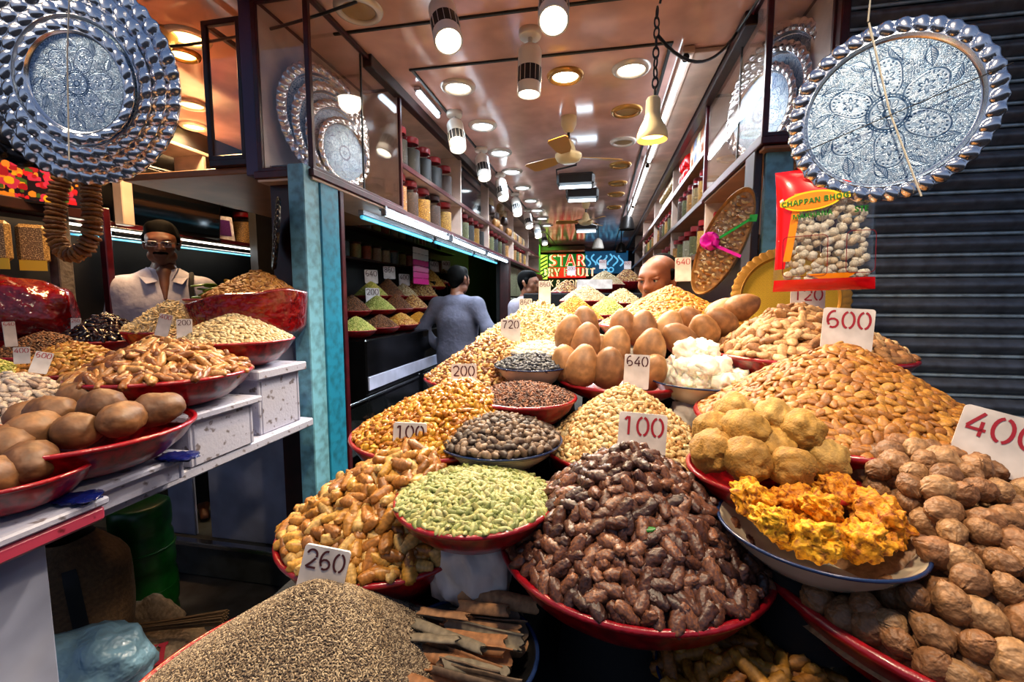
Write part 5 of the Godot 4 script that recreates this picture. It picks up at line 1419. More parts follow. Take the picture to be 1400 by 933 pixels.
# ---------------------------------------------------------------- the alcove on the left, under the shelves
func build_alcove() -> void:
	# back wall with dark shelves, stepped black counter and glass show case
	struct("wall_left", bx(V(0.06, 2.6, 5.2), 0.0), M.dark_wall, V(-2.42, 1.3, -5.4))
	var c := thing("stepped_counter", "dark stepped counter in the alcove behind the man in blue", "counter")
	mat("black_gloss", Color(0.03, 0.03, 0.035), 0.15, {"tex": "grain", "scale": 3.0})
	obj("step", bx(V(0.26, 0.98, 3.28), 0.01), M.black_gloss, c, V(-1.63, 0.69, -4.31))
	obj("step", bx(V(0.24, 1.10, 2.96), 0.01), M.black_gloss, c, V(-1.86, 0.75, -4.47))
	obj("step", bx(V(0.38, 1.22, 2.4), 0.01), M.black_gloss, c, V(-2.18, 0.81, -4.75))
	for k in 3:
		obj("show_case_pane", bx(V(0.006, 0.30, 1.05), 0.001), M.glass, c, V(-1.485, 0.62, -2.95 - 1.15 * k))
		obj("steel_strip", bx(V(0.012, 0.014, 1.05), 0.002), M.steel, c, V(-1.482, 0.80, -2.95 - 1.15 * k))
	obj("grey_band", bx(V(0.012, 0.09, 3.26), 0.002), M.white_panel, c, V(-1.496, 0.885, -4.31))
	var rows3 := [
		["green_seed", V(-2.10, 1.475, -3.86), 0.14, 0.10, "pale green heap at the front of the alcove's top step"],
		["brown_seed", V(-2.10, 1.475, -4.20), 0.15, 0.13, "dark brown heap second on the alcove's top step"],
		["pistachio", V(-2.10, 1.475, -4.56), 0.14, 0.10, "pale heap third on the alcove's top step"],
		["mixed_nut", V(-2.10, 1.475, -4.98), 0.20, 0.20, "tall tan heap fourth on the alcove's top step"],
		["apricot", V(-2.14, 1.60, -5.45), 0.18, 0.16, "orange heap at the far end of the alcove's top step"],
		["mixed_nut", V(-2.10, 1.66, -5.85), 0.16, 0.14, "brown heap farthest along the alcove's top step"],
		["brown_seed", V(-1.86, 1.355, -3.12), 0.13, 0.09, "brown heap at the front of the alcove's middle step"],
		["green_seed", V(-1.86, 1.355, -3.52), 0.14, 0.09, "pale green heap second on the alcove's middle step"],
		["brown_seed", V(-1.86, 1.355, -3.88), 0.14, 0.10, "reddish brown heap third on the alcove's middle step"],
		["mixed_nut", V(-1.86, 1.355, -4.26), 0.14, 0.10, "mixed brown heap fourth on the alcove's middle step"],
		["green_seed", V(-1.63, 1.235, -2.78), 0.12, 0.07, "pale green heap at the front of the alcove's low step"],
		["brown_seed", V(-1.63, 1.235, -3.12), 0.13, 0.07, "dark red-brown heap second on the alcove's low step"],
		["apricot", V(-1.63, 1.235, -3.48), 0.13, 0.07, "orange heap third on the alcove's low step"],
		["lentil", V(-1.63, 1.235, -3.86), 0.13, 0.07, "yellow-orange heap fourth on the alcove's low step"],
	]
	var S := []
	for r in rows3:
		S.append({"key": r[0], "at": r[1], "R": r[2] * 1.08, "h": r[3] * 1.35, "p": 1.3, "s": 0.0105 if r[0] in ["green_seed", "brown_seed", "lentil"] else 0.0125, "D": 0.05, "name": "alcove_heap", "heap_label": r[4], "category": "dried goods", "rest": "pieces", "v": "red", "vl": "dark red basket under the " + r[4]})
	goods(S)
	# high baskets on boxes at the far end
	for q in [[V(-2.14, 1.42, -5.45), V(0.24, 0.24, 0.30), "black box under the orange heap at the alcove's far end"], [V(-2.12, 1.42, -5.85), V(0.24, 0.36, 0.28), "black box under the farthest heap of the alcove"]]:
		tag(obj("riser_box", bx(V(q[1].x, q[0].y - 0.0 - 1.42 + q[1].y - 0.0, q[1].z), 0.004), M.black_gloss, null, V(q[0].x, 1.425 + (q[1].y) / 2 - 0.0, q[0].z)), q[2], "box")
	# shelves on the back wall: packets, bottles, hanging sachets
	for k in 2:
		var sh := thing("alcove_shelf", "%s dark shelf on the alcove's back wall" % ["upper", "lower"][k], "shelf", V(-2.30, 2.12 - 0.30 * k, -4.9))
		obj("board", bx(V(0.18, 0.02, 3.6), 0.003), M.dark_wood, sh)
		for i in 15:
			var col = [Color(0.45, 0.48, 0.30), Color(0.55, 0.50, 0.42), Color(0.32, 0.40, 0.44), Color(0.50, 0.24, 0.16), Color(0.6, 0.58, 0.5)][(i * 3 + k) % 5]
			var key := "tub_%d" % ((i * 3 + k) % 5)
			if not M.has(key): mat(key, col, 0.3, {"tex": "grime", "scale": 10.0})
			var b := thing("tub", "small dull-coloured tub on the %s alcove shelf" % ["upper", "lower"][k], "tub", V(-2.275, 2.131 - 0.30 * k, -3.3 - 0.2 * i), 0, "tubs on the alcove shelves")
			obj("body", lathe([Vector2(0, 0), Vector2(0.05, 0), Vector2(0.055, 0.01), Vector2(0.055, 0.12), Vector2(0.05, 0.13)], 14), M[key], b)
			obj("lid", lathe([Vector2(0.052, 0.13), Vector2(0.056, 0.132), Vector2(0.056, 0.15), Vector2(0, 0.152)], 14), M.lid_dark if i % 2 else M.black_metal, b)
	mat("sachet_pink", Color(0.86, 0.12, 0.52), 0.25)
	mat("sachet_white", Color(0.86, 0.84, 0.80), 0.25)
	for i in 4:
		var s := thing("sachet_strip", "%s strip of pink and white sachets hanging in the alcove" % ["first", "second", "third", "fourth"][i], "sachet strip", V(-1.95, 1.74, -4.55 - 0.10 * i), 1.2, "sachet strips in the alcove")
		for k in 6: obj("sachet", bx(V(0.075, 0.062, 0.008), 0.003), M.sachet_pink if k < 4 else M.sachet_white, s, V(0, k * 0.066 - 0.1, 0))
		obj("string", tube([V(0, 0.3, 0), V(0, 0.85, 0)], 0.0015, 5), M.string, s)
	# far brown upright, patterned wall beyond it
	struct("trim_10", bx(V(0.12, 1.95, 0.10), 0.004), M.dark_wood, V(-1.18, 0.97, -5.55))
	mat("speckled_wall", Color(0.50, 0.56, 0.50), 0.5, {"tex": "seeds", "scale": 3.0})
	for k in 4:
		for i in 2: struct("wall_left", bx(V(0.03, 0.40, 0.72), 0.006), M.speckled_wall, V(-1.20, 0.42 + 0.42 * k, -5.98 - 0.74 * i))
	struct("wall_left", bx(V(0.1, 1.95, 4.0), 0.0), M.dark_wall, V(-1.28, 0.97, -7.7))

# ---------------------------------------------------------------- the far end of the aisle
func build_far_end() -> void:
	mat("sign_green", Color(0.02, 0.34, 0.10), 0.4, {"emit": Color(0.0, 0.30, 0.09), "energy": 0.7})
	mat("sign_red", Color(0.75, 0.05, 0.06), 0.4, {"emit": Color(0.8, 0.05, 0.06), "energy": 0.8})
	mat("sign_black", Color(0.03, 0.03, 0.04), 0.4)
	mat("sign_letter", Color(0.95, 0.80, 0.72), 0.4, {"emit": Color(1.0, 0.75, 0.6), "energy": 0.9})
	mat("sign_letter_red", Color(0.9, 0.2, 0.15), 0.4, {"emit": Color(1.0, 0.2, 0.15), "energy": 0.9})
	mat("sign_blue", Color(0.05, 0.25, 0.36), 0.3, {"emit": Color(0.03, 0.22, 0.34), "energy": 0.7})
	mat("sign_pale_blue", Color(0.45, 0.75, 0.85), 0.3, {"emit": Color(0.35, 0.65, 0.8), "energy": 0.8})
	var t := thing("shop_sign", "lit green and red sign with white letters at the end of the aisle", "sign", V(-0.76, 0, -10.45))
	obj("green_board", bx(V(0.86, 0.30, 0.05), 0.005), M.sign_green, t, V(0, 2.32, 0))
	obj("red_board", bx(V(0.86, 0.24, 0.05), 0.005), M.sign_red, t, V(0, 2.05, 0))
	obj("black_board", bx(V(0.80, 0.20, 0.05), 0.005), M.sign_black, t, V(0.02, 1.80, 0))
	words("STAR", 0.26, M.sign_letter, t, V(0.0, 2.32, 0.04), "lettering", true, 0.02)
	words("STAR", 0.245, M.sign_red, t, V(0.0, 2.32, 0.055), "lettering", false, 0.012)
	words("DRY FRUIT", 0.185, M.sign_letter, t, V(0.0, 2.05, 0.04), "lettering", true, 0.02)
	words("DRY FRUIT", 0.175, M.sign_green, t, V(0.0, 2.05, 0.055), "lettering", false, 0.012)
	words("K & SONS", 0.14, M.sign_letter, t, V(0.0, 1.80, 0.04), "lettering", false, 0.02)
	var side := obj("side_board", bx(V(0.20, 0.56, 0.04), 0.005), M.lamp_green, t, V(-0.55, 2.18, 0.03), V(0, 0.5, 0))
	for k in 6: obj("stripe", bx(V(0.20, 0.03, 0.01), 0.0), M.sign_black, side, V(0, -0.24 + k * 0.09, 0.024), V(0, 0, 0.5))
	var b := thing("shop_sign", "blue sign board with pale script right of the green sign", "sign", V(0.12, 2.27, -10.45))
	obj("board", bx(V(0.95, 0.50, 0.05), 0.005), M.sign_blue, b)
	var sw := []
	for k in 7:
		var l := []
		for i in 12: l.append(Vector2(-0.40 + k * 0.12 + 0.05 * sin(i * 0.5 + k), -0.08 + i * 0.022 + 0.02 * sin(k * 2.0)))
		sw.append(l)
	obj("script", ribbon(sw, 0.035), M.sign_pale_blue, b, V(0, 0.0, 0.03))
	obj("emblem", ring(0.05, 0.014, 24, 6), M.sign_pale_blue, b, V(0.0, -0.17, 0.03), V(PI / 2, 0, 0))
	obj("emblem", ring(0.05, 0.014, 24, 6), M.sign_pale_blue, b, V(0.11, -0.17, 0.03), V(PI / 2, 0, 0))
	# greenish lit column and a pink board left of the sign
	mat("pale_green", Color(0.55, 0.62, 0.42), 0.4)
	struct("trim_10", bx(V(0.30, 2.5, 0.10), 0.01), M.pale_green, V(-1.42, 1.35, -9.6))
	struct("wall_back", bx(V(1.0, 0.10, 0.4), 0.01), M.orange_board, V(-0.85, 2.56, -10.2))
	light_spot(V(-1.2, 2.5, -9.0), V(-1.4, 2.0, -9.6), 0.5, Color(0.5, 1.0, 0.35), 60.0, 0.1)
	# cards stuck into the far heaps
	# tiered stand for the far heaps
	var s := thing("tier_stand", "stepped stand under the farthest heaps in the aisle", "stand", V(0, 0, -4.5))
	obj("tier", bx(V(1.3, 1.30, 0.8), 0.01), M.black_cloth, s, V(-0.05, 0.85, 0))
	obj("tier", bx(V(0.95, 1.1, 0.75), 0.01), M.black_cloth, s, V(0.0, 0.75, 1.35))
	for k in 3: lamp_far(k)

func lamp_far(k: int) -> void:
	var t := thing("pendant_lamp", "%s dark pendant lamp at the far end of the aisle" % ["first", "second", "third"][k], "lamp", V([0.30, -0.05, 0.35][k], 2.63, [-5.6, -7.6, -8.3][k]), 0, "far pendant lamps")
	obj("rod", tube([V(0, 0, 0), V(0, -0.2, 0)], 0.01, 6), M.black_metal, t)
	obj("shade", lathe([Vector2(0.09, -0.36), Vector2(0.095, -0.34), Vector2(0.06, -0.22), Vector2(0.02, -0.19), Vector2(0, -0.19)], 20), M.black_metal if k != 1 else M.can_white, t)

# ---------------------------------------------------------------- the stall on the left
func crate(at: Vector3, s: Vector3, label: String, m := "worn_white", lid := 0.02, over := 0.02) -> void:
	# a painted wooden box: four sides, bottom and a lid that overhangs; at is the middle of its base
	var t := thing("wooden_box", label, "box", at)
	var h := s.y - lid
	obj("front_board", bx(V(s.x, h, 0.012), 0.003), M[m], t, V(0, h / 2, s.z / 2 - 0.006))
	obj("back_board", bx(V(s.x, h, 0.012), 0.003), M[m], t, V(0, h / 2, -s.z / 2 + 0.006))
	for q in [-1, 1]: obj("side_board", bx(V(0.012, h, s.z - 0.026), 0.003), M[m], t, V(q * (s.x / 2 - 0.006), h / 2, 0))
	obj("lid", bx(V(s.x + over * 2, lid, s.z + over * 2), 0.004), M[m], t, V(0, h + lid / 2, 0))

func build_left_stall() -> void:
	mat("burlap", Color(0.46, 0.34, 0.22), 0.9, {"tex": "grain", "scale": 10.0, "bump": "cells", "bamount": 0.3})
	mat("burlap_pale", Color(0.62, 0.52, 0.42), 0.9, {"tex": "grain", "scale": 10.0, "bump": "crease", "bamount": 0.4})
	mat("barrel_green", Color(0.02, 0.30, 0.07), 0.35, {"tex": "grime", "scale": 4.0})
	mat("bag_blue", Color(0.55, 0.72, 0.82), 0.3, {"tex": "soft", "scale": 6.0, "bump": "crease", "bamount": 0.8, "coat": 0.4})
	mat("wrap_red", Color(0.55, 0.03, 0.05), 0.18, {"tex": "grain", "scale": 5.0, "bump": "crease", "bamount": 0.9, "coat": 0.8})
	mat("pink_wood", Color(0.62, 0.20, 0.30), 0.4, {"tex": "scuff", "scale": 5.0})
	mat("blue_film", Color(0.03, 0.07, 0.30), 0.2, {"bump": "crease", "bamount": 0.6})
	# counter
	var c := thing("stall_counter", "white-painted counter of the left stall", "counter")
	obj("plank", bx(V(0.30, 0.03, 1.10), 0.005), M.worn_white, c, V(-1.20, 0.99, -0.92))
	obj("plank", bx(V(0.72, 0.03, 1.30), 0.005), M.worn_white, c, V(-1.74, 0.99, -0.85))
	obj("panel", bx(V(0.025, 0.96, 0.42), 0.003), M.white_panel, c, V(-1.085, 0.49, -0.44))
	obj("panel", bx(V(0.16, 0.79, 0.02), 0.003), M.white_panel, c, V(-2.16, 0.595, -1.90))
	obj("panel", bx(V(0.56, 0.79, 0.02), 0.003), M.white_panel, c, V(-1.70, 0.595, -1.90))
	obj("panel", bx(V(0.22, 0.99, 0.02), 0.003), M.white_panel, c, V(-1.31, 0.695, -1.88))
	obj("panel", bx(V(0.03, 0.75, 0.12), 0.003), M.white_paint, c, V(-1.225, 0.60, -1.80))
	obj("plank", bx(V(0.42, 0.03, 0.26), 0.005), M.worn_white, c, V(-1.58, 0.99, -1.64))
	# boxes that raise the bowls
	crate(V(-1.14, 1.006, -0.79), V(0.26, 0.062, 0.22), "low white box under the big bowl of brown nuts", "worn_white", 0.016)
	crate(V(-1.17, 1.006, -1.06), V(0.25, 0.145, 0.22), "white box with a worn lid under the bowl of brown dates")
	crate(V(-1.155, 1.006, -1.33), V(0.16, 0.215, 0.20), "peeling white box between the date bowl and the blue pillar", "worn_white", 0.03)
	crate(V(-1.32, 1.006, -1.54), V(0.18, 0.292, 0.18), "pale blue box under the wrapped red tray", "white_panel")
	var w := thing("wrapped_box", "flat pink-red box wrapped in film under the nearest nut bowl", "box", V(-1.09, 1.006, -0.60))
	obj("body", bx(V(0.24, 0.03, 0.18), 0.006), M.pink_wood, w, V(0, 0.015, 0))
	obj("board", bx(V(0.25, 0.016, 0.19), 0.004), M.worn_white, w, V(0, 0.04, 0))
	for q in [[V(-0.98, 1.075, -0.86), "crumpled blue film under the big bowl of brown nuts"], [V(-1.0, 1.062, -0.66), "crumpled blue film under the nearest nut bowl"]]:
		tag(obj("blue_film", blob(33, 0.045, 0.008, 0.03, 0.25, 3.0, 0.6, 0.0, 5, 0.1, 0.0, 12, 16), M.blue_film, null, q[0]), q[1], "film")
	# heaps
	var S := [
		{"key": "brown_date", "at": V(-1.188, 1.243, -1.026), "R": 0.205, "h": 0.085, "p": 1.5, "s": 0.0235, "n": 220, "tilt": 0.35, "piece": "brown_date", "label": "long brown date in the red bowl of the left stall", "category": "dried date", "group": "brown dates in the left stall",
			"name": "brown_date_heap", "heap_label": "rest of the long brown dates in the left stall", "rest": "dates", "v": "red", "vl": "red bowl of long brown dates in the left stall"},
		{"key": "pistachio", "at": V(-1.205, 1.312, -1.285), "R": 0.180, "h": 0.085, "p": 1.3, "s": 0.0120, "n": 250, "piece": "pistachio", "label": "tan pistachio in the bowl below the wrapped red tray", "category": "pistachio", "group": "pistachios below the wrapped tray",
			"name": "pistachio_heap", "heap_label": "rest of the tan pistachios below the wrapped red tray", "rest": "nuts", "v": "red", "vl": "red bowl of tan pistachios below the wrapped tray"},
		{"key": "pale_nut", "at": V(-1.476, 1.155, -0.859), "R": 0.165, "h": 0.105, "p": 1.4, "s": 0.0160, "n": 200, "piece": "pale_nut", "label": "whitish nut in the heap at the left edge", "category": "nut", "group": "whitish nuts at the left edge",
			"name": "whitish_nut_pile", "heap_label": "rest of the whitish nuts at the left edge", "rest": "nuts", "v": "red", "vl": "red bowl of whitish nuts at the left edge"},
		{"key": "apricot", "at": V(-1.72, 1.214, -1.169), "R": 0.165, "h": 0.09, "p": 1.4, "s": 0.0150, "n": 150, "piece": "yellow_apricot", "label": "orange-yellow dried fruit in the bowl behind the whitish nuts", "category": "dried fruit", "group": "orange-yellow dried fruit in the left stall",
			"name": "yellow_apricot_heap", "heap_label": "rest of the orange-yellow dried fruit in the left stall", "rest": "fruits", "v": "red", "vl": "red bowl of orange-yellow dried fruit in the left stall"},
		{"key": "brown_seed", "at": V(-1.98, 1.25, -1.26), "R": 0.15, "h": 0.08, "p": 1.4, "s": 0.009,
			"name": "brown_seed_heap", "heap_label": "dark brown heap behind the orange-yellow dried fruit", "category": "seed", "rest": "seeds", "v": "red", "vl": "red bowl of dark brown seeds in the left stall"},
		{"key": "green_seed", "at": V(-1.82, 1.20, -0.99), "R": 0.13, "h": 0.08, "p": 1.4, "s": 0.009,
			"name": "green_heap", "heap_label": "yellow-green heap at the left edge above the whitish nuts", "category": "seed", "rest": "pieces", "v": "red", "vl": "red bowl of yellow-green pieces at the left edge"},
		{"key": "dark_date", "at": V(-1.930, 1.285, -1.430), "R": 0.135, "h": 0.105, "p": 1.4, "s": 0.0180, "n": 120, "piece": "dark_date", "label": "shiny dark date in the heap before the man with glasses", "category": "dried date", "group": "shiny dark dates before the man",
			"name": "dark_date_heap", "heap_label": "rest of the shiny dark dates before the man with glasses", "rest": "dates", "v": "red", "vl": "red bowl of shiny dark dates before the man with glasses"},
		{"key": "cashew", "at": V(-1.640, 1.325, -1.455), "R": 0.155, "h": 0.115, "p": 1.2, "s": 0.012,
			"name": "pale_cashew_heap", "heap_label": "pale yellow heap right of the man with glasses", "category": "nut", "rest": "nuts", "v": "red", "vl": "red bowl of pale yellow nuts right of the man"},
		{"key": "black_raisin", "at": V(-1.50, 1.245, -1.17), "R": 0.085, "h": 0.04, "p": 1.5, "s": 0.0105, "n": 60, "piece": "left_black_raisin", "label": "black raisin in the small bowl left of the brown dates", "category": "raisin", "group": "black raisins in the left stall",
			"name": "small_raisin_heap", "heap_label": "rest of the black raisins in the small bowl of the left stall", "rest": "raisins", "v": "red", "vl": "small red bowl of black raisins in the left stall"},
		{"key": "mixed_nut", "at": V(-1.50, 1.275, -1.31), "R": 0.12, "h": 0.06, "p": 1.4, "s": 0.0115,
			"name": "yellow_kernel_heap", "heap_label": "yellow-brown kernels behind the small bowl of black raisins", "category": "nut", "rest": "kernels", "v": "red", "vl": "red bowl of yellow-brown kernels in the left stall"},
		{"key": "almond", "at": V(-1.300, 1.455, -1.500), "R": 0.170, "h": 0.10, "p": 1.3, "s": 0.0135, "ax": 0.02,
			"name": "wrapped_tray_heap", "heap_label": "golden heap of almonds in the wrapped red tray", "category": "almond", "rest": "almonds"},
	]
	goods(S)
	for h in S:
		if h.has("v") and h.at.x < -1.4: stand(h.at - V(0, h.D, 0), h.R * 0.5, "stand under the " + h.vl, 1.006, "white_panel")
	# the big tray wrapped in shiny red film
	var t := thing("wrapped_tray", "big tray wrapped in shiny red film beside the blue pillar", "tray", V(-1.31, 1.30, -1.48))
	obj("body", sheet(8, 40, true, func(i: int, j: int):
		var pr: Vector2 = [Vector2(0, 0), Vector2(0.165, 0), Vector2(0.195, 0.04), Vector2(0.206, 0.145), Vector2(0.200, 0.152), Vector2(0.188, 0.145), Vector2(0.165, 0.10), Vector2(0, 0.09)][i]
		var a := TAU * j / 40
		return V(pr.x * cos(a), pr.y * (1.0 + 0.22 * cos(a) * (1.0 if i > 1 else 0.0)) + 0.004 * sin(a * 6.0) * (1.0 if i in [3, 4, 5] else 0.0), pr.x * sin(a))), M.wrap_red, t)
	# dried kiwi slices, yellow slices and a red strip on its left edge
	mat("kiwi", Color(0.45, 0.62, 0.08), 0.35, {"tex": "grain", "scale": 20.0})
	mat("mango", Color(0.90, 0.66, 0.08), 0.35, {"tex": "grain", "scale": 20.0})
	var slice := lathe([Vector2(0, 0), Vector2(0.022, 0.0), Vector2(0.024, 0.003), Vector2(0.022, 0.006), Vector2(0, 0.0065)], 16)
	for i in 14:
		var o := obj("kiwi_slice", slice, M.kiwi, null, V(-1.475 + 0.03 * (i % 3) - 0.02, 1.452 + 0.0075 * (i / 2), -1.44 - 0.025 * (i % 4)))
		o.rotation = V(rng.randf_range(-0.4, 0.4), 0, rng.randf_range(-0.3, 0.3))
		tag(o, "green dried kiwi slice stacked beside the wrapped red tray", "fruit slice", "dried kiwi slices in the left stall")
	for i in 8:
		var o := obj("mango_slice", slice, M.mango, null, V(-1.43 + 0.02 * (i % 2), 1.455 + 0.011 * i * 0.8, -1.52))
		o.rotation = V(rng.randf_range(-0.8, 0.8), 0, rng.randf_range(-0.6, 0.6))
		tag(o, "yellow dried fruit slice behind the kiwi slices", "fruit slice", "yellow dried slices in the left stall")
	var kb := basket(V(-1.475, 1.445, -1.47), 0.085, 0.035, "small red dish under the kiwi slices")
	stand(V(-1.475, 1.41, -1.47), 0.05, "stand under the dish of kiwi slices", 1.006, "white_panel")
	# bowls of large brown nuts
	basket(V(-1.138, 1.157, -0.772), 0.213, 0.085, "large red bowl of big brown oval nuts in the left stall")
	basket(V(-1.085, 1.125, -0.612), 0.125, 0.062, "smaller red bowl of big brown nuts at the left edge")
	for i in 3: mat("brown_nut_%d" % i, [Color(0.50, 0.33, 0.19), Color(0.44, 0.28, 0.16), Color(0.56, 0.38, 0.23)][i], 0.55, {"tex": "grain", "scale": 9.0, "bump": "crease", "bamount": 0.15})
	var nuts := []
	for i in 3: nuts.append(blob(1700 + i, 0.050, 0.038, 0.041, 0.06, 1.3, 0.85, 0.10, 0, 0.0, 0.0, 18, 20))
	var A := [V(-1.182, 1.200, -0.747), V(-1.073, 1.214, -0.770), V(-1.216, 1.215, -0.834), V(-0.997, 1.193, -0.752), V(-0.988, 1.198, -0.828), V(-1.118, 1.185, -0.676), V(-1.055, 1.179, -0.706), V(-1.127, 1.180, -0.826), V(-1.285, 1.179, -0.771), V(-1.178, 1.220, -0.894)]
	for i in A.size():
		var o := obj("brown_nut", nuts[i % 3], M["brown_nut_%d" % (i % 3)], null, A[i])
		o.rotation = V(rng.randf_range(-0.4, 0.4), rng.randf() * TAU, rng.randf_range(-0.3, 0.3))
		tag(o, "big brown nut in the large left bowl, %s" % rank(A, i), "nut", "big brown nuts in the large bowl")
	for p in [V(-1.110, 1.168, -0.630), V(-1.037, 1.146, -0.616), V(-1.037, 1.139, -0.560), V(-1.150, 1.145, -0.580)]:
		var o := obj("brown_nut", nuts[rng.randi() % 3], M["brown_nut_%d" % (rng.randi() % 3)], null, p)
		o.rotation = V(0, rng.randf() * TAU, rng.randf_range(-0.3, 0.3))
		tag(o, "big brown oval nut in the smaller bowl at the left edge", "nut", "big brown nuts in the smaller bowl")
	tray(V(-1.24, 1.70, -1.56), 0.14, V(-0.75, 0.1, 0.65), "dark round tray seen from the side against the blue pillar", "", 30, 0.0, "dark")
	under_counter()
	left_back_wall()

func under_counter() -> void:
	# green drum
	var t := thing("plastic_drum", "green plastic drum with moulded hoops under the left counter", "drum", V(-1.93, 0, -1.50))
	var pr := [Vector2(0, 0), Vector2(0.10, 0), Vector2(0.112, 0.015)]
	for k in 24:
		var y := 0.03 + k * 0.022
		pr.append(Vector2(0.113 + 0.009 * exp(-pow((fmod(y, 0.18) - 0.09) / 0.016, 2.0)) * -1.0 + 0.004 * sin(y * 9.0), y))
	pr.append_array([Vector2(0.105, 0.565), Vector2(0.09, 0.575), Vector2(0, 0.575)])
	obj("body", lathe(pr, 36), M.barrel_green, t)
	obj("hoop", ring(0.1135, 0.005, 40, 6), M.barrel_green, t, V(0, 0.38, 0))
	obj("hoop", ring(0.1135, 0.005, 40, 6), M.barrel_green, t, V(0, 0.20, 0))
	# burlap sack with a dark stripe
	var s := thing("burlap_sack", "upright burlap sack with a dark stripe under the left counter", "sack", V(-1.93, 0, -1.22))
	var sack := func(i: int, n: int, a: float, grow: float) -> Vector3:
		var f := i / float(n)
		var r := (0.17 + 0.025 * sin(PI * f)) * (1.0 if f < 0.85 else 1.0 - (f - 0.85) * 3.2) + 0.010 * sin(a * 3.0 + f * 5.0)
		if f <= 0.0: r *= 0.9
		return V((r + grow) * cos(a) * 1.1, f * 0.58, (r + grow) * sin(a) * 0.85)
	obj("body", sheet(18, 30, true, func(i: int, j: int): return sack.call(i, 17, TAU * j / 30, 0.0)), M.burlap, s)
	obj("stripe", sheet(18, 3, false, func(i: int, j: int): return sack.call(mini(i, 15), 17, 0.30 + 0.12 * j + 0.25 * i / 17.0, 0.002)), M.black_paint, s)
	# pale plastic bag
	var b := obj("plastic_bag", blob(77, 0.17, 0.15, 0.13, 0.14, 1.5, 0.7, 0.25, 7, 0.04, 0.0, 24, 30), M.bag_blue, null, V(-1.52, 0.30, -1.00), V(0.2, 0.4, 0.5))
	tag(b, "knotted pale blue plastic bag leaning under the left counter", "plastic bag")
	tag(obj("wooden_box", bx(V(0.36, 0.18, 0.30), 0.006), M.worn_white, null, V(-1.52, 0.09, -0.98)), "low white box under the pale blue plastic bag", "box")
	# printed sack lying on the floor
	var p := thing("printed_sack", "pale sack with red print lying beside the green drum", "sack", V(-1.66, 0.085, -1.28), 0.5)
	obj("body", blob(91, 0.19, 0.085, 0.12, 0.10, 1.6, 0.5, 0.0, 4, 0.04, 0.0, 20, 24), M.burlap_pale, p)
	words("SKI", 0.07, M.ink_red, p, V(0.02, 0.062, 0.085), "lettering", true, 0.004).rotation = V(-0.9, 0.0, 0.1)
	tag(obj("folded_sack", blob(95, 0.13, 0.11, 0.05, 0.14, 1.6, 0.5, 0.1, 4, 0.04, 0.0, 18, 22), M.burlap_pale, null, V(-1.80, 0.13, -1.38), V(0.2, 0.5, 0.5)), "slumped pale sack with a red hem against the green drum", "sack")
	# straw broom
	var br := thing("broom", "straw broom lying across the printed sack", "broom", V(-1.62, 0.20, -1.30), 0.25)
	mat("straw", Color(0.34, 0.24, 0.13), 0.85)
	for i in 26:
		var a := i * 2.4
		var r := 0.02 * sqrt(i / 26.0)
		obj("straw", tube([V(-0.28, -0.02 + r * cos(a), r * sin(a)), V(0.0, 0.012 + r * cos(a) * 0.8, r * sin(a) * 0.8), V(0.24, 0.035 + r * 1.4 * cos(a), r * 1.4 * sin(a))], 0.0028, 5), M.straw, br)

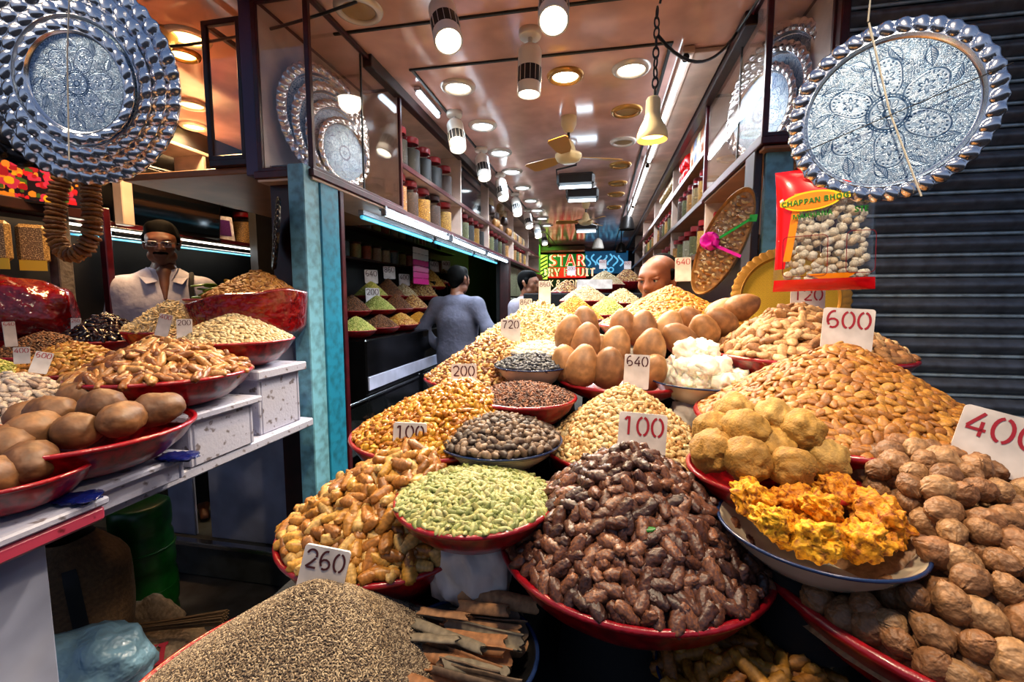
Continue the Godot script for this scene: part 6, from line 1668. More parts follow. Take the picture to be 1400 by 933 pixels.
func left_back_wall() -> void:
	# shelf wall of the stall at x -2.6
	struct("wall_left", bx(V(0.05, 2.7, 3.0), 0.0), M.dark_wall, V(-2.86, 1.33, -2.3))
	struct("wall_left", bx(V(0.44, 2.7, 0.05), 0.0), M.dark_wall, V(-2.66, 1.33, -3.52))
	var t := thing("stall_shelf", "shelf unit on the back wall of the left stall", "shelf")
	for y in [1.845, 2.135, 2.40]:
		obj("shelf_board", bx(V(0.24, 0.022, 1.30), 0.003), M.cream_board, t, V(-2.70, y, -2.83))
	obj("edge_strip", bx(V(0.012, 0.034, 2.0), 0.002), M.maroon, t, V(-2.575, 1.845, -2.49))
	for z in [-2.60, -3.08, -3.46]: obj("upright", bx(V(0.23, 0.56, 0.022), 0.002), M.cream_board, t, V(-2.70, 2.12, z))
	var ord := ["first", "second", "third", "fourth", "fifth", "sixth"]
	for i in 5: jar(V(-2.63, 2.147, -2.66 - 0.085 * i), 0.036, 0.10, Color(0.78, 0.62, 0.42) if i < 3 else Color(0.66, 0.76, 0.16), "lid_red" if i < 3 else "lid_green", "%s small tub on the stall's upper shelf, %s" % [ord[i], "tan" if i < 3 else "bright green"], "small tubs in the left stall")
	for i in 6: pack(V(-2.64, 2.147 + 0.035 + 0.062 * (i % 3), -3.16 - 0.13 * (i / 3)), V(0.11, 0.07, 0.08), M.pack_white, "pale packet stacked on the stall's upper shelf", "pale packets in the left stall", 1.5)
	jar(V(-2.66, 1.857, -2.98), 0.075, 0.235, Color(0.60, 0.50, 0.32), "lid_red", "wide jar with a red lid on the stall's middle shelf", "")
	jar(V(-2.66, 1.857, -3.20), 0.06, 0.20, Color(0.50, 0.42, 0.26), "lid_dark", "wide jar with a dark lid right of the red-lidded one", "")
	jar(V(-2.66, 1.857, -3.36), 0.06, 0.20, Color(0.66, 0.6, 0.4), "lid_dark", "jar of pale goods at the right end of the stall's middle shelf", "")
	var f := thing("framed_picture", "white-framed picture with a purple image on the stall's shelf", "picture", V(-2.60, 1.857, -2.74), 1.25)
	mat("picture_purple", Color(0.30, 0.14, 0.42), 0.4, {"tex": "marble", "scale": 20.0})
	obj("frame", bx(V(0.13, 0.17, 0.012), 0.003), M.white_paint, f, V(0, 0.085, 0), V(-0.15, 0, 0))
	obj("picture", bx(V(0.08, 0.11, 0.004), 0.0), M.picture_purple, f, V(0, 0.087, 0.010), V(-0.15, 0, 0))
	# television
	mat("tv_glow", Color(0.01, 0.02, 0.04), 0.08, {"spec": 0.7})
	mat("tv_image", Color(0.05, 0.2, 0.3), 0.2, {"emit": Color(0.03, 0.22, 0.36), "energy": 0.5})
	var tv := thing("television", "dark flat television with a dim blue patch behind the man", "television", V(-2.56, 2.03, -2.33), PI / 2 - 0.12)
	obj("screen", bx(V(0.58, 0.33, 0.02), 0.004), M.tv_glow, tv, V(0, 0, 0.012), V(0.1, 0, 0))
	obj("bezel", bx(V(0.62, 0.37, 0.03), 0.008), M.black_metal, tv, V(0, 0, -0.006), V(0.1, 0, 0))
	for i in 9: obj("screen_text", bx(V(0.07 + 0.02 * sin(i * 2.0), 0.006, 0.001), 0.0), M.tv_image, tv, V(0.0, 0.06 - i * 0.014, 0.026 - i * 0.0014), V(0.1, 0, 0.15))
	# tube light over the back counter
	for k in 2:
		var l := thing("tube_light", "%s tube light on the back wall of the left stall" % ["white", "dim bluish"][k], "tube light", V(-2.555 + 0.0, 1.815 - 0.05 * k, -2.62))
		obj("light_tube", tube([V(0, 0, -0.62), V(0, 0, 0.9)], 0.0045, 8), M.lamp_white if k == 0 else M.cyan_glow, l)
		obj("batten", bx(V(0.03, 0.012, 1.5), 0.002), M.steel, l, V(-0.01, 0.012, 0.14))
		if k == 0: light_area(V(-2.53, 1.80, -2.5), V(-2.3, 1.2, -2.5), V(0, 0, 1), Vector2(0.02, 1.4), 0.12, Color(0.9, 0.96, 1.0))
	# left edge: cabinet with a picture of fruit, grey and red posts, bags of nuts, a red bundle
	fruit_picture()
	struct("trim_9", bx(V(0.06, 1.5, 0.06), 0.004), M.concrete, V(-2.47, 1.15, -1.66))
	struct("trim_9", bx(V(0.04, 1.5, 0.035), 0.004), M.maroon, V(-2.44, 1.15, -1.84))
	struct("trim_9", bx(V(0.30, 0.05, 0.7), 0.004), M.dark_wood, V(-2.62, 1.86, -1.45))
	struct("trim_9", bx(V(0.06, 0.36, 0.06), 0.004), M.cream_board, V(-2.50, 2.02, -1.99))
	for i in 2:
		var b := thing("nut_bag", "%s clear bag of pale nuts with a yellow label at the left edge" % ["nearer", "farther"][i], "bag", V(-2.47, 1.66, -1.43 - 0.13 * i), 0.85, "bags of nuts at the left edge")
		obj("body", bx(V(0.10, 0.17, 0.05), 0.015), M.pack_white, b, V(0, 0.03, 0))
		obj("yellow_label", bx(V(0.085, 0.045, 0.004), 0.0), mat("label_yellow", Color(0.78, 0.66, 0.10), 0.4), b, V(0, -0.065, 0.027))
	tag(obj("red_bundle", blob(55, 0.20, 0.13, 0.15, 0.10, 1.5, 0.45, 0.0, 6, 0.03, 0.0, 22, 28), M.wrap_red, null, V(-2.40, 1.40, -1.42), V(0, 0.8, 0)), "bundle wrapped in shiny dark red film at the left edge", "bundle")
	tag(obj("red_bundle", blob(56, 0.22, 0.12, 0.15, 0.10, 1.5, 0.45, 0.0, 6, 0.03, 0.0, 22, 28), M.wrap_red, null, V(-2.44, 1.19, -1.40), V(0, 0.8, 0)), "lower bundle wrapped in dark red film at the left edge", "bundle")
	tag(obj("bundle_shelf", bx(V(0.5, 0.05, 0.5), 0.005), M.dark_wood, null, V(-2.45, 1.05, -1.40)), "dark shelf under the red bundles at the left edge", "shelf")

func fruit_picture() -> void:
	# a print of heaped fruit on the cabinet front, faint glow put into it
	var n := 160
	var im := Image.create(n, n / 2, false, Image.FORMAT_RGB8)
	im.fill(Color(0.10, 0.04, 0.04))
	var r := RandomNumberGenerator.new()
	r.seed = 3
	var cs := [Color(0.80, 0.10, 0.12), Color(0.90, 0.68, 0.08), Color(0.75, 0.18, 0.30), Color(0.25, 0.38, 0.10), Color(0.62, 0.08, 0.10), Color(0.92, 0.55, 0.14)]
	for i in 150:
		var c: Color = cs[r.randi() % cs.size()]
		var p := Vector2(r.randf() * n, r.randf() * n / 2)
		var q := r.randf_range(3.0, 9.0)
		for y in range(maxi(0, p.y - q), mini(n / 2, p.y + q)):
			for x in range(maxi(0, p.x - q), mini(n, p.x + q)):
				if Vector2(x, y).distance_to(p) < q: im.set_pixel(x, y, c)
	T.fruit_print = ImageTexture.create_from_image(im)
	var m := mat("fruit_print", Color.WHITE, 0.3, {"tex": "fruit_print", "scale": 1.0, "uv": true})
	m.emission_enabled = true
	m.emission_texture = T.fruit_print
	m.emission = Color.BLACK
	m.emission_energy_multiplier = 0.12
	var t := thing("picture_sign", "picture of heaped fruit with a faint added glow at the left edge", "sign", V(-2.46, 1.965, -1.56), PI / 2 - 0.5)
	obj("panel", bx(V(0.34, 0.19, 0.02), 0.003), M.black_metal, t, V(0, 0, -0.012))
	obj("sign_print", sheet(2, 2, false, func(i: int, j: int): return V(-0.16 + 0.32 * j, 0.085 - 0.17 * i, 0.0), false, true), m, t)

# ---------------------------------------------------------------- people
# bones: [a, b, ra, rb] tapered capsules joined with a smooth minimum and meshed as surface nets
func flesh(bones: Array, cell: float, k: float, carve := []) -> ArrayMesh:
	var lo := V(1e9, 1e9, 1e9)
	var hi := -lo
	for q in bones:
		for e in 2:
			lo = lo.min(q[e] - V(1, 1, 1) * q[2 + e])
			hi = hi.max(q[e] + V(1, 1, 1) * q[2 + e])
	lo -= V(1, 1, 1) * (cell * 3 + k * 0.5)
	hi += V(1, 1, 1) * (cell * 3 + k * 0.5)
	var nx := int((hi.x - lo.x) / cell) + 1
	var ny := int((hi.y - lo.y) / cell) + 1
	var nz := int((hi.z - lo.z) / cell) + 1
	var f := PackedFloat32Array()
	f.resize(nx * ny * nz)
	f.fill(1.0)
	for pass_n in 2:
		for q in (bones if pass_n == 0 else carve):
			var a: Vector3 = q[0]
			var ba: Vector3 = q[1] - q[0]
			var bb := maxf(ba.length_squared(), 1e-9)
			var ra: float = q[2]
			var rb: float = q[3]
			var m := maxf(ra, rb) + k + cell * 2.5
			var p0: Vector3 = (a.min(q[1]) - V(m, m, m) - lo) / cell
			var p1: Vector3 = (a.max(q[1]) + V(m, m, m) - lo) / cell
			for z in range(maxi(0, int(p0.z)), mini(nz, int(p1.z) + 2)):
				for y in range(maxi(0, int(p0.y)), mini(ny, int(p1.y) + 2)):
					var at := (z * ny + y) * nx
					for x in range(maxi(0, int(p0.x)), mini(nx, int(p1.x) + 2)):
						var p := lo + Vector3(x, y, z) * cell - a
						var h := clampf(p.dot(ba) / bb, 0.0, 1.0)
						var d := (p - ba * h).length() - ra - (rb - ra) * h
						var e := f[at + x]
						if pass_n == 0:
							var w := maxf(k - absf(d - e), 0.0) / k
							f[at + x] = minf(d, e) - w * w * k * 0.25
						else:
							var kk := k * 0.5
							var w := maxf(kk - absf(-d - e), 0.0) / kk
							f[at + x] = maxf(-d, e) + w * w * kk * 0.25
	var idx := PackedInt32Array()
	idx.resize(nx * ny * nz)
	idx.fill(-1)
	var vs := PackedVector3Array()
	var off := [0, 1, nx, nx + 1, nx * ny, nx * ny + 1, nx * ny + nx, nx * ny + nx + 1]
	var edges := [[0, 1], [2, 3], [4, 5], [6, 7], [0, 2], [1, 3], [4, 6], [5, 7], [0, 4], [1, 5], [2, 6], [3, 7]]
	for z in nz - 1:
		for y in ny - 1:
			var at := (z * ny + y) * nx
			for x in nx - 1:
				var o := at + x
				var n := 0
				for c in 8:
					if f[o + off[c]] < 0.0: n += 1
				if n == 0 or n == 8: continue
				var s := Vector3.ZERO
				var cnt := 0
				for e in edges:
					var d0 := f[o + off[e[0]]]
					var d1 := f[o + off[e[1]]]
					if (d0 < 0.0) == (d1 < 0.0): continue
					var t := d0 / (d0 - d1)
					var c0 := Vector3(e[0] & 1, (e[0] >> 1) & 1, e[0] >> 2)
					var c1 := Vector3(e[1] & 1, (e[1] >> 1) & 1, e[1] >> 2)
					s += c0.lerp(c1, t)
					cnt += 1
				idx[o] = vs.size()
				vs.append(lo + (Vector3(x, y, z) + s / cnt) * cell)
	var ix := PackedInt32Array()
	var step := [1, nx, nx * ny]
	for z in range(1, nz - 1):
		for y in range(1, ny - 1):
			for x in range(1, nx - 1):
				var o := (z * ny + y) * nx + x
				var ins := f[o] < 0.0
				for ax in 3:
					if (f[o + step[ax]] < 0.0) == ins: continue
					var u: int = step[(ax + 1) % 3]
					var w: int = step[(ax + 2) % 3]
					var a := idx[o]; var b := idx[o - u]; var c := idx[o - u - w]; var d := idx[o - w]
					if a < 0 or b < 0 or c < 0 or d < 0: continue
					if ins: ix.append_array([a, c, b, a, d, c])
					else: ix.append_array([a, b, c, a, c, d])
	return mk(vs, ix, true)

func head_bones(c: Vector3, b: Basis) -> Array:
	var r := [
		[V(0, 0.035, -0.018), V(0, 0.030, 0.018), 0.083, 0.074], [V(0, 0.0, 0.040), V(0, -0.062, 0.046), 0.060, 0.044],
		[V(-0.034, -0.066, 0.022), V(0.034, -0.066, 0.022), 0.036, 0.036], [V(0, -0.094, 0.056), V(0, -0.096, 0.056), 0.022, 0.022],
		[V(0, 0.014, 0.090), V(0, -0.022, 0.104), 0.008, 0.0125], [V(-0.012, -0.026, 0.095), V(0.012, -0.026, 0.095), 0.008, 0.008],
		[V(-0.036, 0.030, 0.078), V(0.036, 0.030, 0.078), 0.013, 0.013], [V(-0.020, -0.052, 0.084), V(0.020, -0.052, 0.084), 0.008, 0.008], [V(-0.016, -0.062, 0.083), V(0.016, -0.062, 0.083), 0.009, 0.009],
		[V(-0.045, -0.015, 0.060), V(-0.035, -0.03, 0.06), 0.022, 0.02], [V(0.045, -0.015, 0.060), V(0.035, -0.03, 0.06), 0.022, 0.02],
		[V(-0.080, 0.018, -0.008), V(-0.077, -0.026, 0.002), 0.014, 0.009], [V(0.080, 0.018, -0.008), V(0.077, -0.026, 0.002), 0.014, 0.009],
		[V(0, -0.07, -0.018), V(0, -0.18, -0.030), 0.055, 0.060]]
	return r.map(func(q): return [c + b * q[0], c + b * q[1], q[2], q[3]])

func hand_bones(w: Vector3, dir: Vector3, palm_n: Vector3) -> Array:
	# wrist at w, the hand along dir, palm facing palm_n; slightly curled fingers
	var d := dir.normalized()
	var n := (palm_n - d * palm_n.dot(d)).normalized()
	var s := d.cross(n)
	var r := [[w, w + d * 0.035, 0.024, 0.026], [w + d * 0.03 + s * 0.02, w + d * 0.08 + s * 0.024, 0.017, 0.012], [w + d * 0.03 - s * 0.018, w + d * 0.075 - s * 0.026, 0.017, 0.012]]
	for i in 4:
		var k := w + d * (0.085 - 0.004 * absf(i - 1)) + s * (0.027 - 0.018 * i)
		var L: float = [0.038, 0.043, 0.040, 0.031][i]
		var m := k + d * L * 0.85 + n * L * 0.3
		r.append([k - d * 0.02, m, 0.0095, 0.0085])
		r.append([m, m + d * L * 0.45 + n * L * 0.6, 0.0085, 0.0072])
	var tb := w + d * 0.03 + s * 0.034
	r.append([w + d * 0.02 + s * 0.018, tb + d * 0.012 + s * 0.012, 0.014, 0.011])
	r.append([tb + d * 0.012 + s * 0.012, tb + d * 0.045 + s * 0.018 + n * 0.012, 0.0105, 0.0085])
	return r

# j: joints in the person's own axes (facing +z, feet at y 0)
func person(at: Vector3, turn: float, label: String, j: Dictionary, skin: Color, shirt: Color, trousers: Color, hair: Color, fine := 0.006, o := {}) -> Node3D:
	var t := thing("person", label, "person", at, turn)
	people_n += 1
	var sk := mat("skin_%d" % people_n, skin, 0.5, {"tex": "soft", "scale": 9.0, "sub": 0.08})
	var sh := mat("shirt_%d" % people_n, shirt, 0.85, {"tex": "soft", "scale": 5.0, "bump": "crease", "bamount": 0.25})
	var tr := mat("trousers_%d" % people_n, trousers, 0.9, {"tex": "soft", "scale": 5.0})
	var hr := mat("hair_%d" % people_n, hair, 0.8, {"tex": "grain", "scale": 12.0, "spec": 0.15})
	var hb := Basis.from_euler(j.head_turn)
	var c: Vector3 = j.head
	var neck: Vector3 = j.neck
	var body := [[neck + V(0, 0.03, 0), neck - V(0, 0.08, 0), 0.055, 0.075], [neck - V(0, 0.06, 0), j.chest, 0.09, 0.115], [j.chest, j.hip, 0.115, 0.11], [j.hip - V(0.06, 0, 0), j.hip + V(0.06, 0, 0), 0.10, 0.10]]
	var cloth := [[neck - V(0.07, 0.055, 0.01), neck + V(0.07, -0.055, -0.01), 0.062, 0.062], [j.shoulder_r, j.shoulder_l, 0.064, 0.064], [j.chest - V(0.075, 0, 0), j.hip - V(0.06, 0, 0), 0.122, 0.120], [j.chest + V(0.075, 0, 0), j.hip + V(0.06, 0, 0), 0.122, 0.120], [neck - V(0, 0.07, 0), j.chest, 0.10, 0.128], [j.chest, j.hip, 0.128, 0.125]]
	var pants := [[j.hip - V(0.05, 0.02, 0), j.hip + V(0.05, -0.02, 0), 0.118, 0.118]]
	if o.has("skirt"): cloth.append_array([[j.hip - V(0.06, 0, 0), j.hip + V(-0.08, -o.skirt, 0), 0.125, 0.13], [j.hip + V(0.06, 0, 0), j.hip + V(0.08, -o.skirt, 0), 0.125, 0.13]])
	for s in ["_r", "_l"]:
		body.append_array([[j["shoulder" + s], j["elbow" + s], 0.050, 0.040], [j["elbow" + s], j["wrist" + s], 0.040, 0.027]])
		cloth.append_array([[j["shoulder" + s], j["elbow" + s], 0.068, 0.056]])
		cloth.append([j["elbow" + s], j["elbow" + s].lerp(j["wrist" + s], o.get("sleeve", 0.9)), 0.056, 0.044])
		body.append_array([[j["hip" + s], j["knee" + s], 0.080, 0.055], [j["knee" + s], j["ankle" + s], 0.052, 0.036], [j["ankle" + s], j["ankle" + s] + V(0, -0.045, 0.13), 0.036, 0.026]])
		pants.append_array([[j["hip" + s], j["knee" + s], 0.098, 0.078], [j["knee" + s], j["ankle" + s] + V(0, 0.03, 0), 0.078, 0.062]])
	var parts := [[flesh(body, 0.02, 0.04), Transform3D()], [flesh(head_bones(c, hb), fine, 0.018, [[c + hb * V(-0.034, 0.008, 0.098), c + hb * V(-0.026, 0.008, 0.1), 0.014, 0.013], [c + hb * V(0.026, 0.008, 0.1), c + hb * V(0.034, 0.008, 0.098), 0.013, 0.014]]), Transform3D()]]
	for s in ["_r", "_l"]: parts.append([flesh(hand_bones(j["wrist" + s], j["hand" + s], j.get("palm" + s, V(0, -1, 0))), 0.006, 0.010), Transform3D()])
	obj("body", join(parts), sk, t)
	obj("shirt", flesh(cloth, 0.012, 0.06), sh, t)
	obj("trousers", flesh(pants, 0.02, 0.04), tr, t)
	# hair: a cap over the back and top of the skull
	var hs := [[V(0, 0.055, -0.032), V(0, 0.055, 0.005), 0.080, 0.074], [V(-0.034, 0.090, 0.022), V(0.030, 0.098, 0.022), 0.032, 0.026], [V(-0.033, 0.02, -0.042), V(0.033, 0.02, -0.042), 0.050, 0.050], [V(0, 0.0, -0.055), V(0, -0.035, -0.050), 0.048, 0.042], [V(-0.074, 0.035, 0.012), V(-0.072, 0.01, 0.014), 0.016, 0.010], [V(0.074, 0.035, 0.012), V(0.072, 0.01, 0.014), 0.016, 0.010]]
	if o.get("bald", false): hs = [[V(-0.033, 0.02, -0.042), V(0.033, 0.02, -0.042), 0.050, 0.050], [V(0, 0.055, -0.05), V(0, 0.05, -0.03), 0.070, 0.068], [V(0, 0.0, -0.065), V(0, -0.035, -0.055), 0.052, 0.045], [V(-0.074, 0.035, 0.008), V(-0.072, 0.01, 0.010), 0.015, 0.010], [V(0.074, 0.035, 0.008), V(0.072, 0.01, 0.010), 0.015, 0.010]]
	obj("hair", flesh(hs.map(func(q): return [c + hb * q[0], c + hb * q[1], q[2] + 0.002, q[3] + 0.002]), fine, 0.02), hr, t)
	# eyes and brows
	for s in [-1, 1]:
		var e := Node3D.new()
		e.name = "eye"
		t.add_child(e, true)
		e.transform = Transform3D(hb, c + hb * V(s * 0.031, 0.008, 0.080))
		obj("eyeball", blob(3, 0.0115, 0.0115, 0.0115, 0.0), M.eye_white, e)
		obj("iris", lathe([Vector2(0, 0.002), Vector2(0.0055, 0.0012), Vector2(0.006, 0)], 12), M.black_paint, e, V(0, -0.001, 0.0108), V(PI / 2, 0, 0))
		obj("eyelid", flesh([[V(-0.014, 0.004, 0.006), V(0.014, 0.004, 0.006), 0.008, 0.008]], 0.003, 0.005), sk, e, V(0, 0.004, 0))
		obj("eyebrow", tube([c + hb * V(s * 0.012, 0.030, 0.091), c + hb * V(s * 0.030, 0.036, 0.089), c + hb * V(s * 0.050, 0.028, 0.078)], 0.0045, 6, 0.0022), hr, t)
	if o.get("moustache", false):
		obj("moustache", flesh([[c + hb * V(-0.028, -0.046, 0.086), c + hb * V(0, -0.038, 0.098), 0.0075, 0.0115], [c + hb * V(0.028, -0.046, 0.086), c + hb * V(0, -0.038, 0.098), 0.0075, 0.0115]], 0.003, 0.006), hr, t)
	if o.get("glasses", false):
		var g := Node3D.new()
		g.name = "glasses"
		t.add_child(g)
		g.transform = Transform3D(hb, c + hb * V(0, 0.006, 0.112))
		for s in [-1, 1]:
			var out := rounded(0.046, 0.028, 0.009, 4)
			var path := []
			for i in out.size() + 1: path.append(V(out[i % out.size()].x + s * 0.031, out[i % out.size()].y, -0.004 * absf(s)))
			obj("rim", tube(path, 0.0016, 6), M.steel, g)
			obj("lens", slab(rounded(0.044, 0.026, 0.008, 4), 0.001), M.lens, g, V(s * 0.031, 0, -0.004))
			obj("temple", tube([V(s * 0.055, 0.006, -0.006), V(s * 0.078, 0.006, -0.05), V(s * 0.084, 0.0, -0.115)], 0.0018, 6), M.steel, g)
		obj("bridge", tube([V(-0.008, 0.004, -0.003), V(0, 0.007, 0.0), V(0.008, 0.004, -0.003)], 0.0015, 6), M.steel, g)
	if o.get("collar", false):
		for s in [-1, 1]:
			obj("collar", flat([[neck + V(s * 0.078, 0.025, -0.02), neck + V(s * 0.066, 0.012, 0.062), neck + V(s * 0.030, -0.06, 0.128), neck + V(s * 0.080, -0.075, 0.128), neck + V(s * 0.112, -0.030, 0.050)]]), sh, t)
	return t
var people_n := 0

func joints(o: Dictionary) -> Dictionary:
	var j := {
		"head": V(0, 1.655, 0.02), "head_turn": Vector3.ZERO, "neck": V(0, 1.50, 0.0), "chest": V(0, 1.29, 0.0), "hip": V(0, 0.97, 0.0),
		"shoulder_r": V(-0.180, 1.395, -0.01), "shoulder_l": V(0.180, 1.395, -0.01), "elbow_r": V(-0.25, 1.13, -0.02), "elbow_l": V(0.25, 1.13, -0.02),
		"wrist_r": V(-0.20, 0.93, 0.16), "wrist_l": V(0.20, 0.93, 0.16), "hand_r": V(0.2, -0.4, 1), "hand_l": V(-0.2, -0.4, 1),
		"hip_r": V(-0.09, 0.92, 0), "hip_l": V(0.09, 0.92, 0), "knee_r": V(-0.10, 0.50, 0.02), "knee_l": V(0.10, 0.50, 0.02), "ankle_r": V(-0.11, 0.075, -0.02), "ankle_l": V(0.11, 0.075, -0.02)}
	j.merge(o, true)
	return j

func build_people() -> void:
	mat("eye_white", Color(0.85, 0.82, 0.78), 0.2)
	mat("lens", Color(0.2, 0.22, 0.25), 0.02, {"alpha": 0.1})
	var brown := Color(0.42, 0.25, 0.17)
	# shopkeeper of the left stall, looking down
	var p := person(V(-2.31, 0.2, -2.02), 0.85, "person in a pale open-necked shirt and glasses standing behind the left stall", joints({"head_turn": V(0.16, -0.10, 0.0)}), brown, Color(0.70, 0.69, 0.76), Color(0.10, 0.10, 0.12), Color(0.03, 0.025, 0.025), 0.005, {"glasses": true, "moustache": true, "collar": true})
	p.scale = V(0.93, 0.93, 0.93)
	var nk := V(0, 1.50, 0)
	obj("open_collar_skin", flesh([[V(0, 1.49, 0.060), V(0, 1.34, 0.135), 0.038, 0.010]], 0.006, 0.01), M["skin_1"], p)
	obj("bag_strap", tube([V(0.125, 1.475, -0.05), V(0.130, 1.49, 0.02), V(0.120, 1.42, 0.105), V(0.13, 1.20, 0.14), V(0.17, 1.0, 0.12)], 0.013, 6), M.black_cloth, p)
	# man in blue seen from behind, hands on hips
	person(V(-1.235, 0.2, -3.78), 2.95, "person in a long blue-grey tunic seen from behind, hands on hips", joints({
		"head": V(0, 1.405, 0.03), "neck": V(0, 1.26, 0), "chest": V(0, 1.06, 0), "hip": V(0, 0.76, 0), "shoulder_r": V(-0.19, 1.19, -0.01), "shoulder_l": V(0.19, 1.19, -0.01),
		"elbow_r": V(-0.34, 0.97, -0.06), "elbow_l": V(0.34, 0.97, -0.06), "wrist_r": V(-0.20, 0.80, 0.02), "wrist_l": V(0.20, 0.80, 0.02), "hand_r": V(0.8, -0.3, 0.5), "hand_l": V(-0.8, -0.3, 0.5),
		"hip_r": V(-0.09, 0.72, 0), "hip_l": V(0.09, 0.72, 0), "knee_r": V(-0.10, 0.41, 0.02), "knee_l": V(0.10, 0.41, 0.02), "head_turn": V(0.05, -0.2, 0)}),
		brown, Color(0.28, 0.29, 0.37), Color(0.26, 0.27, 0.34), Color(0.02, 0.02, 0.02), 0.008, {"skirt": 0.34, "sleeve": 0.8})
	# man in a grey shirt beyond, in profile
	person(V(-0.70, 0.2, -4.25), 1.25, "person in a pale grey shirt seen in profile beyond the cashews", joints({
		"head": V(0, 1.385, 0.03), "neck": V(0, 1.245, 0), "chest": V(0, 1.05, 0), "hip": V(0, 0.76, 0), "shoulder_r": V(-0.17, 1.17, -0.01), "shoulder_l": V(0.17, 1.17, -0.01),
		"elbow_r": V(-0.22, 0.93, -0.02), "elbow_l": V(0.22, 0.93, -0.02), "wrist_r": V(-0.16, 0.80, 0.16), "wrist_l": V(0.16, 0.80, 0.16),
		"hip_r": V(-0.09, 0.72, 0), "hip_l": V(0.09, 0.72, 0), "knee_r": V(-0.10, 0.41, 0.02), "knee_l": V(0.10, 0.41, 0.02)}),
		Color(0.50, 0.31, 0.21), Color(0.58, 0.56, 0.62), Color(0.20, 0.20, 0.24), Color(0.02, 0.02, 0.02), 0.008, {"sleeve": 0.5})
	# seated man whose eyes and forehead show above the almonds
	person(V(0.270, 0.225, -2.20), -0.25, "person with receding hair half hidden behind the orange almonds", joints({
		"head": V(0, 1.305, 0.04), "neck": V(0, 1.16, 0), "chest": V(0, 0.95, -0.02), "hip": V(0, 0.62, -0.06), "shoulder_r": V(-0.165, 1.08, -0.01), "shoulder_l": V(0.165, 1.08, -0.01),
		"elbow_r": V(-0.20, 0.83, 0.02), "elbow_l": V(0.20, 0.83, 0.02), "wrist_r": V(-0.12, 0.72, 0.18), "wrist_l": V(0.12, 0.72, 0.18), "hand_r": V(0.3, 0.1, 1), "hand_l": V(-0.3, 0.1, 1),
		"hip_r": V(-0.08, 0.60, -0.05), "hip_l": V(0.08, 0.60, -0.05), "knee_r": V(-0.09, 0.36, 0.08), "knee_l": V(0.09, 0.36, 0.08), "ankle_r": V(-0.09, 0.075, -0.03), "ankle_l": V(0.09, 0.075, -0.03), "head_turn": V(0.10, -0.35, 0.05)}),
		Color(0.62, 0.36, 0.22), Color(0.7, 0.66, 0.62), Color(0.15, 0.15, 0.17), Color(0.05, 0.04, 0.04), 0.006, {"bald": true})

# ---------------------------------------------------------------- price cards
func arc(cx: float, cy: float, rx: float, ry: float, a0: float, a1: float, n := 9) -> Array:
	var out := []
	for i in n + 1:
		var a := deg_to_rad(lerpf(a0, a1, float(i) / n))
		out.append(Vector2(cx + rx * cos(a), cy + ry * sin(a)))
	return out

func digit(c: String) -> Array:        # stencilled figures in a box 0.62 wide and 1 high
	match c:
		"0": return [arc(0.31, 0.5, 0.27, 0.46, 100, 260), arc(0.31, 0.5, 0.27, 0.46, -80, 80)]
		"1": return [[Vector2(0.34, 0.04), Vector2(0.34, 0.96)], [Vector2(0.14, 0.78), Vector2(0.28, 0.94)]]
		"2": return [arc(0.31, 0.70, 0.25, 0.26, 170, -25), [Vector2(0.52, 0.54), Vector2(0.30, 0.27), Vector2(0.08, 0.06)], [Vector2(0.14, 0.05), Vector2(0.60, 0.05)]]
		"4": return [[Vector2(0.46, 0.96), Vector2(0.06, 0.36)], [Vector2(0.04, 0.30), Vector2(0.60, 0.30)], [Vector2(0.46, 0.62), Vector2(0.46, 0.04)]]
		"6": return [arc(0.36, 0.52, 0.30, 0.46, 80, 225), arc(0.31, 0.30, 0.25, 0.25, -120, 175)]
		"7": return [[Vector2(0.06, 0.93), Vector2(0.56, 0.93)], [Vector2(0.55, 0.84), Vector2(0.34, 0.45), Vector2(0.26, 0.04)]]
		"8": return [arc(0.31, 0.73, 0.20, 0.22, 100, 440), arc(0.31, 0.27, 0.25, 0.25, 80, 280), arc(0.31, 0.27, 0.25, 0.25, -80, 80)]
	return []

func price(at: Vector3, w: float, h: float, text: String, ink: String, rot: Vector3, where: String, size := 0.42) -> void:
	# at: middle of the card
	var t := thing("price_card", ("white price card reading %s %s" % [text, where]) if text else "white card " + where, "price card", at, 0.0, "price cards")
	t.rotation = rot
	obj("card", slab(rounded(w, h, minf(w, h) * 0.07), 0.004), M.card, t)
	var dh := w * size
	var pitch := dh * 0.72
	var strokes := []
	for i in text.length():
		for l in digit(text[i]):
			var q := []
			for p in l: q.append(Vector2((p.x - 0.31) * dh + (i - (text.length() - 1) / 2.0) * pitch, h / 2 - dh * 1.16 + p.y * dh))
			strokes.append(q)
	if strokes: obj("figures", ribbon(strokes, dh * 0.115), M[ink], t, V(0, 0, 0.0028))

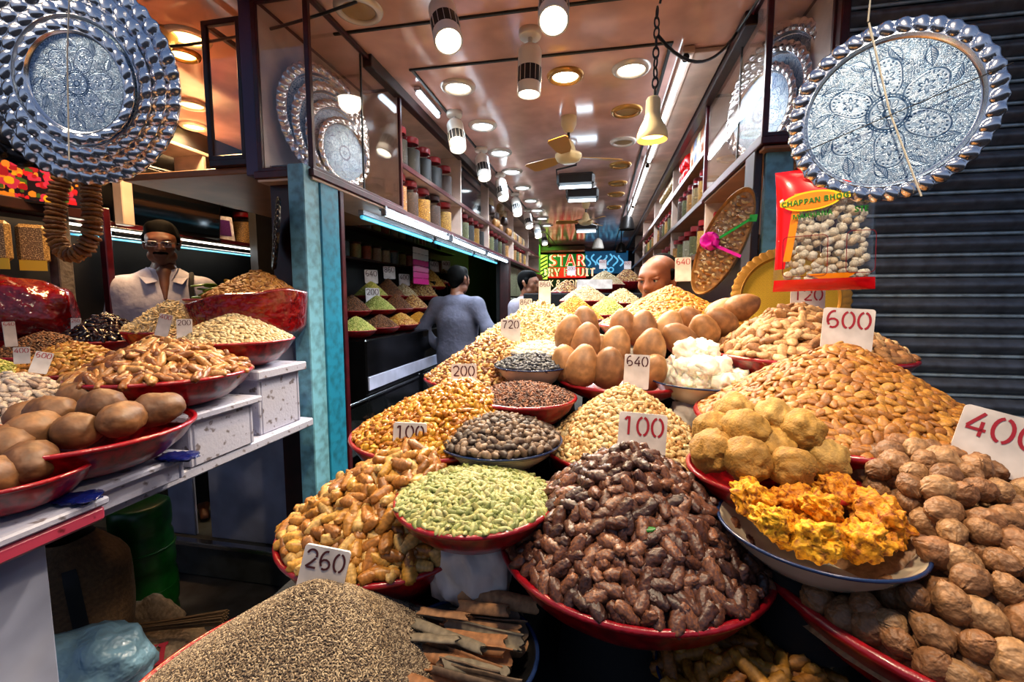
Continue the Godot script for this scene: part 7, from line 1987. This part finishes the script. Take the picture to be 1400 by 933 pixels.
func build_signs() -> void:
	price(V(-0.365, 1.068, -0.512), 0.062, 0.090, "260", "ink_dark", V(-0.15, 0.25, -0.22), "stuck in the cumin seed")
	price(V(-0.355, 1.181, -0.784), 0.064, 0.062, "100", "ink_dark", V(-0.1, 0.2, -0.04), "between the golden dates and the raisins")
	price(V(0.078, 1.200, -0.811), 0.084, 0.090, "100", "ink_red", V(-0.15, 0.05, -0.06), "behind the dark dates")
	price(V(0.086, 1.281, -1.060), 0.057, 0.080, "640", "ink_dark", V(-0.1, 0.1, -0.05), "in front of the coconuts")
	price(V(-0.269, 1.353, -1.345), 0.060, 0.068, "720", "ink_dark", V(-0.1, 0.15, 0.0), "in front of the cashews")
	price(V(-0.336, 1.255, -1.075), 0.064, 0.060, "200", "ink_dark", V(-0.1, 0.2, 0.0), "between the raisins and the mixed kernels")
	price(V(0.504, 1.386, -1.040), 0.088, 0.088, "600", "ink_red", V(-0.12, -0.25, -0.05), "on top of the almonds")
	price(V(0.546, 1.250, -0.722), 0.088, 0.085, "400", "ink_red", V(-0.25, -0.45, -0.22), "among the walnuts at the right edge")
	price(V(-0.210, 1.474, -1.720), 0.046, 0.088, "860", "ink_dark", V(-0.1, 0.1, 0.0), "on top of the cashews")
	price(V(-0.268, 1.425, -1.62), 0.046, 0.05, "860", "ink_dark", V(-0.1, 0.1, 0.0), "half sunk in the cashews below the upper card")
	price(V(0.306, 1.560, -1.800), 0.057, 0.090, "640", "ink_red", V(-0.1, -0.05, 0.02), "on top of the almonds by the half-hidden man")
	price(V(0.553, 1.452, -1.350), 0.080, 0.062, "120", "ink_red", V(-0.1, -0.2, 0.0), "in front of the gold tray")
	price(V(-1.254, 1.345, -1.150), 0.040, 0.085, "200", "ink_dark", V(-0.1, 0.6, 0.0), "standing in the long brown dates")
	price(V(-1.438, 1.361, -1.244), 0.036, 0.075, "400", "ink_red", V(-0.1, 0.7, -0.25), "left of the pistachios")
	price(V(-1.98, 1.34, -1.36), 0.034, 0.07, "260", "ink_red", V(-0.1, 0.3, 0.0), "beside the grey post of the left stall")
	price(V(-1.96, 1.33, -1.15), 0.030, 0.085, "640", "ink_red", V(-0.1, 1.3, 0.0), "at the left edge above the green heap")
	price(V(-1.70, 1.28, -1.02), 0.036, 0.05, "400", "ink_red", V(-0.1, 0.7, 0.0), "at the left edge before the orange-yellow fruit")
	price(V(-1.50, 1.275, -0.94), 0.036, 0.06, "600", "ink_red", V(-0.3, 0.9, -0.3), "leaning behind the whitish nuts")
	price(V(0.02, 1.79, -4.58), 0.07, 0.09, "400", "ink_red", V(-0.1, 0, 0), "on the highest heap at the back")
	price(V(0.27, 1.79, -4.76), 0.07, 0.08, "600", "ink_red", V(-0.1, 0, 0), "on the tan heap at the back")
	price(V(-0.28, 1.72, -4.42), 0.08, 0.09, "200", "ink_red", V(-0.1, 0, 0), "on the brown mixed heap at the back")
	price(V(-0.05, 1.575, -3.95), 0.30, 0.08, "", "ink_red", V(-0.1, 0, 0), "blank and wide, below the highest heap")
	# cards in the alcove
	for q in [[V(-2.16, 1.66, -3.98), "640", "first"], [V(-2.16, 1.72, -4.36), "860", "second"], [V(-2.16, 1.66, -4.72), "400", "third"], [V(-2.0, 1.48, -3.70), "200", "fourth"], [V(-2.1, 1.86, -5.5), "600", "fifth"], [V(-2.08, 1.90, -5.9), "400", "sixth"]]:
		price(q[0], 0.13, 0.13, q[1], "ink_dark", V(-0.1, 0.9, 0), "standing %s in the alcove" % q[2])
